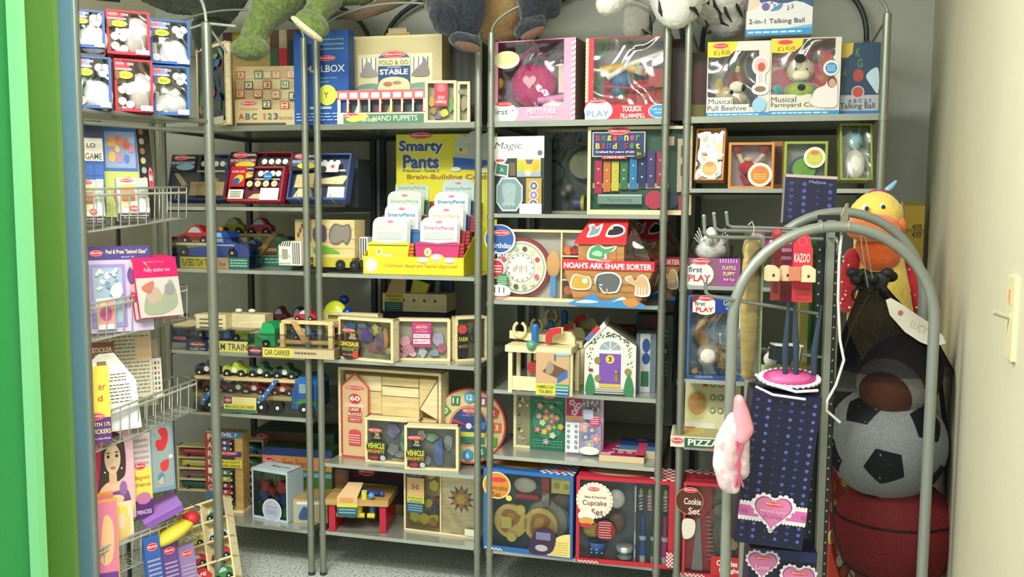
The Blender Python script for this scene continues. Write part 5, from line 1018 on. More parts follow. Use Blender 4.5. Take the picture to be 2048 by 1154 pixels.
wbox('toy_toolbox_box', sp, 'red window box of soft toy tools reading TOOLBOX FILL AND SPILL', 'toy box', .12, (.028,.014,.052,.003), 'd01c34', 'c8b490', '8a8484', .085, art=toolb, inside=toolin, fm=FILMW, ct='e8e4dc')
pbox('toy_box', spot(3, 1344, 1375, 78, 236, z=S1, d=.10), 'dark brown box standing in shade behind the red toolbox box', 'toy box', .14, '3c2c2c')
# second shelf
def magic(a):
    a.rect(0,0,1,.80,'2f3c3c'); a.rect(0,.72,1,1,'f2f2ec'); a.text('Magic',.30,.87,.55,.11,'4a3c30',-.008,0,.25); a.circ(.92,.785,.05,'5c7468'); a.blob([(.02,.74),(.26,.74),(.26,.68),(.14,.62),(.04,.68)],'f2f2ec'); a.ell(.145,.69,.09,.018,'d84848')
    a.poly([(.03,.50),(.30,.47),(.32,.64),(.06,.67)],'e4e4dc'); a.poly([(.06,.52),(.28,.495),(.295,.625),(.08,.65)],'3c7c64'); a.text('A',.18,.57,.08,.06,'a8c8b8')
    a.rect(.48,.48,.94,.72,'e8e0c8'); a.rect(.485,.54,.935,.70,'d8b838'); a.poly([(.64,.70),(.80,.70),(.76,.64),(.68,.64)],'6a5a80'); a.ell(.56,.6,.05,.05,'a8c040'); a.ell(.84,.61,.06,.05,'c8a830'); a.rect(.485,.49,.935,.54,'98a8c8'); a.ell(.7,.53,.06,.04,'f0e8b8')
    a.rect(.34,.49,.46,.66,'6a5a44'); P=[(.18,.47),(.46,.47),(.60,.36),(.60,.16),(.48,.03),(.20,.03),(.08,.14),(.08,.36)]; a.poly(P,'c8d8d8'); a.poly([(u*.9+.034,v*.9+.025) for u,v in P],'7a9498'); a.blob([(.20,.35),(.30,.40),(.46,.36),(.44,.16),(.34,.12),(.24,.16)],'98aeb0')
    for u,v in ((.24,.12),(.33,.12),(.42,.12),(.34,.28)): a.circ(u,v,.035,'b8c8c8'); a.circ(u,v,.02,'8ca0a0')
    a.rect(.67,.05,.97,.46,'b89848'); 
    for v,c in ((.36,'4c5c98'),(.24,'9870a8'),(.13,'4c5c98')): a.circ(.82,v,.09,'e0d8c0'); a.circ(.82,v,.07,c); a.star(.82,v,.05,'d8c8d8')
    a.rect(.55,.0,.98,.13,'f6f6f2')
pbox('magic_set', spot(3, 986, 1088, 273, 419, z=C2, d=.04, yaw=-3), 'magic set box with white upper band reading Magic', 'toy box', .10, '2f3c3c', magic, side='4a5560')
sp = spot(3, 1092, 1180, 258, 413, z=C2, d=.16)
def inst(t, W, H, y0, y1):
    m = MB(); m.cyl((W*.32, y1*.4, H*.58), (W*.32, y1*.55, H*.58), .05, '5c5c3c', 20, .01); m.build('cymbal', t)
    m = MB(); m.cyl((W*.15, y1*.5, H*.12), (W*.3, y1*.5, H*.12), .022, '2c3460'); m.cyl((W*.3, y1*.5, H*.12), (W*.36, y1*.5, H*.12), .032, 'a8a030'); m.build('maraca', t)
    m = MB(); m.tube([(-W*.2, y1*.5, H*.92), (W*.45, y1*.5, H*.80)], .006, '7a3038'); m.build('triangle_beater', t)
    m = MB(); m.lathe([(.05,0),(.052,.01),(.05,.02)], '6a3030', (-W*.32, y1*.6, H*.5), 20, 'y'); m.build('tambourine', t)
    m = MB(); m.sph((W*.05, y1*.5, H*.3), .016, '6c6a54'); m.sph((-W*.05, y1*.5, H*.24), .014, '5c5444'); m.build('bells', t)
wbox('instrument_set', spot(3, 1075, 1183, 258, 413, z=C2, d=.16), 'dark box of toy instruments with a brass cymbal, behind the magic set', 'toy box', .10, (.006,.006,.01,.012), '8a8468', '3a4440', '26302c', .07, inside=inst, fm=CLEAR)
sp = spot(3, 1175, 1384, 253, 416, z=C2, d=.03, yaw=2)
def band(a):
    a.rect(.06,.70,.54,.93,'26346c'); a.rect(.045,.66,.555,.94,'c8d0c8'); a.rect(.055,.67,.545,.93,'26346c'); a.logo(.30,.95,.22,.09)
    for i,(ch,c) in enumerate(zip('Beginner',('c02858','3c7848','d8c838','c84040','2c6898','d8c838','c84888','4c9848'))): a.text(ch,.10+.055*i,.87,.04,.06,c,.03)
    for i,(ch,c) in enumerate(zip('Band Set',('d8d048','b02848','3a58a0','d8c838','000000','a82858','5c8848','c8c848'))):
        if ch != ' ': a.text(ch,.10+.055*i,.78,.04,.065,c,.03)
    a.text('Crafted for years of play!',.28,.71,.40,.03,'e4e8f0',.02); a.rect(.14,.635,.38,.67,'c83c44'); a.text('7 PIECE SET',.26,.652,.2,.022,'f4e8e4'); a.circ(.50,.69,.05,'2c3020'); a.text('3+',.50,.69,.04,.04,'d8d048'); a.rect(.74,.78,.83,.88,'c8a888')
def bandin(t, W, H, y0, y1):
    bars = [(.10,.24,.62,'b82850'),(.185,.26,.61,'d87838'),(.265,.27,.61,'d8cc38'),(.35,.29,.61,'3c7c50'),(.44,.29,.66,'3884c0'),(.525,.31,.68,'1c3464'),(.61,.32,.73,'4c3c80'),(.70,.34,.72,'b82c50')]
    m = MB(); m.box((-W*.46, W*.28), (y1*.75, y1), (H*.30, H*.36), WOOD); m.build('xylophone_frame', t)
    for u, v0, v1, c in bars:
        m = MB(); m.box((W*(u-.5)-W*.035, W*(u-.5)+W*.035), (y1*.5, y1*.7), (H*v0, H*v1), mat(c, .25)); m.sph((W*(u-.5), y1*.5, H*(v0+.12)), .004, 'e8e8e0', 8, 6); m.sph((W*(u-.5), y1*.5, H*(v1-.10)), .004, 'e8e8e0', 8, 6); m.build('xylophone_bar', t)
    m = MB(); m.box((-W*.40, W*.03), (y1*.3, y1*.8), (H*.12, H*.23), mat('8ca89c', .2, .4)); a = Art(m, (-W*.40, y1*.3, H*.12), (1,0,0), (0,0,1), W*.43, H*.11); a.text('Harmonica',.5,.45,.55,.4,'5c7068'); a.rect(.0,.85,1,1,'d0dcd4'); m.build('harmonica', t)
    m = MB(); m.cyl((W*.15, y1*.3, H*.17), (W*.15, y1*.7, H*.17), W*.09, 'c02c48', 20); m.build('drum', t)
    m = MB(); m.cyl((W*.30, y1*.3, H*.17), (W*.30, y1*.7, H*.17), W*.08, '20344c', 20); m.build('castanet', t)
    m = MB(); m.box((W*.36, W*.49), (y1*.3, y1*.6), (H*.26, H*.86), 'c8b898'); a = Art(m, (W*.36, y1*.3, H*.26), (1,0,0), (0,0,1), W*.13, H*.6)
    for u in (.25,.65):
        for v in (.3,.65): a.rect(u,v,u+.22,v+.22,'5a4c40')
    m.build('clapper', t); m = MB(); m.box((W*.38, W*.46), (y1*.3, y1*.6), (H*.03, H*.22), 'c02c48'); m.build('rhythm_block', t)
wbox('band_set', sp, 'cream and green wooden band set with rainbow xylophone bars', 'toy box', .08, (.011,.011,.016,.010), WOODL, WOODL, '1e5c40', .035, art=band, inside=bandin, fm=CLEAR, shellname='wooden_frame')
# third shelf
sp = spot(3, 984, 1172, 460, 599, z=C3, yaw=-2); W, H = sp.W, sp.H
def cakein(t, W, H, y0, y1):
    m = MB(); cx, cz = -W*.20, H*.46; R = H*.40
    m.cyl((cx, y1*.5, cz), (cx, y1*.95, cz), R*1.05, '98303c', 36); m.cyl((cx, y1*.3, cz), (cx, y1*.5, cz), R*.94, 'ecead8', 36)
    a = Art(m, (cx-R, y1*.3, cz-R), (1,0,0), (0,0,1), 2*R, 2*R); a.circ(.5,.5,.44,'9ab4b0'); a.circ(.5,.5,.42,'ecead8'); a.circ(.5,.5,.26,'7a8ca0'); a.circ(.5,.5,.25,'f0eee6')
    for i in range(14): q = 2*math.pi*i/14; a.circ(.5+.34*math.cos(q),.5+.34*math.sin(q),.045,('e4dca0','d04048','e4dca0','6a5c50','b0c4a8','e8e0b0','d85868')[i % 7]); a.circ(.5+.22*math.cos(q),.5+.22*math.sin(q),.012,'3a3a40')
    for i in range(9): a.rect(.38+.03*i,.42+.03*(i % 4),.39+.03*i,.50+.03*(i % 3),('c85858','4c5868','8a6a58')[i % 3])
    m.build('birthday_cake', t)
    m = MB(); m.sph((W*.15, y1*.3, H*.52), (W*.075, .006, H*.19), 'd8a868'); m.build('cake_server', t); m = MB(); m.box((W*.12, W*.18), (y1*.2, y1*.35), (H*.07, H*.36), '5c9ccc'); m.build('server_handle', t)
    m = MB(); m.box((W*.235, W*.25), (.001, y1), (H*.02, H*.98), WOODL); m.box((W*.25, W*.48), (.004, y1), (H*.63, H*.65), WOODL); m.box((W*.25, W*.48), (.004, y1), (H*.30, H*.32), WOODL); m.build('divider', t)
    for x, z, c in ((.30,.72,'d8783c'),(.37,.80,'a8c0c0'),(.37,.73,'c02830'),(.30,.52,'e4e0d8'),(.30,.38,'a88060'),(.31,.16,'c87048'),(.38,.5,'b83848'),(.40,.18,'c86850')):
        m = MB(); m.cyl((W*x, y1*.3, H*z), (W*x, y1*.8, H*z), H*.065, c, 14); m.build('candle_topping', t)
def bday(a):
    a.ell(.085,.86,.17,.21,'f0f0ea'); a.ell(.08,.865,.155,.195,'2c58a0'); a.logo(.10,.95,.20,.085); a.text('Birthday',.10,.76,.22,.10,'f0f4f4',.015); a.text('Party',.10,.645,.16,.10,'f0f4f4',.015); a.ell(.055,.44,.09,.14,'f0ece6'); a.ell(.05,.44,.08,.125,'c8303c'); a.lines(.0,.38,.11,.5,3,'f4e0dc',2,.4); a.ell(.12,.28,.07,.10,'3c8050'); a.lines(.07,.22,.17,.34,4,'d0e8d4',3,.35); a.ell(.09,.12,.12,.10,'f0ece4'); a.ell(.09,.08,.10,.05,'b84048'); a.ell(.09,.10,.10,.05,'efece4'); [a.rect(.03+.05*i,.10,.04+.05*i,.18,'3a3030') for i in range(3)]; rn = random.Random(3); [a.circ(.4+rn.random()*.27,.1+rn.random()*.8,.004,'b07868',5) for i in range(20)]
t = wbox('play_cake_set', sp, 'wooden birthday cake play set reading Birthday Party', 'toy box', .07, (.007,.007,.012,.008), WOODL, WOODL, 'bab6ac', .045, inside=cakein, fm=CLEAR, shellname='wooden_frame', wall=.005)
m = MB(); bday(Art(m, (-W/2, -.0006, 0), (1,0,0), (0,0,1), W, H)); m.build('label', t)
# toy ark
def ark(sp, label):
    W, H = sp.W, sp.H; t = thing('toy_ark', sp, label, 'toy', 'toy arks on the middle rack'); DD = .15; BR = mat('b8864c', .5, kind='wood', scale=40, amt=.12); RD_ = mat('d8343c', .4)
    zb = H*.41
    m = MB(); m.hexa([(-W*.38,0,0),(W*.28,0,0),(W*.28,DD,0),(-W*.38,DD,0),(-W*.5,-.004,zb),(W*.42,-.004,zb),(W*.42,DD,zb),(-W*.5,DD,zb)], BR)
    a = Art(m, (-W/2, -.0052, 0), (1,0,0), (0,0,1), W*.94, zb)
    for v in (.2,.4,.6,.8): a.rect(.10,v-.006,.92,v+.006,'8a6030')
    def sil(pts, c, off=.02): cx = sum(p[0] for p in pts)/len(pts); cy = sum(p[1] for p in pts)/len(pts); a.blob([(cx+(u-cx)*1.15, cy+(v-cy)*1.15) for u, v in pts], 'e8f0f0'); a.blob(pts, c)
    sil([(.10,.48),(.10,.72),(.14,.84),(.22,.80),(.28,.78),(.30,.60),(.26,.46)], 'c8a040'); a.circ(.24,.68,.03,'e8e8e8')
    sil([(.37,.62),(.38,.82),(.46,.90),(.56,.90),(.63,.74),(.60,.46),(.56,.40),(.46,.38),(.42,.50)], '5c6464'); a.blob([(.38,.56),(.42,.60),(.44,.57)],'f0f0f0'); a.rect(.48,.34,.50,.48,'c89c68'); a.blob([(.36,.66),(.385,.70),(.40,.56),(.41,.40),(.385,.42),(.37,.56)],'4c5454')
    sil([(.70,.78),(.76,.84),(.80,.72),(.84,.86),(.90,.84),(.94,.62),(.93,.36),(.80,.36),(.80,.58),(.74,.66)], 'd0a878'); [a.rect(.805+.032*q,.33,.815+.032*q,.56,'ecf0ec') for q in range(4)]
    a.blob([(.08,.06),(.22,.16),(.34,.34),(.40,.18),(.5,.14),(.62,.24),(.76,.14),(.88,.10),(.90,-.04),(.5,-.05),(.1,-.02)],'3c88c4'); a.blob([(.14,.06),(.26,.14),(.4,.10),(.3,.05)],'e8f0f4'); a.blob([(.5,.06),(.62,.16),(.7,.2),(.66,.26),(.56,.12)],'e8f0f4'); a.blob([(.66,.16),(.80,.22),(.84,.06),(.74,-.02)],'c88848')
    m.build('hull', t)
    m = MB(); m.box((-W*.52, W*.44), (-.010, DD+.004), (zb, zb+H*.11), RD_); a = Art(m, (-W*.52, -.010, zb), (1,0,0), (0,0,1), W*.96, H*.11); a.text("NOAH'S ARK SHAPE SORTER",.5,.45,.95,.62,'f2f0f4',.03); a.logo(.46,.98,.18,.42)
    a = Art(m, (W*.44, -.010, zb), (0,1,0), (0,0,1), DD, H*.11); a.lines(.1,.2,.9,.8,1,'98303c',2); m.build('rim', t)
    m = MB(); x0, x1 = -W*.36, W*.12; z0, z1 = zb+H*.11, H*.75
    m.box((x0, x1), (.008, DD-.008), (z0, z1), BR); a = Art(m, (x0, .008, z0), (1,0,0), (0,0,1), x1-x0, z1-z0)
    for i in range(1, 6): a.rect(i/6-.004,0,i/6+.004,1,'94703c')
    a.blob([(.22,.02),(.24,.6),(.46,.84),(.6,.66),(.84,.78),(.78,.5),(.62,.35),(.6,.04)],'e8f0e8'); a.blob([(.26,.1),(.28,.56),(.44,.74),(.6,.58),(.80,.70),(.72,.48),(.58,.32),(.56,.1)],'48a068'); a.blob([(.3,.3),(.4,.5),(.52,.4),(.5,.2)],'a8d8b0'); m.build('cabin', t)
    m = MB(); e = .006; ym = DD*.52
    for (ya, yb_) in ((-.004, ym), (DD+.004, ym)):
        q = [(x0-.012, ya, z1-.012), (x1+.008, ya, z1-.012), (x1-.0, yb_, H), (x0+.030, yb_, H)] if ya < 0 else [(x0-.012, ya, z1-.012), (x1+.008, ya, z1-.012), (x1, yb_, H), (x0+.030, yb_, H)]
        m.hexa([q[0], q[1], (q[1][0], q[1][1], q[1][2]+e), (q[0][0], q[0][1], q[0][2]+e), q[3], q[2], (q[2][0], q[2][1], q[2][2]+e), (q[3][0], q[3][1], q[3][2]+e)], RD_)
    ez = Vector((0, ym+.004, H-z1+.012)); a = Art(m, (x0-.012, -.0045, z1-.006), (1,0,0), ez, x1-x0+.02, ez.length)
    a.blob([(.22,.2),(.24,.5),(.20,.66),(.3,.72),(.36,.6),(.48,.74),(.46,.34),(.4,.24)],'e8f0f0'); a.blob([(.26,.26),(.28,.5),(.26,.62),(.32,.64),(.38,.52),(.44,.62),(.42,.36)],'8898a0'); a.blob([(.58,.26),(.62,.6),(.74,.72),(.90,.62),(.94,.4),(.86,.26),(.7,.2)],'e8f0f0'); a.blob([(.62,.3),(.66,.56),(.76,.64),(.88,.56),(.9,.4),(.8,.3)],'2c3038'); a.circ(.66,.55,.04,'d8c880'); m.build('roof', t)
    m = MB(); m.hexa([(x1+.002,.0,z0),(W*.40,.0,z0),(W*.40,DD,z0),(x1+.002,DD,z0),(x1+.002,DD*.4,H*.97),(x1+.02,DD*.45,H*.93),(x1+.02,DD*.6,H*.93),(x1+.002,DD*.65,H*.97)], FILMW); m.build('plastic_wrap', t)
    return t
ark(spot(3, 1128, 1322, 439, 607, z=C3, yaw=-4), 'wooden toy ark with red roof reading NOAH\'S ARK SHAPE SORTER, in front')
ark(spot(3, 1238, 1372, 436, 588, z=C3, d=.27, yaw=-4), 'second wooden toy ark with red roof, behind the first and the front posts')
# fourth shelf
def bench(sp, label, tone=1, lab=True):
    W, H = sp.W, sp.H; t = thing('toy_tool_bench', sp, label, 'toy', 'wooden toy tool benches'); DD = .12; c = mat('ecdfb0', .5, kind='wood', scale=30, amt=.06); zt = H*.64
    m = MB(); m.box((-W*.52, W*.46), (-.004, DD), (zt, zt+H*.10), c); m.build('bench_top', t)
    for x in (-.48, .42):
        for y in (.002, DD-.018): m = MB(); m.box((W*x, W*x+.014), (y, y+.014), (0, zt), c); m.build('leg', t)
    m = MB(); m.box((-W*.45, W*.44), (.006, .011), (.01, H*.26), c); m.build('front_panel', t)
    m = MB(); m.prism([(-W*.55,H*.80),(W*.44,H*.74),(W*.44,H*.84),(W*.38,H*.94),(W*.12,H*.94),(W*.12,H*.86),(-W*.55,H*.92)], DD-.05, DD-.03, c); m.build('tool_rack', t)
    m = MB(); rr = [(-W*.38+.022*math.cos(q), H*.95+.026*math.sin(q)) for q in [math.radians(x) for x in range(110, 431, 20)]]; m.tube([(x, DD-.06, z) for x, z in rr], .006, 'e0d0a0', 8); m.build('wooden_wrench', t)
    m = MB(); m.cyl((-W*.11, .03, H*.78), (-W*.11, .03, H*1.02), .013, mat('2c70b8', .3)); m.sph((-W*.11, .03, H*1.02), .013, mat('2c70b8', .3)); m.build('screwdriver', t)
    m = MB(); pts = [(.04,.78),(.04,.90),(.10,1.0),(.22,1.03),(.30,1.03),(.30,.94),(.20,.93),(.15,.88),(.15,.78)]; m.prism([(W*p, H*q) for p, q in pts], .03, .045, 'e8d8b0'); m.prism([(W*(p*.88+.015), H*(q*.97+.028)) for p, q in pts], .024, .03, 'c42c38'); m.build('saw', t)
    m = MB(); m.sph((-W*.12, -.006, H*.76), .018, mat('5ca080', .1)); m.build('ball_knob', t)
    m = MB(); m.cyl((-W*.16, .04, H*.38), (-W*.16, .08, H*.38), .02, 'b02c38'); m.build('gear', t)
    if lab:
        m = MB(); m.box((-W*.05, W*.44), (-.008, -.0055), (.002, H*.66), 'c8a47c'); a = Art(m, (-W*.05, -.008, .002), (1,0,0), (0,0,1), W*.49, H*.66)
        a.rect(0,0,.60,.27,'d4d048'); a.text('HAMMER & SAW',.3,.19,.52,.08,'4c4a30'); a.text('TOOL BENCH',.3,.08,.42,.08,'4c4a30'); a.rect(.60,.0,1,.12,'3058a0'); a.rect(.60,.12,1,.27,'4c9070'); a.lines(.62,.02,.98,.25,3,'b0d8d0',4,.35); a.poly([(.2,.55),(.45,.75),(.95,.60),(.65,.42)],'6a4c34'); a.poly([(.65,.30),(.95,.45),(.95,.62),(.65,.45)],'3c68b8'); a.blob([(.3,.55),(.4,.8),(.55,.65),(.45,.5)],'a08c78'); a.rect(.62,.94,1,1,'98c0dc'); a.rect(.55,.82,.6,.96,'3c68b8'); m.build('label_card', t)
    return t
bench(spot(3, 1013, 1148, 660, 785, z=C4, yaw=-2), 'cream wooden tool bench with red saw and blue screwdriver, nearest of three')
b2_ = bench(spot(3, 1052, 1170, 652, 758, z=C4, d=.17), 'cream wooden tool bench in the middle of the three, partly hidden', lab=False)
b3_ = bench(spot(3, 1082, 1195, 632, 740, z=C4, d=.32), 'cream wooden tool bench at the back of the three, mostly hidden', lab=False)
sp = spot(3, 1168, 1272, 652, 788, z=C4, yaw=4); W, H = sp.W, sp.H; t = thing('toy_doorbell_house', sp, 'white wooden play house with purple door number 3 and green ivy', 'toy house')
m = MB(); m.prism([(-W*.5,.0),(-W*.42,.0),(-W*.42,.012),(W*.40,.012),(W*.40,0),(W*.5,0),(W*.5,H*.72),(-W*.02,H*.98),(-W*.10,H),(-W*.5,H*.72)], 0, .15, 'e6e8dc', '8a8878'); a = front(m, W, H)
for i in range(14): a.rect(.02,.10+.045*i,.98,.104+.045*i,'c8ccbc'); a.l -= 1
a.l += 1; rn = random.Random(9)
for i in range(120):
    q = rn.random(); th = math.pi*q; u = .5-.43*math.cos(th)*rn.uniform(.8,1.05); v = .62+.26*math.sin(th)*rn.uniform(.85,1.1)-(.0 if .12 < q < .88 else rn.random()*.28); a.ell(u,v,.013,.012,rn.choice(('4c6850','6a8468','38503c')),6,rn.random()*180); a.l -= 1
a.l += 1; a.rect(.25,.10,.75,.66,'dfe2e6'); a.ell(.5,.64,.25,.16,'dfe2e6',a0=0,a1=180); a.ell(.5,.655,.21,.125,'98a8b0',a0=0,a1=180)
for q in (45, 90, 135): th = math.radians(q); a.poly([(.49,.655),(.51,.655),(.5+.21*math.cos(th)+.01,.655+.125*math.sin(th)),(.5+.21*math.cos(th)-.01,.655+.125*math.sin(th))],'dfe2e6')
a.rect(.29,.16,.71,.60,'7a50b0'); a.circ(.5,.52,.085,'e0c850'); a.text('3',.5,.52,.06,.07,'2c2820',.03); a.rect(.29,.115,.71,.165,'d8b848'); [a.rect(.18,.02+.03*i,.82,.04+.03*i,'b8bcb4') for i in range(3)]
for u in (.12,.87): a.blob([(u-.09,.02),(u-.07,.2),(u,.31),(u+.07,.2),(u+.09,.02)],'3c8054')
a.ell(.13,.36,.05,.02,'883038'); m.build('house_body', t)
for u, v, r in ((.26,.50,.012),(.27,.24,.012),(.85,.35,.012)): m = MB(); m.cyl((W*(u-.5), -.006, H*v), (W*(u-.5), 0, H*v), r, mat('b0a070', .3, .7), 14); m.build('hinge', t)
m = MB(); m.box((W*.10, W*.16), (-.006, 0), (H*.20, H*.36), mat('b89848', .3, .7)); m.sph((W*.13, -.012, H*.35), .006, mat('d8c078', .2, .8)); m.build('door_lock', t)
m = MB(); m.hexa([(-W*.52,-.006,H*.70),(-W*.50,-.006,H*.67),(-W*.50,.15,H*.67),(-W*.52,.15,H*.70),(-W*.13,-.006,H*1.06),(-W*.08,-.006,H*1.0),(-W*.08,.15,H*1.0),(-W*.13,.15,H*1.06)], 'ece8dc'); a = Art(m, (-W*.52, -.007, H*.70), (W*.40,0,H*.34), (-H*.03,0,W*.04), math.hypot(W*.40,H*.34), .012); a.rect(.2,-.2,.5,1.2,'5c6ca8'); a.rect(.5,-.2,.8,1.2,'b83c48'); m.build('roof_flap', t)
pbox('toy_box', spot(3, 1272, 1312, 668, 772, z=C4, d=.10, yaw=6), 'dark blue and white box with green lower part, right of the play house', 'toy box', .10, '6a7880', lambda a: a.rect(.2,.0,.7,1,'c8ccd0').ell(.5,.8,.2,.12,'2c4c8c').ell(.5,.58,.2,.1,'2c4c8c').rect(.25,.1,.65,.36,'2c6c44'))
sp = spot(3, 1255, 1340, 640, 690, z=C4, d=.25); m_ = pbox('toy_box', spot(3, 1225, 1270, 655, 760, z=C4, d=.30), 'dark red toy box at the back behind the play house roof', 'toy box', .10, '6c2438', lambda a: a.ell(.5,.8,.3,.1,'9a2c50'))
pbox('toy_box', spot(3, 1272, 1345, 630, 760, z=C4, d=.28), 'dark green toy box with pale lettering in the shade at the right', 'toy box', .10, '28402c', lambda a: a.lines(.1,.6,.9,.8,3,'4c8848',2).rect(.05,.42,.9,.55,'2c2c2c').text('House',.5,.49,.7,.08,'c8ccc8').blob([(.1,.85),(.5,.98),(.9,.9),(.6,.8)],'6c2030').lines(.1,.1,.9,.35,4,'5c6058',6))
# fifth shelf
sp = spot(3, 1027, 1136, 783, 885, z=C5, d=.12, yaw=-2); W, H = sp.W, sp.H
t = thing('flower_bead_box', sp, 'wooden bead box with green sleeve reading FLOWER POWER', 'toy box')
m = MB(); m.box((-W*.5, W*.5), (0, .05), (0, H), WOODL); a = front(m, W, H); a.rect(.05,.05,.32,.92,'8c8468')
rn = random.Random(4)
for i in range(18): a.circ(.07+rn.random()*.23,.1+rn.random()*.8,.03,rn.choice(('e4dcc8','c8c068','78905c','b8a0a0','98a088','3c4c3c')))
m.build('box', t); m = MB(); m.box((-W*.19, W*.5), (-.002, .052), (-.0, H+.001), '246c50'); a = Art(m, (-W*.19, -.002, 0), (1,0,0), (0,0,1), W*.69, H); a.logo(.50,.92,.30,.075); a.text('FLOWER POWER',.5,.83,.7,.05,'74b08c'); a.ell(.5,.5,.42,.30,'3c8468')
for i in range(16): q = i*2.4; r = .08+.02*i; a.flower(.5+r*1.0*math.cos(q),.5+r*.9*math.sin(q),.085,('c86880','d8b048','d89080','b8a0b8','c8d0b8','5c9c6c')[i % 6])
a.lines(.1,.06,.9,.2,3,'5c9c80',3,.3); m.build('sleeve', t)
sp = spot(3, 1130, 1207, 790, 907, z=C5, yaw=2)
def bead(a):
    a.rect(0,0,1,1,'c8b4cc'); a.rect(.02,.58,.44,.97,'b02850'); a.rect(.02,.56,.44,.64,'d8a478'); [a.flower(u,v,.09,'d8b8d0','7a2848') for u,v in ((.18,.86),(.30,.78),(.24,.70),(.36,.82))]
    a.rect(.46,.74,.9,.98,'8a7c90'); rn = random.Random(5); [a.circ(.48+rn.random()*.4,.76+rn.random()*.2,.03,rn.choice(('d8ccd8','a898b0','6c5c78'))) for i in range(20)]
    a.rect(.02,.04,.38,.54,'eceef2'); [a.flower(.10+.2*(i % 2),.48-.085*(i//2),.045,'7888a0','c8d0d8') for i in range(10)]; a.rect(.40,.04,.96,.56,'a08cac'); [a.flower(u,v,.14,c) for u,v,c in ((.52,.48,'d8a8b8'),(.72,.44,'7484b8'),(.56,.32,'7484b8'),(.82,.3,'c890b0'),(.66,.2,'a0a8c8'))]
    a.circ(.80,.60,.15,'c84468'); a.lines(.70,.54,.90,.68,4,'f0d8dc',3,.35); a.ell(.66,.10,.26,.07,'e4e8e4'); a.rect(.5,.62,.75,.78,'b8c4d8')
pbox('bead_set', sp, 'pale pink and lilac bead set box standing between green sleeve and flat pink box', 'toy box', .05, 'd8bccc', bead, side='6a5470')
sp = spot(3, 1198, 1288, 903, 922, z=C5, yaw=2); sp.rot = (0, 0, sp.rot[2])
sp.H = .022
pbox('craft_box', sp, 'flat wooden box with magenta flower lid at the front of the fifth shelf', 'craft box', .17, 'd8c49c', lambda a: a, tart=lambda a: (a.rect(0,0,1,1,'b02c60'), a.rect(.02,.02,.25,.22,'e0b0b8'), [a.flower(.25+.2*(i % 3)+.05*(i//3),.25+.2*(i//3),.07,'ecd8d8','5c2030') for i in range(9)], a.rect(.8,0,1,1,'cc4c70')))
sp = spot(3, 1236, 1316, 895, 905, z=C5, d=.10, yaw=2); sp.H = .028
pbox('craft_box', sp, 'flat blue box lying behind the flat magenta one on the fifth shelf', 'craft box', .17, 'c8b898', None, tart=lambda a: (a.rect(0,0,1,1,'34407c'), a.rect(0,0,1,.35,'4c80b0'), a.logo(.5,.85,.3,.12)))
# bottom shelf: play food boxes
def ging(a, u0, v0, u1, v1, nx, nz, c, w='f0ece6'):
    a.rect(u0,v0,u1,v1,c)
    for i in range(nx):
        for j in range(nz):
            if (i+j) % 2: a.rect(u0+(u1-u0)*i/nx, v0+(v1-v0)*j/nz, u0+(u1-u0)*(i+1)/nx, v0+(v1-v0)*(j+1)/nz, w); a.l -= 1
    a.l += 1
sp = spot(3, 967, 1146, 944, 1102, z=S6, d=-.004, yaw=-2)
def panart(a):
    a.ell(.15,.80,.16,.165,'e8d8a0'); a.ell(.15,.80,.145,.15,'d08838'); a.ell(.17,.87,.09,.03,'d83840'); a.text('Pancake',.16,.775,.22,.06,'7a2c1c',.0); a.text('Set',.15,.69,.10,.06,'7a2c1c',.0); a.ell(.29,.66,.035,.035,'d8d060'); a.poly([(.975,.02),(.975,.30)]+[(.975-.25*math.sin(q*.157),.02+.28*math.cos(q*.157)) for q in range(1,11)],'e8d480'); a.lines(.74,.03,.96,.2,6,'b8924c',3,.3); a.blob([(.53,.03),(.55,.22),(.62,.32),(.76,.34),(.82,.24),(.76,.05)],'3c2844'); a.rect(.60,.20,.76,.29,'7878a0'); a.ell(.66,.1,.07,.04,'b8b0b8'); ging(a,.02,.01,.22,.04,10,2,'2c68b0')
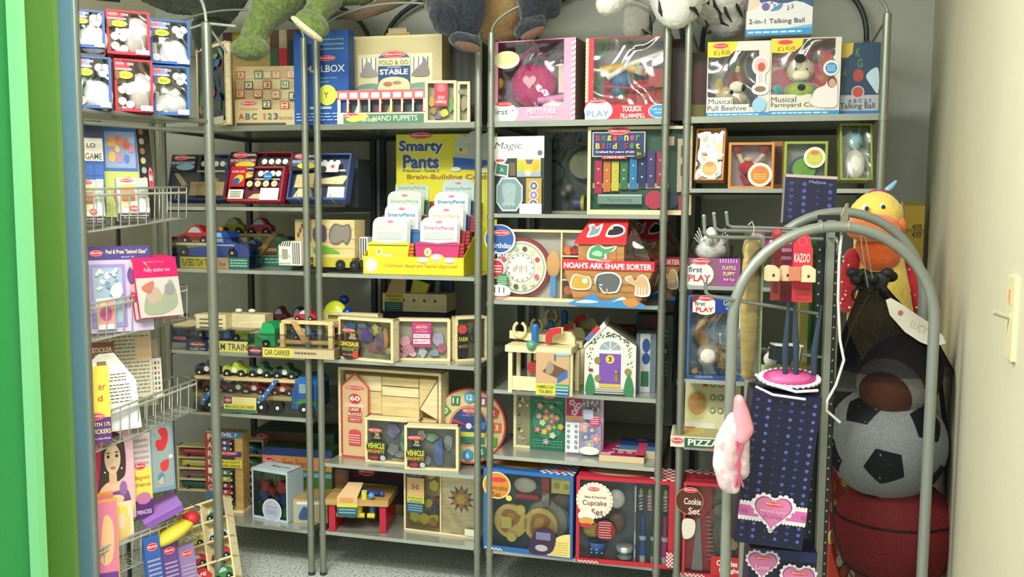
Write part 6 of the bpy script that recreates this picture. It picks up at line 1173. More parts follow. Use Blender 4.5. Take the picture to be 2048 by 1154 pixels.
def panin(t, W, H, y0, y1):
    m = MB(); m.sph((-W*.06, y1*.5, H*.80), (W*.13, .012, H*.095), 'c8c8bc'); m.build('mixing_spoon', t); m = MB(); m.tube([(-W*.16, y1*.5, H*.66), (W*.10, y1*.5, H*.66)], .011, 'b83848'); m.build('spoon_handle', t)
    m = MB(); m.box((W*.14, W*.22), (y1*.3, y1*.7), (H*.74, H*.92), 'b02c38'); m.box((W*.14, W*.22), (y1*.3, y1*.7), (H*.58, H*.74), '8a8c88'); m.build('pan_handle', t)
    m = MB(); m.box((W*.25, W*.47), (y1*.2, y1*.6), (H*.76, H*.94), 'ccc868'); a = Art(m, (W*.25, y1*.2, H*.76), (1,0,0), (0,0,1), W*.22, H*.18); a.circ(.28,.5,.16,'a8a058'); a.circ(.74,.5,.16,'a8a058'); m.build('butter_pat', t)
    m = MB(); m.sph((W*.36, y1*.5, H*.66), (W*.11, .02, H*.08), '6c6058'); m.build('fruit', t)
    m = MB(); m.cyl((W*.18, y1*.8, H*.38), (W*.18, y1*.95, H*.38), W*.24, '7c8480', 30); m.cyl((W*.18, y1*.7, H*.38), (W*.18, y1*.8, H*.38), W*.22, '98a098', 30); m.build('frying_pan', t)
    for x, z, r, extra in ((-.22,.34,.19,1),(.12,.33,.19,0)):
        m = MB(); m.cyl((W*x, y1*.45, H*z), (W*x, y1*.65, H*z), W*r, 'ecd078', 30); a = Art(m, (W*(x-r), y1*.45, H*z-W*r), (1,0,0), (0,0,1), 2*W*r, 2*W*r); a.blob([(.2,.3),(.25,.75),(.5,.85),(.8,.7),(.7,.45),(.5,.3),(.35,.15)],'b88040'); a.blob([(.3,.4),(.4,.7),(.6,.7),(.55,.5)],'d8a850'); m.build('play_pancake', t)
    for x, z in ((-.10,.50),(-.20,.16)): m = MB(); m.cyl((W*x, y1*.3, H*z), (W*x, y1*.45, H*z), W*.055, 'ecdc70', 16); m.build('banana_slice', t)
    m = MB(); m.box((-W*.32, -W*.20), (y1*.3, y1*.45), (H*.26, H*.40), 'e8dc78'); m.build('butter_pat', t)
wbox('play_food_box', sp, 'blue pancake play food box reading Pancake Set on the bottom shelf', 'toy box', .16, (.016,.012,.018,.014), '2c68b0', '2460a8', '4c6878', .07, art=panart, inside=panin, fm=CLEAR, group='play food boxes', tart=lambda a: (ging(a,.62,0,1,1,10,10,'2c68b0'), a.ell(.35,.5,.32,.3,'d8a040'), a.ell(.35,.5,.25,.2,'c88838'), a.logo(.82,.3,.2,.25)), lart=lambda a: a.rect(.1,.1,.9,.9,'a8b890'))
sp = spot(3, 1152, 1348, 958, 1122, z=S6, d=-.03, yaw=4)
def cupart(a):
    a.scallop(.19,.73,.165,'f0e4d4',26); a.circ(.19,.73,.155,'efe6d4'); a.logo(.18,.86,.13,.05); a.text('Bake & Decorate',.2,.77,.22,.025,'8a4038'); a.text('Cupcake',.19,.695,.25,.075,'6a2820',.0); a.text('Set',.22,.60,.12,.07,'6a2820',.0); a.ell(.11,.55,.09,.07,'eceae4'); a.ell(.11,.49,.08,.045,'d8a050'); a.ell(.11,.44,.07,.025,'c03840'); a.circ(.305,.40,.105,'8c1c28'); a.lines(.24,.30,.37,.50,7,'e8c8c8',3,.3); ging(a,.02,.01,.24,.035,12,2,'c83040'); ging(a,.93,.03,1,.2,4,8,'c83040')
def cupin(t, W, H, y0, y1):
    m = MB(); m.sph((-W*.09, y1*.4, H*.74), (W*.09, .016, H*.11), 'ece8e4'); m.sph((-W*.09, y1*.15, H*.74), (W*.02, .004, H*.025), 'd8d8c8'); m.build('frosting_top', t)
    m = MB(); m.sph((-W*.08, y1*.5, H*.46), (W*.09, .016, H*.11), '7a5c50'); m.build('frosting_top', t); m = MB(); m.sph((-W*.34, y1*.5, H*.36), (W*.10, .016, H*.09), 'c8b850'); m.build('frosting_top', t)
    m = MB(); m.lathe([(0,0),(.022,.0),(.038,.045),(.036,.047),(0,.04)], '2c5490', (-W*.28, y1*.5, H*.08), 20); a = Art(m, (-W*.28-.03, y1*.5-.033, H*.10), (1,0,0), (0,0,1), .06, .03); [a.star(.2+.3*(i % 3),.3+.4*(i//3),.06,'a8c8e8') for i in range(5)]; m.build('cupcake_liner', t)
    m = MB(); m.lathe([(0,0),(.026,.0),(.030,.04),(.028,.045),(0,.045)], 'd8dcdc', (-W*.0, y1*.5, H*.06), 20); m.lathe([(.0292,.014),(.0305,.026)], '3c6464', (0, y1*.5, H*.06), 20); m.build('cupcake', t)
    m = MB(); m.box((W*.10, W*.115), (.003, y1), (H*.04, H*.93), '8c98a4'); m.build('divider', t)
    for i, (x, c) in enumerate(((.16,'2c70b8'),(.25,'d06878'),(.33,'e8d8c0'),(.41,'28784c'))):
        m = MB(); m.sph((W*x, y1*.4, H*.84), (.007, .006, .013), 'a8b840', 10, 8); m.cyl((W*x, y1*.4, H*.64), (W*x, y1*.4, H*.81), .0085, 'ece4dc', 10); a = Art(m, (W*x-.0085, y1*.4-.0088, H*.64), (1,0,0), (0,0,1), .017, H*.17); [a.poly([(0,.05+.22*k),(1,.18+.22*k),(1,.28+.22*k),(0,.15+.22*k)], ('243c5c','b84850','c8a080','2c4c3c')[i]) for k in range(4)]; m.build('play_candle', t)
    for x, c in ((.185,'2468b8'),(.30,'2c7848'),(.41,'b83c88')):
        m = MB(); m.cyl((W*x, y1*.35, H*.36), (W*x, y1*.35, H*.58), .007, c, 10); m.cyl((W*x, y1*.35, H*.12), (W*x, y1*.35, H*.36), .0125, c, 12); m.cyl((W*x, y1*.35, H*.30), (W*x, y1*.35, H*.345), .0128, 'dce0e4', 12); m.cyl((W*x, y1*.35, H*.04), (W*x, y1*.35, H*.12), .011, 'dcdce0', 12); m.build('play_marker', t)
wbox('play_food_box', sp, 'red cupcake play food box reading Cupcake Set with striped candles', 'toy box', .15, (.012,.018,.016,.012), 'c82438', 'b81c30', '5c6874', .06, art=cupart, inside=cupin, fm=CLEAR, group='play food boxes', ct='c03040', tart=lambda a: (a.ell(.45,.5,.35,.3,'d8c0a0'), a.ell(.1,.8,.07,.1,'e8e0d8'), ging(a,.75,0,1,1,6,8,'c83040')))
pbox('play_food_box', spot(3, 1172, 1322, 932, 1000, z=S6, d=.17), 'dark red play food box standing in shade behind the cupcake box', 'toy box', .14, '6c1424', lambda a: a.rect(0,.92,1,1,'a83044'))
# ================================================================ rack 4
def kk(a, tw=.30, oval=True):
    a.poly([(0,.80),(0,1),(.48,1),(.44,.88),(.34,.81),(.18,.79)],'e8d030'); a.ell(.21,.945,.12,.035,'d84450'); a.text('Melissa & Doug',.21,.945,.18,.02,'f4d8d0'); a.text("K's Kids",.23,.86,.26,.07,'6a5420',-.005,5,.2)
def beehive(a):
    kk(a); a.rect(0,.055,.42,.26,'e8e8e0'); a.rect(.40,.055,.68,.165,'e8e8e0'); a.text('Musical',.22,.205,.37,.07,'3a4048',.0); a.text('Pull Beehive',.33,.115,.62,.07,'3a4048',.0); a.rect(0,0,1,.055,'2c90d0'); a.lines(.03,.01,.85,.045,1,'c8e4f4',3,.5)
    a.ell(.85,.67,.14,.13,'ece8e0'); a.ell(.85,.67,.11,.10,'e4c0b8'); a.ell(.86,.65,.06,.06,'c85048'); a.rect(.78,.30,.92,.56,'f0eee8'); a.ell(.85,.36,.14,.08,'f0eee8'); a.ell(.85,.36,.09,.04,'8a7050'); a.ell(.84,.15,.11,.10,'98c8e0'); a.rect(.83,.44,.84,.56,'a8a8a0'); a.rect(.86,.44,.87,.56,'a8a8a0')
def beein(t, W, H, y0, y1):
    P = lambda c: mat(c, .9, kind='plush', scale=150)
    m = MB(); m.sph((-W*.10, y1*.55, H*.28), (W*.26, .035, H*.16), P('c8b480')); m.sph((-W*.30, y1*.55, H*.42), (W*.08, .03, H*.12), P('c8a848')); m.build('plush_hive', t)
    m = MB(); m.sph((-W*.04, y1*.3, H*.48), (W*.16, .02, H*.12), P('984838')); m.build('plush_leaf', t)
    m = MB(); m.sph((-W*.02, y1*.12, H*.40), (W*.12, .018, H*.08), P('e0dcc8')); m.sph((W*.08, y1*.06, H*.385), (W*.035, .012, H*.045), '28242a'); m.sph((-W*.10, y1*.05, H*.33), (W*.03, .01, H*.03), '28242a'); m.build('plush_bee', t)
    m = MB(); m.cyl((-W*.2, y1*.3, H*.62), (-W*.18, y1*.3, H*.68), .012, 'b83c3c', 3); m.cyl((-W*.02, y1*.3, H*.60), (0, y1*.3, H*.68), .009, 'd8c860'); m.build('plush_flag', t)
wbox('baby_toy_box', spot(4, 1414, 1540, 83, 230, z=S1, d=.02, yaw=3), 'white window box of a plush hive reading Musical Pull Beehive', 'toy box', .12, (.003,.036,.030,.030), 'dcd8d0', 'a8acb0', '4c5058', .075, art=beehive, inside=beein, fm=FILMW, group='musical baby toy boxes')
def cube(a):
    a.poly([(0,.82),(0,.985),(.46,.985),(.44,.90),(.34,.83),(.18,.81)],'e8d030'); a.ell(.20,.95,.11,.03,'d84450'); a.text("K's Kids",.22,.87,.26,.06,'6a5420',-.005,5,.2)
    a.rect(0,.055,.60,.27,'d8d4c4'); a.rect(.58,.055,.8,.17,'d8d4c4')
    a.text('Musical',.20,.205,.36,.07,'3a4048',.0); a.text('Farmyard Cube',.38,.125,.72,.075,'3a4048',.0); a.rect(0,0,1,.055,'2c90d0'); a.lines(.03,.01,.85,.045,1,'c8e4f4',4,.5)
    a.ell(.86,.60,.11,.10,'e8e8e4'); a.ell(.865,.60,.085,.075,'3c90c8'); a.lines(.81,.56,.92,.64,4,'d8e8f4',2,.3); a.blob([(.60,.22),(.66,.33),(.78,.38),(.82,.44),(.90,.46),(.95,.38),(.96,.12),(.8,.09),(.62,.12)],'e8dcdc'); a.ell(.88,.42,.065,.075,'5a4038'); a.ell(.885,.405,.05,.055,'c89c84')
def cowin(t, W, H, y0, y1):
    P = lambda c: mat(c, .9, kind='plush', scale=150)
    m = MB(); m.box((-W*.46, W*.38), (y1*.6, y1*.95), (H*.20, H*.86), P('c8306c')); m.box((W*.24, W*.40), (y1*.5, y1*.6), (H*.30, H*.80), P('d05830')); m.build('plush_cube', t)
    m = MB(); m.sph((-W*.06, y1*.4, H*.60), (W*.20, .03, H*.17), P('dcd6b8')); m.sph((-W*.06, y1*.15, H*.52), (W*.14, .02, H*.075), P('e4dcc0')); m.build('plush_cow_head', t)
    m = MB(); m.sph((-W*.08, y1*.05, H*.74), (W*.085, .012, H*.06), P('2a2628')); m.sph((-W*.30, y1*.3, H*.68), (W*.075, .014, H*.05), P('3a4038')); m.sph((W*.14, y1*.3, H*.77), (W*.08, .014, H*.05), P('3a4038')); m.build('plush_patches', t)
    m = MB(); m.sph((-W*.06, y1*.3, H*.32), (W*.25, .03, H*.13), P('98ac58')); m.sph((-W*.05, y1*.02, H*.35), (W*.07, .01, H*.055), P('202c38')); m.build('plush_body', t)
    m = MB(); [m.sph((W*x, y1*.05, H*.60), .003, '3a3430', 8, 6) for x in (-.13, .02)]; m.build('eyes', t)
    m = MB(); m.sph((-W*.38, y1*.2, H*.32), (W*.08, .016, H*.1), P('48909c')); m.build('plush_bird', t)
wbox('baby_toy_box', spot(4, 1541, 1681, 76, 225, z=S1, d=.0, yaw=3), 'white window box of a plush cow reading Musical Farmyard Cube', 'toy box', .13, (.002,.018,.032,.003), 'd8d4c4', 'b8b4a0', '5c3050', .08, art=cube, inside=cowin, fm=FILMW, group='musical baby toy boxes')
def ballart(a):
    a.rect(0,0,1,1,'c8d4d8'); a.rect(0,.28,1,1,'30508c'); a.blob([(.2,.9),(.3,1.0),(.5,.98),(.55,.8),(.4,.7)],'b8c040'); a.ell(.35,.80,.10,.09,'c03c38'); a.text('D',.44,.95,.08,.12,'8a9c30',.03)
    a.ell(.13,.80,.10,.15,'7c4c34'); a.ell(.15,.76,.08,.11,'e8c8b0'); a.poly([(.01,.38),(.03,.60),(.16,.64),(.24,.50),(.28,.40)],'e0c8b8'); a.ell(.88,.80,.10,.15,'d8a890'); a.poly([(.80,.40),(.82,.6),(.90,.66),(.99,.64),(.99,.38)],'34588c'); a.circ(.65,.70,.115,'dcdce0'); a.circ(.65,.70,.095,'c85038'); a.star(.65,.70,.05,'d8a040')
    a.rect(0,.0,1,.36,'dcdcdc'); a.poly([(.0,.36),(1,.36),(1,.44),(.86,.52),(.74,.55),(.62,.52),(.5,.52),(.36,.56),(.24,.54),(.12,.44),(0,.40)],'dcdcdc'); a.text('A',.38,.54,.05,.07,'38405c'); a.text('B',.43,.48,.04,.06,'8a4c98'); a.text('C',.48,.54,.05,.07,'a87040'); a.text('2',.63,.44,.04,.07,'5c5478'); a.text('3',.69,.46,.04,.07,'7c6870'); a.blob([(.36,.40),(.5,.50),(.55,.52),(.5,.42)],'3c88c0'); a.circ(.29,.47,.06,'6c5c98')
    a.text('2-in-1 Talking Ball',.46,.22,.84,.10,'2c3038',.0); a.rect(0,0,1,.10,'2c90d0'); a.poly([(.6,.10),(1,.16),(1,.1)],'6cb0d8'); a.lines(.03,.02,.85,.08,1,'c8e4f4',5,.5)
sp = spot(4, 1493, 1625, -30, 76, z=S1, d=.03, yaw=3); sp.loc.z = spot(4, 1493, 1625, -30, 73, z=None, d=.03, yaw=3).z + .004; sp.H = .19
pbox('baby_toy_box', sp, 'white and blue box reading 2-in-1 Talking Ball on top of the two window boxes', 'toy box', .13, 'd8d8d0', ballart, side='a8a07c')
def ball2(a): a.rect(0,0,1,1,'24405c'); a.poly([(0,.8),(0,1),(.3,1),(.28,.86),(.15,.8)],'c8b438'); a.text('K',.42,.87,.12,.12,'5c8050',.02); a.text('G',.48,.72,.14,.12,'5c8050',.02); a.ell(.45,.55,.14,.09,'a84038'); a.text('A',.1,.6,.1,.1,'5c8040',.02); a.blob([(.65,.55),(.95,.65),(.98,.3),(.8,.4)],'b8ccd8'); a.rect(0,0,1,.28,'a8acb4'); a.circ(.45,.32,.17,'b8b8bc'); a.circ(.45,.32,.14,'b84838'); a.text('Talking Ball',.45,.12,.9,.10,'24282c',.0); a.text('A B C 2 3',.5,.2,.6,.05,'4c4c78'); a.rect(0,0,1,.06,'2c70b8')
pbox('baby_toy_box', spot(4, 1682, 1759, 86, 222, z=S1, d=.05, yaw=3), 'dark blue talking ball box at the right end of the top shelf', 'toy box', .12, '24405c', ball2, side='8a8c78')
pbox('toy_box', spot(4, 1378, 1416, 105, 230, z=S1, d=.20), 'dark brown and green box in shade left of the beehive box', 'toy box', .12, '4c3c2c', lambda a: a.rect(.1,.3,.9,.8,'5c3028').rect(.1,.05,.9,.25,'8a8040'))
# second shelf: four small boxes on stands
def disc(a, u, v, r, c): a.circ(u, v, r, 'ece8e0'); a.circ(u, v, r*.76, c); a.ell(u, v+r*.45*a.W/a.H, r*.4, r*.2*a.W/a.H, 'd87858'); a.lines(u-r*.5, v-r*.4*a.W/a.H, u+r*.5, v+r*.1*a.W/a.H, 3, 'f0e0c0', 2, .3)
def sm(x0, x1, yt, yb, d, yaw, label, c, ci, art, ins, D=.05, lean=0, fr=.008, fm=None):
    return wbox('small_toy_box', spot(4, x0, x1, yt, yb, z=D2+(.018 if lean else 0), d=d, yaw=yaw, lean=lean, D=D), label, 'toy box', D, (fr,)*4, c, None, ci, D*.75, art=art, inside=ins, fm=fm or CLEAR, group='small toy boxes on the second shelf of the right rack')
def twin(t, W, H, y0, y1):
    m = MB(); m.box((-W*.4, W*.4), (y1*.5, y1*.9), (H*.42, H*.9), 'dcd4b0'); m.sph((-W*.2, y1*.4, H*.6), (W*.14, .008, H*.1), 'c8c4b8'); m.sph((W*.1, y1*.4, H*.52), .01, 'a8a8b8'); m.sph((W*.15, y1*.4, H*.36), (.014, .008, .012), 'd8a830'); m.sph((-W*.25, y1*.4, H*.35), .012, 'c8a878'); m.build('toy_parts', t)
t = sm(1389, 1447, 262, 361, .02, -6, 'narrow orange-edged box on a white stand at the left of the second shelf', 'c88848', 'c0b494', lambda a: disc(a,.52,.22,.34,'d8a040'), twin, lean=12, fr=.004); easel(t, .1)
def crab(t, W, H, y0, y1):
    P = lambda c: mat(c, .9, kind='plush', scale=150)
    m = MB(); m.sph((-W*.08, y1*.4, H*.46), (W*.20, .016, H*.15), P('c43040')); m.build('crab_body', t)
    for s in (-1, 1): m = MB(); m.tube([(s*W*.1-W*.05, y1*.4, H*.5), (s*W*.26, y1*.4, H*.72), (s*W*.32, y1*.4, H*.86)], .008, P('e0c8b0')); m.sph((s*W*.30, y1*.35, H*.84), (W*.09, .012, H*.10), P('982838')); m.build('crab_claw', t)
    m = MB(); m.sph((-W*.06, y1*.25, H*.64), (W*.10, .01, H*.06), P('dcc8a0')); m.tube([(-W*.2, y1*.3, H*.3), (-W*.1, y1*.3, H*.1), (W*.0, y1*.3, H*.14)], .008, P('b83848')); m.build('crab_leg', t)
sm(1457, 1548, 285, 370, .015, 4, 'orange-framed box holding a red plush crab', 'd08c3c', 'b0a0a8', lambda a: disc(a,.70,.30,.27,'d88c28'), crab, D=.07)
pbox('small_toy_box', spot(4, 1540, 1566, 283, 367, z=D2, d=.10), 'dark red and orange box mostly hidden behind the plush crab box', 'toy box', .07, 'a87038', lambda a: a.rect(.4,.1,.9,.9,'5c2028'))
def grn(t, W, H, y0, y1):
    m = MB(); m.cyl((0-W*.02, y1*.5, H*.42), (-W*.02, y1*.8, H*.42), W*.32, '3c4c80', 24); m.cyl((-W*.02, y1*.3, H*.42), (-W*.02, y1*.5, H*.42), W*.27, '6cb038', 24); a = Art(m, (-W*.3, y1*.3, H*.1), (1,0,0), (0,0,1), W*.56, H*.64); [a.poly([(.5,.49),(.5,.51),(.5+.46*math.cos(q)-.02*math.sin(q),.5+.46*math.sin(q)+.02),(.5+.46*math.cos(q),.5+.46*math.sin(q)-.02)],'98cc60') for q in (.6,2,3.6,5)]; m.build('green_disc', t)
sm(1568, 1655, 283, 368, .02, 4, 'lime-framed box holding a green disc toy, behind the navy case', '98a840', '98a098', lambda a: disc(a,.70,.66,.25,'c8cc48'), grn, D=.06)
def lamb(t, W, H, y0, y1):
    m = MB(); m.sph((0, y1*.4, H*.72), (W*.25, .014, H*.16), '88b4c0'); m.sph((0, y1*.4, H*.30), (W*.32, .014, H*.26), 'e4e4da'); m.build('plush_lamb', t)
t = sm(1683, 1748, 252, 357, .03, 8, 'lime-edged box with crinkled clear front on a white stand at the shelf end', '98a050', '9cb0a4', lambda a: a, lamb, D=.05, lean=12, fr=.006, fm=FILMW); easel(t, .11)
# third to bottom shelves
def fp(a, v0, v1, c2, txt, vv):
    pass
sp = spot(4, 1374, 1480, 517, 566, z=D3, d=.01, yaw=3); W, H = sp.W, sp.H; t = thing('plush_puppy_box', sp, 'purple open box of a white plush puppy reading first PLAY', 'toy box')
m = MB(); m.box((-W/2, W/2), (0, .11), (0, H), '6c3c78'); a = front(m, W, H); a.rect(0,0,.62,1,'8c5c70'); a.rect(.60,0,1,1,'9c4c98'); [a.rect(.62+.05*i,.84,.64+.05*i,.98,'d8c0d8') for i in range(7)]; a.ell(.24,.40,.27,.45,'eceae4'); a.rect(0,.0,.2,.7,'eceae4'); a.logo(.26,.88,.36,.26); a.text('first',.16,.58,.26,.20,'3c5868',.01); a.text('PLAY',.24,.27,.42,.24,'c83c48',.02); a.text('PLAYFUL',.80,.66,.26,.15,'e8dc98',.02); a.text('PUPPY',.80,.44,.22,.15,'e8dc98',.02); a.text('Pull Toy',.80,.22,.20,.12,'e8dc98',.02); m.build('box', t)
P = mat('e8e6e0', .9, kind='plush', scale=90); m = MB(); m.sph((-W*.06, .05, H*1.25), (W*.30, .035, H*.40), P); m.sph((-W*.06, .03, H*1.75), (W*.13, .025, H*.40), P); m.build('plush_puppy', t)
m = MB(); m.sph((-W*.05, .008, H*1.6), (W*.05, .01, H*.14), '8a8474'); m.build('nose', t)
m = MB()
for s in (-1, 1):
    for k in range(4): m.tube([(s*W*.10-W*.05, .04, H*1.3), (s*W*(.34-.03*k)-W*.05, .03, H*(1.75+.12*k))], .0022, 'dfe4e4', 6)
m.build('ribbon', t)
m = MB(); m.sph((-W*.05, .05, H*1.35), (W*.42, .05, H*.85), FILMW); m.build('clear_dome', t)
sp = spot(4, 1375, 1492, 592, 748, z=D4, d=.0, yaw=6)
def gir(a): a.rect(.06,.80,.45,1,'7c2c38'); a.ell(.30,.87,.22,.10,'eceae4'); a.rect(.08,.80,.35,.92,'eceae4'); a.logo(.30,.97,.26,.07); a.text('first',.20,.905,.18,.05,'3c5868',.01); a.text('PLAY',.28,.835,.30,.055,'c83c48',.02); a.rect(.46,.80,1,.99,'1c3c98'); a.text('Giraffe',.75,.92,.3,.07,'a8c0a0',.02); a.text('Baby',.75,.85,.2,.04,'a8c0a0',.02); a.rect(0,0,1,.055,'2c4c88'); a.text('GIRAFFE',.3,.03,.3,.03,'98a8c8')
def girin(t, W, H, y0, y1):
    P = mat('c8a070', .9, kind='plush', scale=60)
    m = MB(); m.tube([(W*.15, y1*.6, H*.78), (-W*.22, y1*.55, H*.70), (-W*.30, y1*.5, H*.52), (-W*.12, y1*.5, H*.38)], .02, P, 12, [.014,.018,.022,.026]); m.sph((-W*.14, y1*.3, H*.28), (W*.2, .03, H*.13), mat('e8e0d0', .9, kind='plush', scale=60), rot=Matrix.Rotation(.7, 3, 'Y')); m.sph((-W*.36, y1*.3, H*.08), (W*.08, .02, H*.05), mat('b89868', .9)); m.build('plush_giraffe', t)
    m = MB(); m.tube([(-W*.02, y1*.5, H*.38), (W*.14, y1*.45, H*.28), (W*.10, y1*.4, H*.12)], .016, P, 10); m.build('plush_leg', t)
wbox('plush_giraffe_box', sp, 'blue window box holding a plush giraffe, first PLAY tag at top', 'toy box', .11, (.006,.006,.012,.006), '3c68a8', '8898b0', 'a8c0d4', .085, art=gir, inside=girin, fm=FILMW)
sp = spot(4, 1370, 1482, 765, 832, z=D5, d=.10, yaw=3, lean=14)
pbox('pizza_play_set', sp, 'upright pizza play set with pictures of toppings', 'toy box', .05, 'd8d4a8', lambda a: (a.rect(0,.0,.55,.2,'e4e0d0'), a.ell(.22,.5,.20,.26,'c8c880'), a.ell(.22,.52,.17,.2,'b88c50'), a.star(.36,.85,.08,'c04838'), [a.circ(.5+.14*(i % 3),.85-.22*(i//3),.055,'889058') for i in range(8)], [a.circ(.5+.14*(i % 3),.85-.22*(i//3),.03,'dcd8b0') for i in range(8)], a.rect(.0,.02,.2,.12,'c03c40')))
sp = spot(4, 1341, 1442, 863, 884, z=D5, d=-.03, yaw=3); sp.H = .036
pbox('pizza_play_set', sp, 'flat white and green box reading PIZZA lying at the front of its shelf', 'toy box', .16, 'e4e0d4', lambda a: (a.rect(.28,0,1,.9,'2c6040'), a.text('PIZZA',.66,.52,.62,.62,'f0ece4',.03), a.logo(.14,.6,.26,.6), a.rect(.7,.0,1,.12,'c83c44')), tart=lambda a: (a.rect(.05,.05,.95,.95,'b8b070'), a.ell(.4,.5,.3,.3,'d8c068')))
sp = spot(4, 1366, 1482, 968, 1118, z=S6, d=-.02, yaw=3)
def cook(a): a.circ(.10,.80,.25,'c88850'); a.circ(.10,.80,.235,'5a2c20'); a.logo(.12,.92,.26,.06); a.text('Cookie',.16,.80,.30,.07,'f0e4d8',.02); a.text('Set',.19,.70,.20,.07,'f0e4d8',.02); a.blob([(.0,.42),(.0,.60),(.2,.60),(.2,.46),(.1,.40)],'e8e0d0'); a.rect(.50,.03,1,.24,'c82c38'); a.text('Cookies',.78,.17,.36,.06,'f4ece8',.03); a.text("Doughs",.82,.09,.34,.06,'f4ece8',.03); ging(a,.05,.0,.4,.03,10,2,'c83040')
def cookin(t, W, H, y0, y1):
    m = MB(); m.box((-W*.46, W*.0), (y1*.6, y1*.9), (H*.04, H*.94), 'c83848'); m.build('backing_card', t)
    m = MB(); m.prism([(-W*.34,H*.04),(-W*.14,H*.04),(-W*.16,H*.25),(-W*.20,H*.6),(-W*.26,H*.6),(-W*.30,H*.3)], y1*.4, y1*.55, 'a8a8a8'); m.build('spatula', t)
    m = MB(); [m.cyl((-W*.11+W*.012*k*.4, y1*.5, H*(.62-.045*k)), (-W*.02+W*.012*k*.8, y1*.5, H*(.62-.045*k)), .0025, 'c8c0c0', 6) for k in range(11)]; m.build('cookie_slices', t)
    m = MB(); m.cyl((W*.14, y1*.5, H*.7), (W*.14, y1*.7, H*.7), .02, '9c9884', 18); m.cyl((W*.34, y1*.4, H*.6), (W*.34, y1*.6, H*.6), .018, 'd8ccc0', 18); m.cyl((W*.36, y1*.4, H*.35), (W*.36, y1*.6, H*.35), .02, 'e0b088', 18); m.build('play_cookies', t)
wbox('play_food_box', sp, 'red cookie play food box reading Cookie Set at the bottom right, behind the arch', 'toy box', .15, (.008,.004,.012,.010), 'c82c40', 'b02434', '8c8c84', .05, art=cook, inside=cookin, fm=CLEAR, group='play food boxes', ct='a02c38', tart=lambda a: (a.text('Cookie Set',.5,.5,.6,.3,'3c2420'), ging(a,0,.7,1,1,14,3,'a83038')))
# yellow carton in the back right corner
pbox('carton', spot(4, 1798, 1847, 404, 560, z=1.10, d=.42, yaw=0), 'yellow and white carton on the wall bracket in the back right corner', 'carton', .12, '8c7c2c', lambda a: (a.rect(0,.0,.1,1,'c8c4b0'), a.rect(.14,.72,1,.96,'b89c30'), a.rect(.14,.3,1,.68,'a88c2c'), a.text('409',.7,.74,.4,.06,'3a3420'), a.text('430',.7,.66,.4,.06,'3a3420')))
t = empty('wall_bracket', (*spot(4, 1790, 1850, 404, 560, z=1.10, d=.42).loc[:2], 1.10), (0, 0, BAY[4]['a']), 'dark wall bracket shelf under the yellow carton in the back right corner', 'bracket')
m = MB(); m.box((-.10, .10), (-.01, .16), (-.012, 0), DSTEEL); m.build('plate', t); m = MB(); m.box((-.012, .012), (.0, .26), (-.05, -.012), DSTEEL); m.build('arm', t)
# ================================================================ arched floor stand near the right wall
def X(px, py, y): return aty(px, py, y)
YA, YB = 2.05, 2.32
t = empty('display_stand', (.71, 2.18, 0), (0, 0, 0), 'grey arched floor stand with hooks in front of the right rack', 'display stand'); O = Vector((.71, 2.18, 0))
def archp(xl, xr, top, y):
    a = X(xl, 700, y); b = X(xr, 700, y); z1 = X(1660, top, y).z; z0 = z1 - .215; cx = (a.x+b.x)/2; r = (b.x-a.x)/2
    pts = [Vector((a.x, y, 0)), Vector((a.x, y, z0*.5)), Vector((a.x, y, z0-.03))] + [Vector((cx-r*math.cos(math.pi*i/24), y, z0+.215*math.sin(math.pi*i/24))) for i in range(25)] + [Vector((b.x, y, z0-.03)), Vector((b.x, y, z0*.5)), Vector((b.x, y, 0))]
    return [p-O for p in pts]
STG = mat('8b918a', .4, .35)
for args in ((1463, 1866, 453, YA), (1500, 1842, 424, YB)):
    m = MB(); m.tube(archp(*args), .0122, STG, 16); m.build('arch', t)
for py in (1120,):
    for x in (1463, 1866):
        a = X(x, 1100, YA)-O; b = X(1500 if x < 1600 else 1842, 1100, YB)-O; m = MB(); m.tube([(a.x, a.y, .05), (b.x, b.y, .05)], .008, STG); m.build('foot_bar', t)
pa = X(1657, 600, 2.14); m = MB(); m.box((pa.x-.026-O.x, pa.x+.026-O.x), (2.155-O.y, 2.160-O.y), (.02, X(1650, 430, 2.15).z), '1d2226')
a = Art(m, (pa.x-.026-O.x, 2.155-O.y, .02), (1,0,0), (0,0,1), .052, X(1650, 430, 2.15).z-.02)
for i in range(52):
    for u in (.12, .88): a.circ(u, .01+i*.019, .045, 'b4bcb8', 8); a.l -= 1
m.build('perforated_strip', t)
m = MB(); m.box((pa.x-.008-O.x, pa.x+.008-O.x), (2.135-O.y, 2.150-O.y), (.0, X(1650, 440, 2.15).z), STG); m.build('upright', t)
m = MB(); zt = X(1690, 440, 2.2).z; 
for i in range(34):
    z = zt - .008 - i*.0125
    m.tube([(pa.x+.028-O.x, 2.165-O.y, z), (pa.x+.075-O.x, 2.285-O.y, z+.012)], .0022, 'b4b49c', 6)
for k in range(6): q = k/5; m.tube([(pa.x+.028+.047*q-O.x, 2.165+.12*q-O.y, zt-.43), (pa.x+.028+.047*q-O.x, 2.165+.12*q-O.y, zt+.01)], .0022, 'a8a890', 6)
o = m.build('wire_grid', t); o['kind'] = 'stuff'
m = MB(); m.hexa([(pa.x+.02-O.x, 2.17-O.y, zt-.02), (pa.x+.06-O.x, 2.20-O.y, zt-.02), (pa.x+.06-O.x, 2.205-O.y, zt-.02), (pa.x+.02-O.x, 2.175-O.y, zt-.02), (pa.x+.045-O.x, 2.17-O.y, zt+.04), (pa.x+.06-O.x, 2.20-O.y, zt+.04), (pa.x+.06-O.x, 2.205-O.y, zt+.04), (pa.x+.045-O.x, 2.175-O.y, zt+.04)], 'b8b8a8'); m.build('top_plate', t)
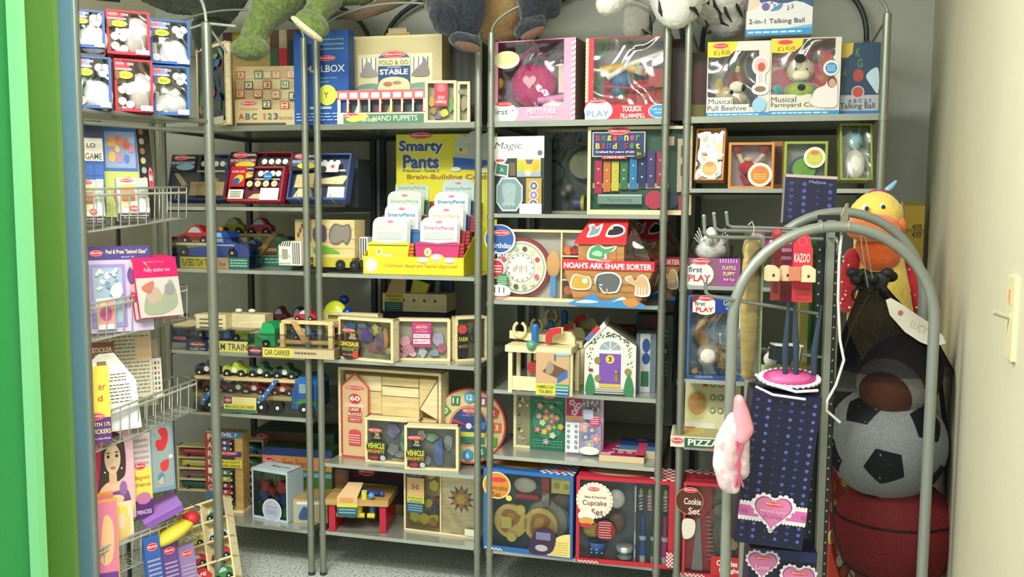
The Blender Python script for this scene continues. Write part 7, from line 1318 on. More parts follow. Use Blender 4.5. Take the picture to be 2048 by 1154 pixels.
def hook(pts, r=.0042):
    m = MB(); m.tube([X(*p)-O for p in pts], r, mat('8d9490', .35, .6), 8); m.sph(X(*pts[0])-O, r*1.25, mat('8d9490', .35, .6), 8, 6); m.build('hook', t)
hook([(1408,433,2.06),(1409,466,2.06),(1418,474,2.06),(1645,478,2.14)]); hook([(1428,428,2.14),(1430,455,2.14),(1440,461,2.14),(1652,466,2.16)]); hook([(1453,426,2.22),(1455,449,2.22),(1464,454,2.22),(1655,460,2.18)])
hook([(1411,564,2.02),(1412,585,2.02),(1420,592,2.02),(1640,628,2.12)]); hook([(1441,670,2.10),(1441,684,2.10),(1450,690,2.10),(1560,702,2.14),(1645,715,2.15)])
hook([(1660,474,2.13),(1672,476,2.10),(1676,486,2.09),(1676,510,2.09)], .0035)
for p in ((1640,452,2.05),(1694,452,2.05)):
    c = X(*p)-O; m = MB(); m.cyl(c-Vector((.0016,0,0)), c+Vector((.0016,0,0)), .0145, mat('c8cec8', .2, .9), 16); m.build('clip_ring', t)
def obj_at(name, px, py, y, label, cat, group=None, rz=0): return empty(name, X(px, py, y), (0, 0, rz), label, cat, group)
def pb(name, x0, x1, yt, yb, y, D, c, art, label, cat, rot=(0,0,0), group=None, side=None, tart=None, sart=None):
    a, b = X(x0, yb, y), X(x1, yb, y); W = b.x-a.x; H = X((x0+x1)/2, yt, y).z - X((x0+x1)/2, yb, y).z
    s = Spot(); s.W, s.H = W, H; s.loc = Vector(((a.x+b.x)/2, y, X((x0+x1)/2, yb, y).z)); s.rot = rot
    return pbox(name, s, label, cat, D, c, art, side=side, tart=tart, sart=sart, group=group)
NAVY = mat('141838', .28)
def pat_(a, nx, nz, v0=0, v1=1, c='5a60b4', flip=0):
    k = 0
    for j in range(nz):
        for i in range(nx):
            u = (i+.5+(.0 if j % 2 else .0))/nx; v = v0+(v1-v0)*(j+.5)/nz; r = .16/nx*1.0; k = (i+2*j+flip) % 4
            if i % 4 == 0 or i % 4 == 3 and j % 2: a.heart(u, v, r, c); a.heart(u, v, r*.55, '1e2450')
            elif k % 2: a.flower(u, v, r*1.1, c, c, 5)
            else: [a.ell(u+r*.9*math.cos(q)*.6, v+r*.6*math.sin(q)*a.W/a.H, r*.6, r*.12*a.W/a.H, c, 8, math.degrees(q)) for q in (0, 1.05, 2.1)]
            a.l = 2
    a.l = 6
# navy cases
def case1(a): a.rect(.0,.94,1,1,'b8a0a0'); pat_(a, 4, 6, .04, .88, '4a50a0'); a.text('Melissa',.62,.86,.32,.06,'8ca4c8',.0)
pb('toy_purse_case', 1567, 1668, 349, 447, 2.36, .03, NAVY, case1, 'shiny navy case with heart pattern standing on the hooks of the arched stand', 'toy case', rot=(math.radians(-8), math.radians(3), math.radians(-6)), side='8c8890')
def heartlab(a, u, v, r, ext=True):
    for q in range(26):
        th = 2*math.pi*q/26; x = 16*math.sin(th)**3; z = 13*math.cos(th)-5*math.cos(2*th)-2*math.cos(3*th)-math.cos(4*th); a.circ(u+x/16*r*1.06, v+(z+2)/16*r*1.06*a.W/a.H, r*.14, 'e8e0e8', 8); a.l -= 1
    a.l += 1; a.heart(u, v, r*1.1, 'e8e0e8'); a.heart(u, v, r*1.0, '8c3070'); a.heart(u, v, r*.94, 'd078ac'); a.logo(u, v+r*.48*a.W/a.H, r*1.1, r*.30*a.W/a.H)
def case2(a):
    pat_(a, 6, 13, .28, .97); pat_(a, 6, 3, .03, .16)
    a.rect(0,.17,1,.27,'e4dce4')
    for i in range(20): 
        for v in (.165,.275): a.circ(.025+.05*i, v, .025, 'e4dce4', 8); a.l -= 1
    a.l += 1; a.rect(0,.185,1,.255,'c868a8'); heartlab(a,.5,.225,.28); a.text('Mine to Love',.5,.235,.36,.016,'e8c0e0'); a.text('Julia',.5,.20,.3,.03,'b85898',.02); a.text('mine',.07,.22,.12,.03,'a84888'); a.text('N',.95,.22,.06,.03,'a84888')
pb('doll_gift_box', 1470, 1602, 786, 1092, 2.02, .09, NAVY, case2, 'tall navy gift box with pink heart label and lace band', 'gift box', rot=(0, math.radians(5.2), math.radians(-7)), side='2c2438')
pb('doll_gift_box', 1488, 1618, 1100, 1300, 2.06, .09, NAVY, lambda a: (a.rect(0,.9,1,1,'20285c'), heartlab(a,.20,.84,.22), a.text('Love',.2,.82,.2,.05,'f0c8e0'), heartlab(a,.74,.72,.24), a.text('Love',.74,.70,.2,.05,'f0c8e0')), 'navy gift box with two pink hearts at the bottom of the arched stand', 'gift box', rot=(0, math.radians(2), math.radians(-7)))
c = X(1580, 772, 2.05); t = empty('doll_hat_box', c, (0, 0, 0), 'dark oval box with pink lid edged in white lace above the navy gift box', 'gift box')
m = MB(); m.sph((0, .03, 0), (.074, .05, .018), '2c2c40', 30, 10); m.build('body', t)
m = MB()
for k, (rr, z, cc) in enumerate(((.066, .014, 'e8dce8'), (.060, .018, 'b43c7c'), (.048, .0195, 'd05c98'))): m.lathe([(0, z+.002), (rr*.98, z+.001), (rr, z-.003)], cc, (0, .02, 0), 30)
for i in range(30): q = 2*math.pi*i/30; m.sph((.067*math.cos(q), .02+.067*math.sin(q), .013), .0055, 'ece4ec', 8, 6)
o = m.build('lid', t); o.scale = (1, .62, 1); o.rotation_euler = (math.radians(18), 0, 0)
m = MB(); m.tube([(-.085, -.02, .03), (-.06, -.035, .012), (0, -.045, -.004), (.05, -.04, -.002)], .0035, 'e8e0e4', 8); m.tube([(-.08, -.01, .0), (-.05, -.04, -.012), (.02, -.05, -.02)], .003, 'e8e0e4', 8); m.build('lace_ribbon', t)
# hanging goods
c = X(1503, 472, 2.10); t = empty('toy_rolling_pin', c, (0, 0, 0), 'long turned wooden toy hanging in a clear sleeve from the hook', 'toy')
z = lambda py: X(1503, py, 2.10).z - c.z
WD = mat('b09858', .45, kind='wood', scale=30, amt=.12)
m = MB(); m.lathe([(.002,z(476)),(.016,z(482)),(.020,z(500)),(.016,z(515)),(.018,z(522)),(.019,z(545)),(.023,z(552)),(.019,z(562)),(.021,z(600)),(.020,z(640)),(.018,z(690)),(.015,z(730)),(.013,z(742)),(.016,z(750)),(.010,z(757)),(.001,z(760))], WD, (0,0,0), 20); m.build('turned_body', t)
m = MB(); m.box((-.022, .022), (-.024, -.023), (z(760), z(462)), CLEAR); m.box((.020, .024), (-.022, .02), (z(750), z(470)), mat('98b088', .4)); m.build('sleeve', t)
m = MB(); m.tube([(.004, 0, z(472)), (.006, 0, z(455)), (.0, 0, z(443)), (-.008, 0, z(450))], .0015, WIRE, 6); m.build('hanger', t)
def card(x0, x1, yt, yb, y, c_, label, art=None, rot=0, cat='carded toy', D=.004, group='carded toys on the stand hooks', hk=True):
    o = pb('carded_toy', x0, x1, yt, yb, y, D, c_, art, label, cat, rot=(0, 0, math.radians(rot)), group=group); return o
card(1503, 1538, 459, 505, 2.16, 'c890a8', 'pink and purple card top behind the long wooden toy', lambda a: a.rect(.5,0,1,1,'8c3878').ell(.25,.5,.2,.3,'d8a8b8'))
card(1541, 1560, 457, 600, 2.07, '9c3c44', 'narrow dark red carded toy on the hook, leftmost of the cards', lambda a: a.ell(.5,.95,.4,.04,'c85058').rect(.2,.1,.8,.6,'6c2c30'), 10)
card(1556, 1584, 470, 604, 2.11, '8c2c50', 'purple-red carded toy right behind the narrow red card', lambda a: a.lines(.15,.6,.85,.95,3,'c8a0b8',3).rect(.1,.1,.9,.5,'7c3838'))
card(1583, 1612, 474, 760, 2.18, '8c8440', 'long olive carded toy behind the red kazoo card', lambda a: a.rect(.0,.95,.6,1,'e8e8e4').rect(.3,.1,.42,.9,'b0a868'))
card(1606, 1650, 472, 700, 2.20, '2c6034', 'long green card hanging next to the perforated strip', lambda a: a.rect(.1,.1,.3,.9,'3c7c40').rect(.7,.05,.9,.8,'6c6830'))
sp_ = X(1606, 466, 2.04); z = lambda py: X(1606, py, 2.04).z - sp_.z
t = empty('kazoo_card', sp_, (0, 0, math.radians(-12)), 'red card reading KAZOO with a wooden kazoo on it', 'carded toy')
hw = .0195; m = MB(); pts = [(-hw, z(604)), (hw*1.25, z(604)), (hw*1.15, z(500)), (hw*.7, z(472)), (0, z(464)), (-hw*.7, z(470)), (-hw, z(490))]; m.prism(pts, 0, .002, 'c0283c'); a = Art(m, (-hw, -.0002, z(604)), (1,0,0), (0,0,1), 2*hw, -z(604)); a.circ(.5,.88,.26,'d86070'); a.circ(.5,.88,.22,'c0283c'); a.text('KAZOO',.5,.64,.85,.13,'e8c8c8',.02); a.lines(.2,.02,1,.22,3,'98382c',4); m.build('card', t)
def houseblock(m, x, z0, z1, w, c='d8bc98', y0=-.03, y1=-.002):
    m.prism([(x-w, z0), (x+w, z0), (x+w, z1-.008), (x+w*.3, z1), (x-w*.5, z1), (x-w, z1-.006)], y0, y1, c); m.box((x-.0025, x+.0025), (y0-.0008, y0), (z0+.010, z0+.016), '3c3428')
m = MB(); houseblock(m, .012, z(562), z(530), .015); m.box((-.028, -.004), (-.028, -.004), (z(560), z(533)), 'b87058'); m.build('kazoo', t)
for px, w, y, lb in ((1539, .013, 2.04, 'pale wooden block-ended kazoo on its card, left of the row'), (1567, .012, 2.07, 'pale wooden block-ended kazoo on its card, middle of the row')):
    c = X(px, 560, y); m = MB(); houseblock(m, 0, 0, .034, w); o = m.build('wooden_kazoo'); o.location = c; tag(o, lb, 'toy', 'wooden kazoos on the hook')
c = X(1491, 660, 2.13); t = empty('toy_bottle', c, (0, 0, 0), 'white toy bottle with pink cap hanging behind the long wooden toy', 'toy'); m = MB(); m.lathe([(0,0),(.014,0),(.015,.004),(.0145,.055),(.010,.060)], 'dcdcd8'); m.build('bottle', t); m = MB(); m.lathe([(.013,.058),(.016,.062),(.014,.074),(0,.077)], 'd898b0'); m.build('cap', t)
for i, (px, yt, yb) in enumerate(((1574, 605, 758), (1596, 598, 764), (1632, 610, 762))):
    y = 2.06; c = X(px, yt, y); L = c.z - X(px, yb, y).z; m = MB(); k = (.002, -.004, .006)[i]
    m.tube([(k*2, 0, 0), (k, 0, -L*.3), (0, 0, -L*.6), (.001, 0, -L*.9), (0, 0, -L)], .006, mat('2c3c50', .35), 10, [.003, .0055, .0075, .0065, .002]); o = m.build('toy_utensil'); o.location = c; o.scale = (1, .5, 1)
    tag(o, ('dark blue toy utensil pointing down, leftmost of three', 'dark blue toy utensil pointing down, middle of three', 'dark blue toy utensil pointing down beside the perforated strip')[i], 'toy utensil', 'toy utensils hanging from the lower hook')
for i, px in enumerate((1562, 1588)):
    c = X(px, 722, 2.10); m = MB(); m.box((-.017, .017), (0, .03), (0, .036), mat('26323c', .3)); m.box((-.018, .018), (-.0015, .03), (.034, .038), 'dfe2e0'); m.box((.010, .013), (-.001, 0), (.0, .034), 'c8ccd0'); o = m.build('toy_block'); o.location = c; o.rotation_euler = (0, math.radians(6), .2); tag(o, ('black and white toy piece hanging over the pink lid, left one', 'black and white toy piece hanging over the pink lid, right one')[i], 'toy', 'black hanging toy pieces')
sp_ = spot(4, 1525, 1560, 700, 745, z=None, d=-.2)
c = X(1540, 735, 2.2); m = MB(); m.sph((0, 0, .02), (.016, .014, .018), 'e0dcd8'); m.sph((.002, 0, .042), .010, 'd8c8c0'); m.box((-.016, .03), (-.01, .02), (-.018, .004), 'a8b890'); m.cyl((-.01, 0, -.03), (-.01, 0, .0), .003, WD); o = m.build('small_figure'); o.location = c; tag(o, 'small white figure with green base between the wooden toy and black pieces', 'toy')
def chain(pts, rs, n=6):
    out = []
    for i in range(len(pts)-1):
        a, b = Vector(pts[i]), Vector(pts[i+1])
        for k in range(n): f = k/n; out.append((a.lerp(b, f), rs[i]*(1-f)+rs[i+1]*f))
    out.append((Vector(pts[-1]), rs[-1])); return out
# pink bag
c = X(1462, 985, 1.98); t = empty('pink_bag', c, (0, 0, 0), 'pink and white plastic bag hanging left of the tall navy gift box', 'bag'); z = lambda py: X(1462, py, 1.98).z - c.z
PKB = mat('e8ccd2', .35, kind='noise', scale=45, amt=.22); PKP = mat('eca0ae', .3, kind='noise', scale=20, amt=.08)
def soft(name, parts, m_, par):
    m = MB(); [m.sph(p, r, m_, 16, 10) for p, r in parts]; o = m.build(name, par); r = o.modifiers.new('r', 'REMESH'); r.mode = 'VOXEL'; r.voxel_size = .0035; r.use_smooth_shade = True; q = o.modifiers.new('s', 'SMOOTH'); q.iterations = 4; q.factor = .6
def ch2(pts, rs):
    return [((p.x-c.x, 0, p.z-c.z), (r*1.98/F, .018, r*1.98/F*1.15)) for p, r in chain([X(*q, 1.98) for q in pts], rs, 8)]
soft('bag_body', ch2([(1470,845),(1456,885),(1450,925),(1458,960),(1468,974)], [20,28,26,24,12]) + ch2([(1486,880),(1482,940)], [14,18]), PKB, t)
soft('pink_pouch', [((x, y_-.010, z_), r) for (x, y_, z_), r in ch2([(1476,798),(1480,825),(1486,855),(1480,872)], [10,17,20,15])], PKP, t)
m = MB(); [m.tube([(.004+.009*k, -.019, z(968)), (.012-.004*k, -.023, z(925)), (.004+.008*k, -.020, z(878))], .003, 'c06078', 6) for k in range(3)]; m.build('ribbon', t)
# ribbon
m = MB(); P_ = [X(*p) for p in ((1683,470,2.06),(1678,520,2.05),(1676,600,2.04),(1680,680,2.03),(1688,720,2.02),(1672,770,2.02),(1655,800,2.02),(1652,820,2.02),(1680,845,2.02))]; c = P_[0]; m.tube([p-c for p in P_], .0032, 'c8ccc8', 8); o = m.build('white_ribbon'); o.location = c; tag(o, 'white ribbon hanging down from the arched stand beside its upright', 'ribbon')
# ---- ball bag
YG = 2.30; MP = YG/F
def net(op=.5):
    m = bpy.data.materials.new('black_net_%d' % (op*100)); m.use_nodes = True; nt = m.node_tree
    for n in list(nt.nodes): nt.nodes.remove(n)
    o = nt.nodes.new('ShaderNodeOutputMaterial'); mx = nt.nodes.new('ShaderNodeMixShader'); t_ = nt.nodes.new('ShaderNodeBsdfTransparent'); d = nt.nodes.new('ShaderNodeBsdfDiffuse'); d.inputs['Color'].default_value = (.010, .011, .014, 1)
    tc = nt.nodes.new('ShaderNodeTexCoord'); v = nt.nodes.new('ShaderNodeTexVoronoi'); v.inputs['Scale'].default_value = 260; mr = nt.nodes.new('ShaderNodeMapRange'); mr.inputs['From Min'].default_value = .15; mr.inputs['From Max'].default_value = .6; mr.inputs['To Min'].default_value = op-.07; mr.inputs['To Max'].default_value = op+.07
    nt.links.new(tc.outputs['Object'], v.inputs[0]); nt.links.new(v.outputs['Distance'], mr.inputs['Value']); nt.links.new(mr.outputs[0], mx.inputs[0]); nt.links.new(t_.outputs[0], mx.inputs[1]); nt.links.new(d.outputs[0], mx.inputs[2]); nt.links.new(mx.outputs[0], o.inputs[0]); return m
cb = X(1788, 1060, YG); RB = 120*MP; cs = X(1772, 884, YG-.01); RS = 116*MP
mb_ = X(1780, 1190, YG)
def ballobj(name, c, r, label, fn, seg=48):
    m = MB(); fn(m); o = m.build(name); o.location = c; return tag(o, label, 'ball', 'toy balls in the black net bag')
def bball(m):
    m.sph((0,0,0), RB, mat('a42c2c', .7, kind='noise', scale=160, amt=.1, bump=.5), 40, 24)
    for ax, off in (('h', .28), ('h2', -.62)):
        pts = []
        for i in range(49):
            q = 2*math.pi*i/48; zz = RB*off*(1+.12*math.cos(q+1)); rr = math.sqrt(max(0, RB*RB-zz*zz))*1.002; pts.append((rr*math.cos(q), rr*math.sin(q), zz))
        m.tube(pts, .0028, '2a1414', 6)
ballobj('basketball', cb, RB, 'red toy basketball at the bottom of the net bag', bball)
ico = []
ph = (1+5**.5)/2
for a_, b_ in ((1, ph), (-1, ph), (1, -ph), (-1, -ph)): ico += [Vector((0, a_, b_)), Vector((a_, b_, 0)), Vector((b_, 0, a_))]
RI = Matrix.Rotation(math.radians(8), 3, 'Z') @ Matrix.Rotation(math.radians(24), 3, 'X') @ Matrix.Rotation(math.radians(18), 3, 'Y')
def sball(m):
    m.sph((0,0,0), RS, mat('c8ced2', .7, kind='noise', scale=160, amt=.05), 40, 24)
    for v in ico:
        d = (RI @ v).normalized(); e = d.orthogonal().normalized(); g = d.cross(e); ring = []
        n_ = min([w for w in ico if w is not v], key=lambda w: (w-v).length); e = ((RI @ n_).normalized() - d*d.dot((RI @ n_).normalized())).normalized(); g = d.cross(e); vs = [d*RS*1.003]
        for rr in (.5, 1.0):
            for k in range(20):
                q = 2*math.pi*k/20; w = math.cos(math.pi/5)/math.cos(((q) % (2*math.pi/5))-math.pi/5); p = d + (e*math.cos(q)+g*math.sin(q))*.36*w*rr; vs.append(p.normalized()*RS*1.003)
        m.add(vs, [(0, 1+k, 1+(k+1) % 20) for k in range(20)] + [(1+k, 21+k, 21+(k+1) % 20, 1+(k+1) % 20) for k in range(20)], '15181c', True)
ballobj('soccer_ball', cs, RS, 'white and black toy soccer ball in the middle of the net bag', sball)
cf = X(1800, 752, YG+.0); RF = .084
def fball(m):
    R_ = Vector((.62, .72, .30)).to_track_quat('X', 'Z').to_matrix()
    prof = []; n = 24
    vs = []; N = 28; L = .150
    def P(xx, q): r = RF*1.15*math.sqrt(max(0, 1-(abs(xx)/L)**2.0))**1.0; return R_ @ Vector((xx, r*math.cos(q), r*math.sin(q)))
    br, wh = mat('7c4424', .6, kind='noise', scale=160, amt=.1), mat('d4d0cc', .6)
    xs = [L*math.sin(math.pi*(i/30-.5)) for i in range(31)]
    for i in range(30):
        ma = wh if any(lo <= (xs[i]+xs[i+1])/2 <= hi for lo, hi in ((-.112,-.078), (.095,.125))) else br
        m.add([P(xs[i], 2*math.pi*k/N) for k in range(N)] + [P(xs[i+1], 2*math.pi*k/N) for k in range(N)], [(k, (k+1) % N, N+(k+1) % N, N+k) for k in range(N)], ma, True)
    for k in range(-2, 3):
        q0 = math.radians(-122); m.tube([P(k*.014, q0-.16), P(k*.014, q0)*1.03, P(k*.014, q0+.16)], .0026, 'e8e0d8', 6)
    m.tube([P(-.035, math.radians(-122))*1.02, P(.035, math.radians(-122))*1.02], .0026, 'e8e0d8', 6)
ballobj('football', cf, RF, 'brown toy football with white stripe at the top of the net bag', fball)
t = empty('net_bag', mb_, (0, 0, 0), 'black drawstring net bag of three toy balls leaning on the right wall', 'bag')
NET = net(.42); NETD = net(.80)
def ringpt(px, py, rx, ry, q): c = X(px, py, YG) - mb_; return c + Vector((rx*MP*math.cos(q), ry*MP*math.sin(q), 0))
prof = [(1790,1190,60,60),(1788,1176,104,100),(1788,1120,121,128),(1788,1060,124,136),(1782,975,124,136),(1775,884,126,138),(1780,800,122,132),(1784,735,114,122),(1778,690,98,86),(1770,650,76,66),(1758,615,50,44),(1750,590,34,30),(1746,575,26,24)]
m = MB(); N = 36; vs = [ringpt(*p, 2*math.pi*k/N) + Vector((0, 0, (.004*math.sin(9*k)+.0)*(p[1] < 700))) for p in prof for k in range(N)]
m.add(vs, [(j*N+k, j*N+(k+1) % N, (j+1)*N+(k+1) % N, (j+1)*N+k) for j in range(7) for k in range(N)], NET, True); m.add(vs, [(j*N+k, j*N+(k+1) % N, (j+1)*N+(k+1) % N, (j+1)*N+k) for j in range(7, len(prof)-1) for k in range(N)], NETD, True); m.build('net', t)
m = MB(); N = 36; pr2 = [(1758,640,66,56),(1750,600,42,36),(1746,580,28,26),(1745,570,26,24),(1744,555,34,30),(1743,545,24,22)]
BLK = mat('0c0d10', .6)
vs = [ringpt(p[0], p[1], p[2]*(1+.22*math.sin(5*2*math.pi*k/N)), p[3]*(1+.22*math.sin(5*2*math.pi*k/N)), 2*math.pi*k/N) for p in pr2[2:] for k in range(N)]
m.add(vs, [(j*N+k, j*N+(k+1) % N, (j+1)*N+(k+1) % N, (j+1)*N+k) for j in range(3) for k in range(N)], BLK, True)
for k in range(7): c = ringpt(1744+12*math.cos(k*.9), 553+8*math.sin(k*.9*2), 26, 22, k*.9); m.sph(c, (.018, .014, .014), BLK, 10, 8)
m.build('gathered_neck', t)
m = MB(); c0 = X(1722, 590, YG-.03)-mb_; m.tube([c0+Vector((.022*math.cos(q), 0, .018*math.sin(q))) for q in [i*.524 for i in range(13)]], .0035, BLK, 8); m.tube([X(x,y_,YG-.14)-mb_ for x, y_ in ((1738,590),(1700,660),(1672,760),(1662,900),(1668,1060),(1690,1130),(1720,1180))], .0022, BLK, 6); m.tube([X(x,y_,YG-.02)-mb_ for x, y_ in ((1760,585),(1830,650),(1878,740),(1893,880),(1895,1000),(1908,1100),(1912,1180))], .006, BLK, 8); m.build('drawstring', t)
m = MB(); m.tube([X(*p)-mb_ for p in ((1719,455,2.05),(1730,540,2.2),(1736,575,YG-.03))], .0012, 'd8d4c8', 5); m.tube([X(*p)-mb_ for p in ((1728,458,2.05),(1740,530,2.2),(1746,560,YG-.03))], .0012, 'd8d4c8', 5); m.build('hanging_loop', t)
c = X(1775, 600, 2.20); t = empty('paper_tag', c, (0, 0, 0), 'white paper hang tag lying over the top of the net bag', 'tag'); m = MB()
pts = [X(x, y_, 2.20)-c for x, y_ in ((1772,600),(1782,596),(1800,606),(1835,630),(1866,650),(1886,672),(1892,686),(1880,690),(1868,684),(1874,694),(1860,692),(1840,684),(1810,664),(1780,630))]
m.prism([(p.x, p.z) for p in pts][::-1], 0, .0015, 'e0ddd2'); q1 = X(1806, 626, 2.20)-c; a = Art(m, (q1.x-.015, -.0002, q1.z-.015), (1,0,0), (0,0,1), .03, .03); a.circ(.3,.5,.22,'c86858'); q2 = X(1835, 640, 2.20)-c; a = Art(m, (q2.x-.025, -.0002, q2.z-.02), (1,0,-.5), (.5,0,1), .05, .03); a.text('LUCY', .5, .5, .9, .6, 'c8b8a0', .0); m.build('tag', t)
# ---- duck
YD = 2.62; MD = YD/F
def plush(name, c0, parts, m_, parent=None, vox=.006, disp=.004):
    m = MB()
    for q in parts:
        if len(q) == 2: m.sph(Vector(q[0])-c0, q[1], m_, 20, 14)
        elif len(q) == 3: m.sph(Vector(q[0])-c0, q[1], m_, 20, 14, rot=q[2])
    o = m.build(name, parent); r = o.modifiers.new('r', 'REMESH'); r.mode = 'VOXEL'; r.voxel_size = vox; r.use_smooth_shade = True
    s = o.modifiers.new('s', 'SMOOTH'); s.iterations = 6; s.factor = .6
    if disp:
        tx = bpy.data.textures.new('fur', 'CLOUDS'); tx.noise_scale = .012; d = o.modifiers.new('d', 'DISPLACE'); d.texture = tx; d.strength = disp; d.mid_level = .5
    return o
def chain(pts, rs, n=6):
    out = []
    for i in range(len(pts)-1):
        a, b = Vector(pts[i]), Vector(pts[i+1])
        for k in range(n): f = k/n; out.append((a.lerp(b, f), rs[i]*(1-f)+rs[i+1]*f))
    out.append((Vector(pts[-1]), rs[-1])); return out
c0 = X(1755, 640, YD); t = empty('plush_duck', c0, (0, 0, 0), 'yellow plush duck with orange bill and red dotted wings behind the arches', 'soft toy')
YL = mat('ecd060', .9, kind='plush', scale=200, amt=.04); ORG = mat('e87838', .9, kind='plush', scale=200, amt=.05); RDP = mat('b82430', .9, kind='plush', scale=200, amt=.05)
plush('body', c0, chain([X(1752,430,YD), X(1754,470,YD), X(1756,520,YD), X(1758,580,YD), X(1760,640,YD), X(1766,690,YD)], [48*MD, 44*MD, 48*MD, 58*MD, 64*MD, 50*MD]) + [(X(1752,428,YD), (52*MD, 48*MD, 40*MD))], YL, t)
plush('bill', c0, [(X(1748,446,YD-.07), (48*MD, .05, 18*MD)), (X(1748,464,YD-.08), (54*MD, .05, 20*MD)), (X(1708,452,YD-.05), (13*MD, .03, 18*MD)), (X(1796,452,YD-.03), (14*MD, .03, 21*MD))], ORG, t)
plush('bill_pouch', c0, [(X(1758,492,YD-.055), (46*MD, .045, 34*MD)), (X(1760,512,YD-.055), (40*MD, .04, 32*MD))], mat('d8601c', .9, kind='plush', scale=200, amt=.05), t)
for s, px in ((-1, 1696), (1, 1826)):
    o = plush('wing', c0, chain([X(px-s*10,512,YD-.01), X(px,560,YD-.01), X(px+s*4,612,YD-.01)], [17*MD, 22*MD, 15*MD], 5), RDP, t, disp=0)
    m = MB(); rn = random.Random(px)
    for i in range(14): x = px+rn.uniform(-14,14); y_ = 505+i*8.5; m.sph(X(x, y_, YD-.035)-c0+Vector((0, .004, 0)), (.0035, .0035, .0035), 'ecdcd0', 8, 6)
    m.build('polka_dots', t)
for px, py in ((1731,417),(1764,414)):
    e = X(px, py, YD-.055)-c0; m = MB(); m.sph(e, .0105, 'e8ecf0', 14, 10); m.sph(e+Vector((0,-.006,0)), .0070, '2c5878', 12, 8); m.sph(e+Vector((0,-.0105,0)), .0042, '101418', 10, 6); m.build('eye', t)
m = MB()
for k in range(5): m.sph(X(1742+7*k, 388-3*(k % 2), YD)-c0, .009, 'c02030', 10, 8)
m.build('red_comb', t)
m = MB(); m.sph(X(1758,384,YD)-c0, (.012,.008,.008), '5878a8', 10, 8); m.tube([X(1770,380,YD)-c0, X(1782,374,YD)-c0, X(1793,362,YD)-c0], .008, '88b0d8', 8, [.005,.009,.004]); m.sph(X(1776,378,YD)-c0, (.010,.007,.006), 'b0cce4', 10, 8); m.build('blue_bow', t)
pb('toy_box', 1655, 1712, 940, 1180, 2.62, .12, 'b83c2c', lambda a: [a.ell(random.random(), random.random(), .12, .05, random.choice(('e0b040','e8d8c0','c86838','d8c050'))) for i in range(30)], 'red and yellow patterned box low on the floor behind the net bag', 'box')
# ================================================================ soft toys on top of the racks
def S(o, *r): pass
G1 = mat('62743a', .95, kind='plush', scale=70, amt=.22); G2 = mat('2c3826', .95, kind='plush', scale=70, amt=.2); CRM = mat('d8cca4', .9, kind='plush', scale=100)
c0 = X(560, -20, 3.35); t = empty('plush_crocodile', c0, (0, 0, 0), 'big green plush reptile sprawled on top of the left racks, feet hanging down', 'soft toy')
P = lambda x, y_, d=3.35: X(x, y_, d)
m3 = 3.35/F
plush('body', c0, chain([P(545,-60,3.5), P(620,-50,3.5), P(720,-30,3.5)], [48*m3, 62*m3, 40*m3]) + chain([P(560,-15), P(535,20,3.3), P(512,60,3.25), P(505,85,3.25)], [50*m3, 34*m3, 24*m3, 26*m3]) + [(P(500,98,3.22), (37*m3, .06, 22*m3))] + chain([P(650,-10,3.3), P(640,15,3.22), P(622,42,3.2)], [36*m3, 24*m3, 24*m3]), G1, t, vox=.008, disp=.012)
plush('foot', c0, [(P(625,48,3.17), (36*m3*.95, .045, 22*m3), Matrix.Rotation(math.radians(32), 3, 'Y'))], G1, t, vox=.006, disp=.006)
plush('sole', c0, [(P(614,58,3.165), (40*m3*.95, .042, 9*m3), Matrix.Rotation(math.radians(38), 3, 'Y'))], CRM, t, disp=.002)
plush('head', c0, chain([P(440,-25,3.6), P(350,-10,3.65), P(300,-20,3.65)], [60*m3, 40*m3, 30*m3]) + chain([P(440,10,3.62), P(410,60,3.62), P(400,90,3.62)], [40*m3, 30*m3, 14*m3]), G2, t, vox=.009, disp=.012)
plush('tail', c0, chain([P(650,32,3.5), P(720,30,3.5), P(780,5,3.5), P(840,-30,3.5)], [8*m3, 12*m3, 16*m3, 20*m3]), mat('6c5844', .95, kind='plush', scale=70), t, vox=.007, disp=.006)
APE = mat('252b36', .95, kind='plush', scale=80, amt=.3); TAN = mat('b4946060'[:6], .9, kind='plush', scale=60, amt=.08); SOL = mat('6c4c38', .8, kind='plush', scale=100)
c0 = X(980, -20, 3.3); t = empty('plush_ape', c0, (0, 0, 0), 'dark blue-black plush ape with tan belly sitting on top of the middle racks', 'soft toy'); m3 = 3.25/F
P = lambda x, y_, d=3.25: X(x, y_, d)
plush('body', c0, chain([P(880,-40), P(884,5), P(888,30,3.18)], [42*m3, 36*m3, 30*m3]) + chain([P(888,40,3.18), P(900,62,3.16)], [26*m3, 12*m3]) + chain([P(940,-30,3.2), P(945,20,3.2), P(938,55,3.2)], [36*m3, 28*m3, 22*m3]) + chain([P(1075,-40,3.2), P(1070,5,3.2), P(1066,35,3.18)], [44*m3, 34*m3, 24*m3]) + chain([P(1098,-20,3.2), P(1103,20,3.2)], [28*m3, 18*m3]) + [(P(990,-110,3.45), (120*m3, .16, 90*m3))], APE, t, vox=.008, disp=.012)
plush('belly', c0, [(P(1000,5,3.42), (52*m3, .12, 72*m3)), (P(995,60,3.44), (46*m3, .09, 34*m3))], TAN, t, vox=.008, disp=.006)
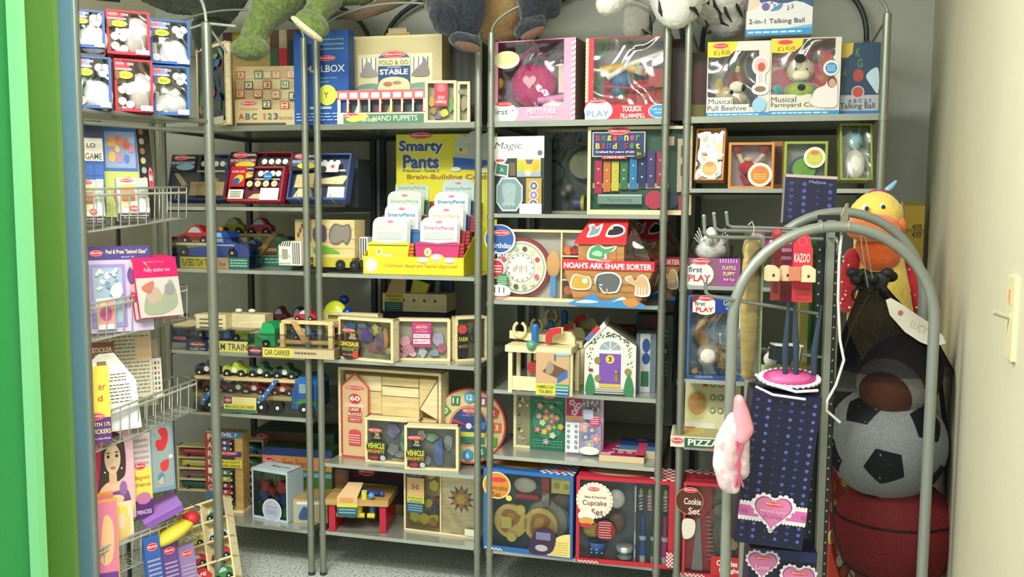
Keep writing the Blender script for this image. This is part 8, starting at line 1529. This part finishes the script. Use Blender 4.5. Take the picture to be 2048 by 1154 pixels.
for x, y_, d in ((930,84,3.13), (1060,58,3.13)):
    o = plush('foot', c0, [(P(x, y_, d), (33*m3, .05, 17*m3), Matrix.Rotation(math.radians(14 if x < 1000 else -18), 3, 'Y'))] + [(P(x-14+12*k, y_-12+(2 if x < 1000 else -3)*k, d-.01), 8.5*m3) for k in range(4)], APE, t, disp=.005)
    plush('sole', c0, [(P(x+6, y_+9, d-.035), (27*m3, .02, 9*m3), Matrix.Rotation(math.radians(16 if x < 1000 else -24), 3, 'Y'))], SOL, t, disp=.002)
WH = mat('e4e4dc', .95, kind='plush', scale=70, amt=.05); GW = mat('bcbab2', .95, kind='plush', scale=70, amt=.05)
c0 = X(1330, -20, 3.2); t = empty('plush_tiger', c0, (0, 0, 0), 'large white plush tiger with black stripes on top of the right racks', 'soft toy'); m3 = 3.05/F
P = lambda x, y_, d=3.05: X(x, y_, d)
plush('body', c0, chain([P(1350,-40,3.1), P(1355,0,3.05), P(1352,20,3.02)], [62*m3, 52*m3, 36*m3]) + [(P(1440,-20,3.2), (75*m3, .14, 78*m3)), (P(1452,40,3.22), (40*m3, .10, 42*m3), Matrix.Rotation(math.radians(-25), 3, 'Y')), (P(1400,-130,3.25), (130*m3, .18, 100*m3))], WH, t, vox=.008, disp=.008)
plush('paw', c0, chain([P(1240,-25,3.0), P(1222,0,2.98), P(1214,8,2.98)], [26*m3, 27*m3, 22*m3]), WH, t, disp=.006)
plush('leg', c0, chain([P(1290,-30,3.2), P(1282,20,3.2), P(1272,55,3.2)], [46*m3, 36*m3, 28*m3]), GW, t, vox=.008, disp=.006)
m = MB(); rn = random.Random(2)
for x0, y0, x1, y1, x2, y2, d in ((1318,0,1320,22,1330,42,3.0),(1382,5,1392,22,1398,34,2.99),(1372,12,1386,18,1398,28,2.98),(1425,-10,1430,12,1444,30,3.09),(1446,0,1452,25,1464,45,3.10),(1464,-10,1478,20,1486,36,3.10),(1410,40,1416,50,1402,70,3.12),(1436,16,1444,46,1458,52,3.10),(1300,30,1302,55,1303,72,3.14),(1284,58,1290,66,1300,68,3.14),(1414,68,1420,64,1418,62,3.14),(1412,-5,1416,4,1418,10,3.06)):
    m.tube([X(x0,y0,d)-c0, X(x1,y1,d-.012)-c0, X(x2,y2,d+.01)-c0], .005, '16171a', 8, [.002,.006,.0015])
m.build('stripes', t)
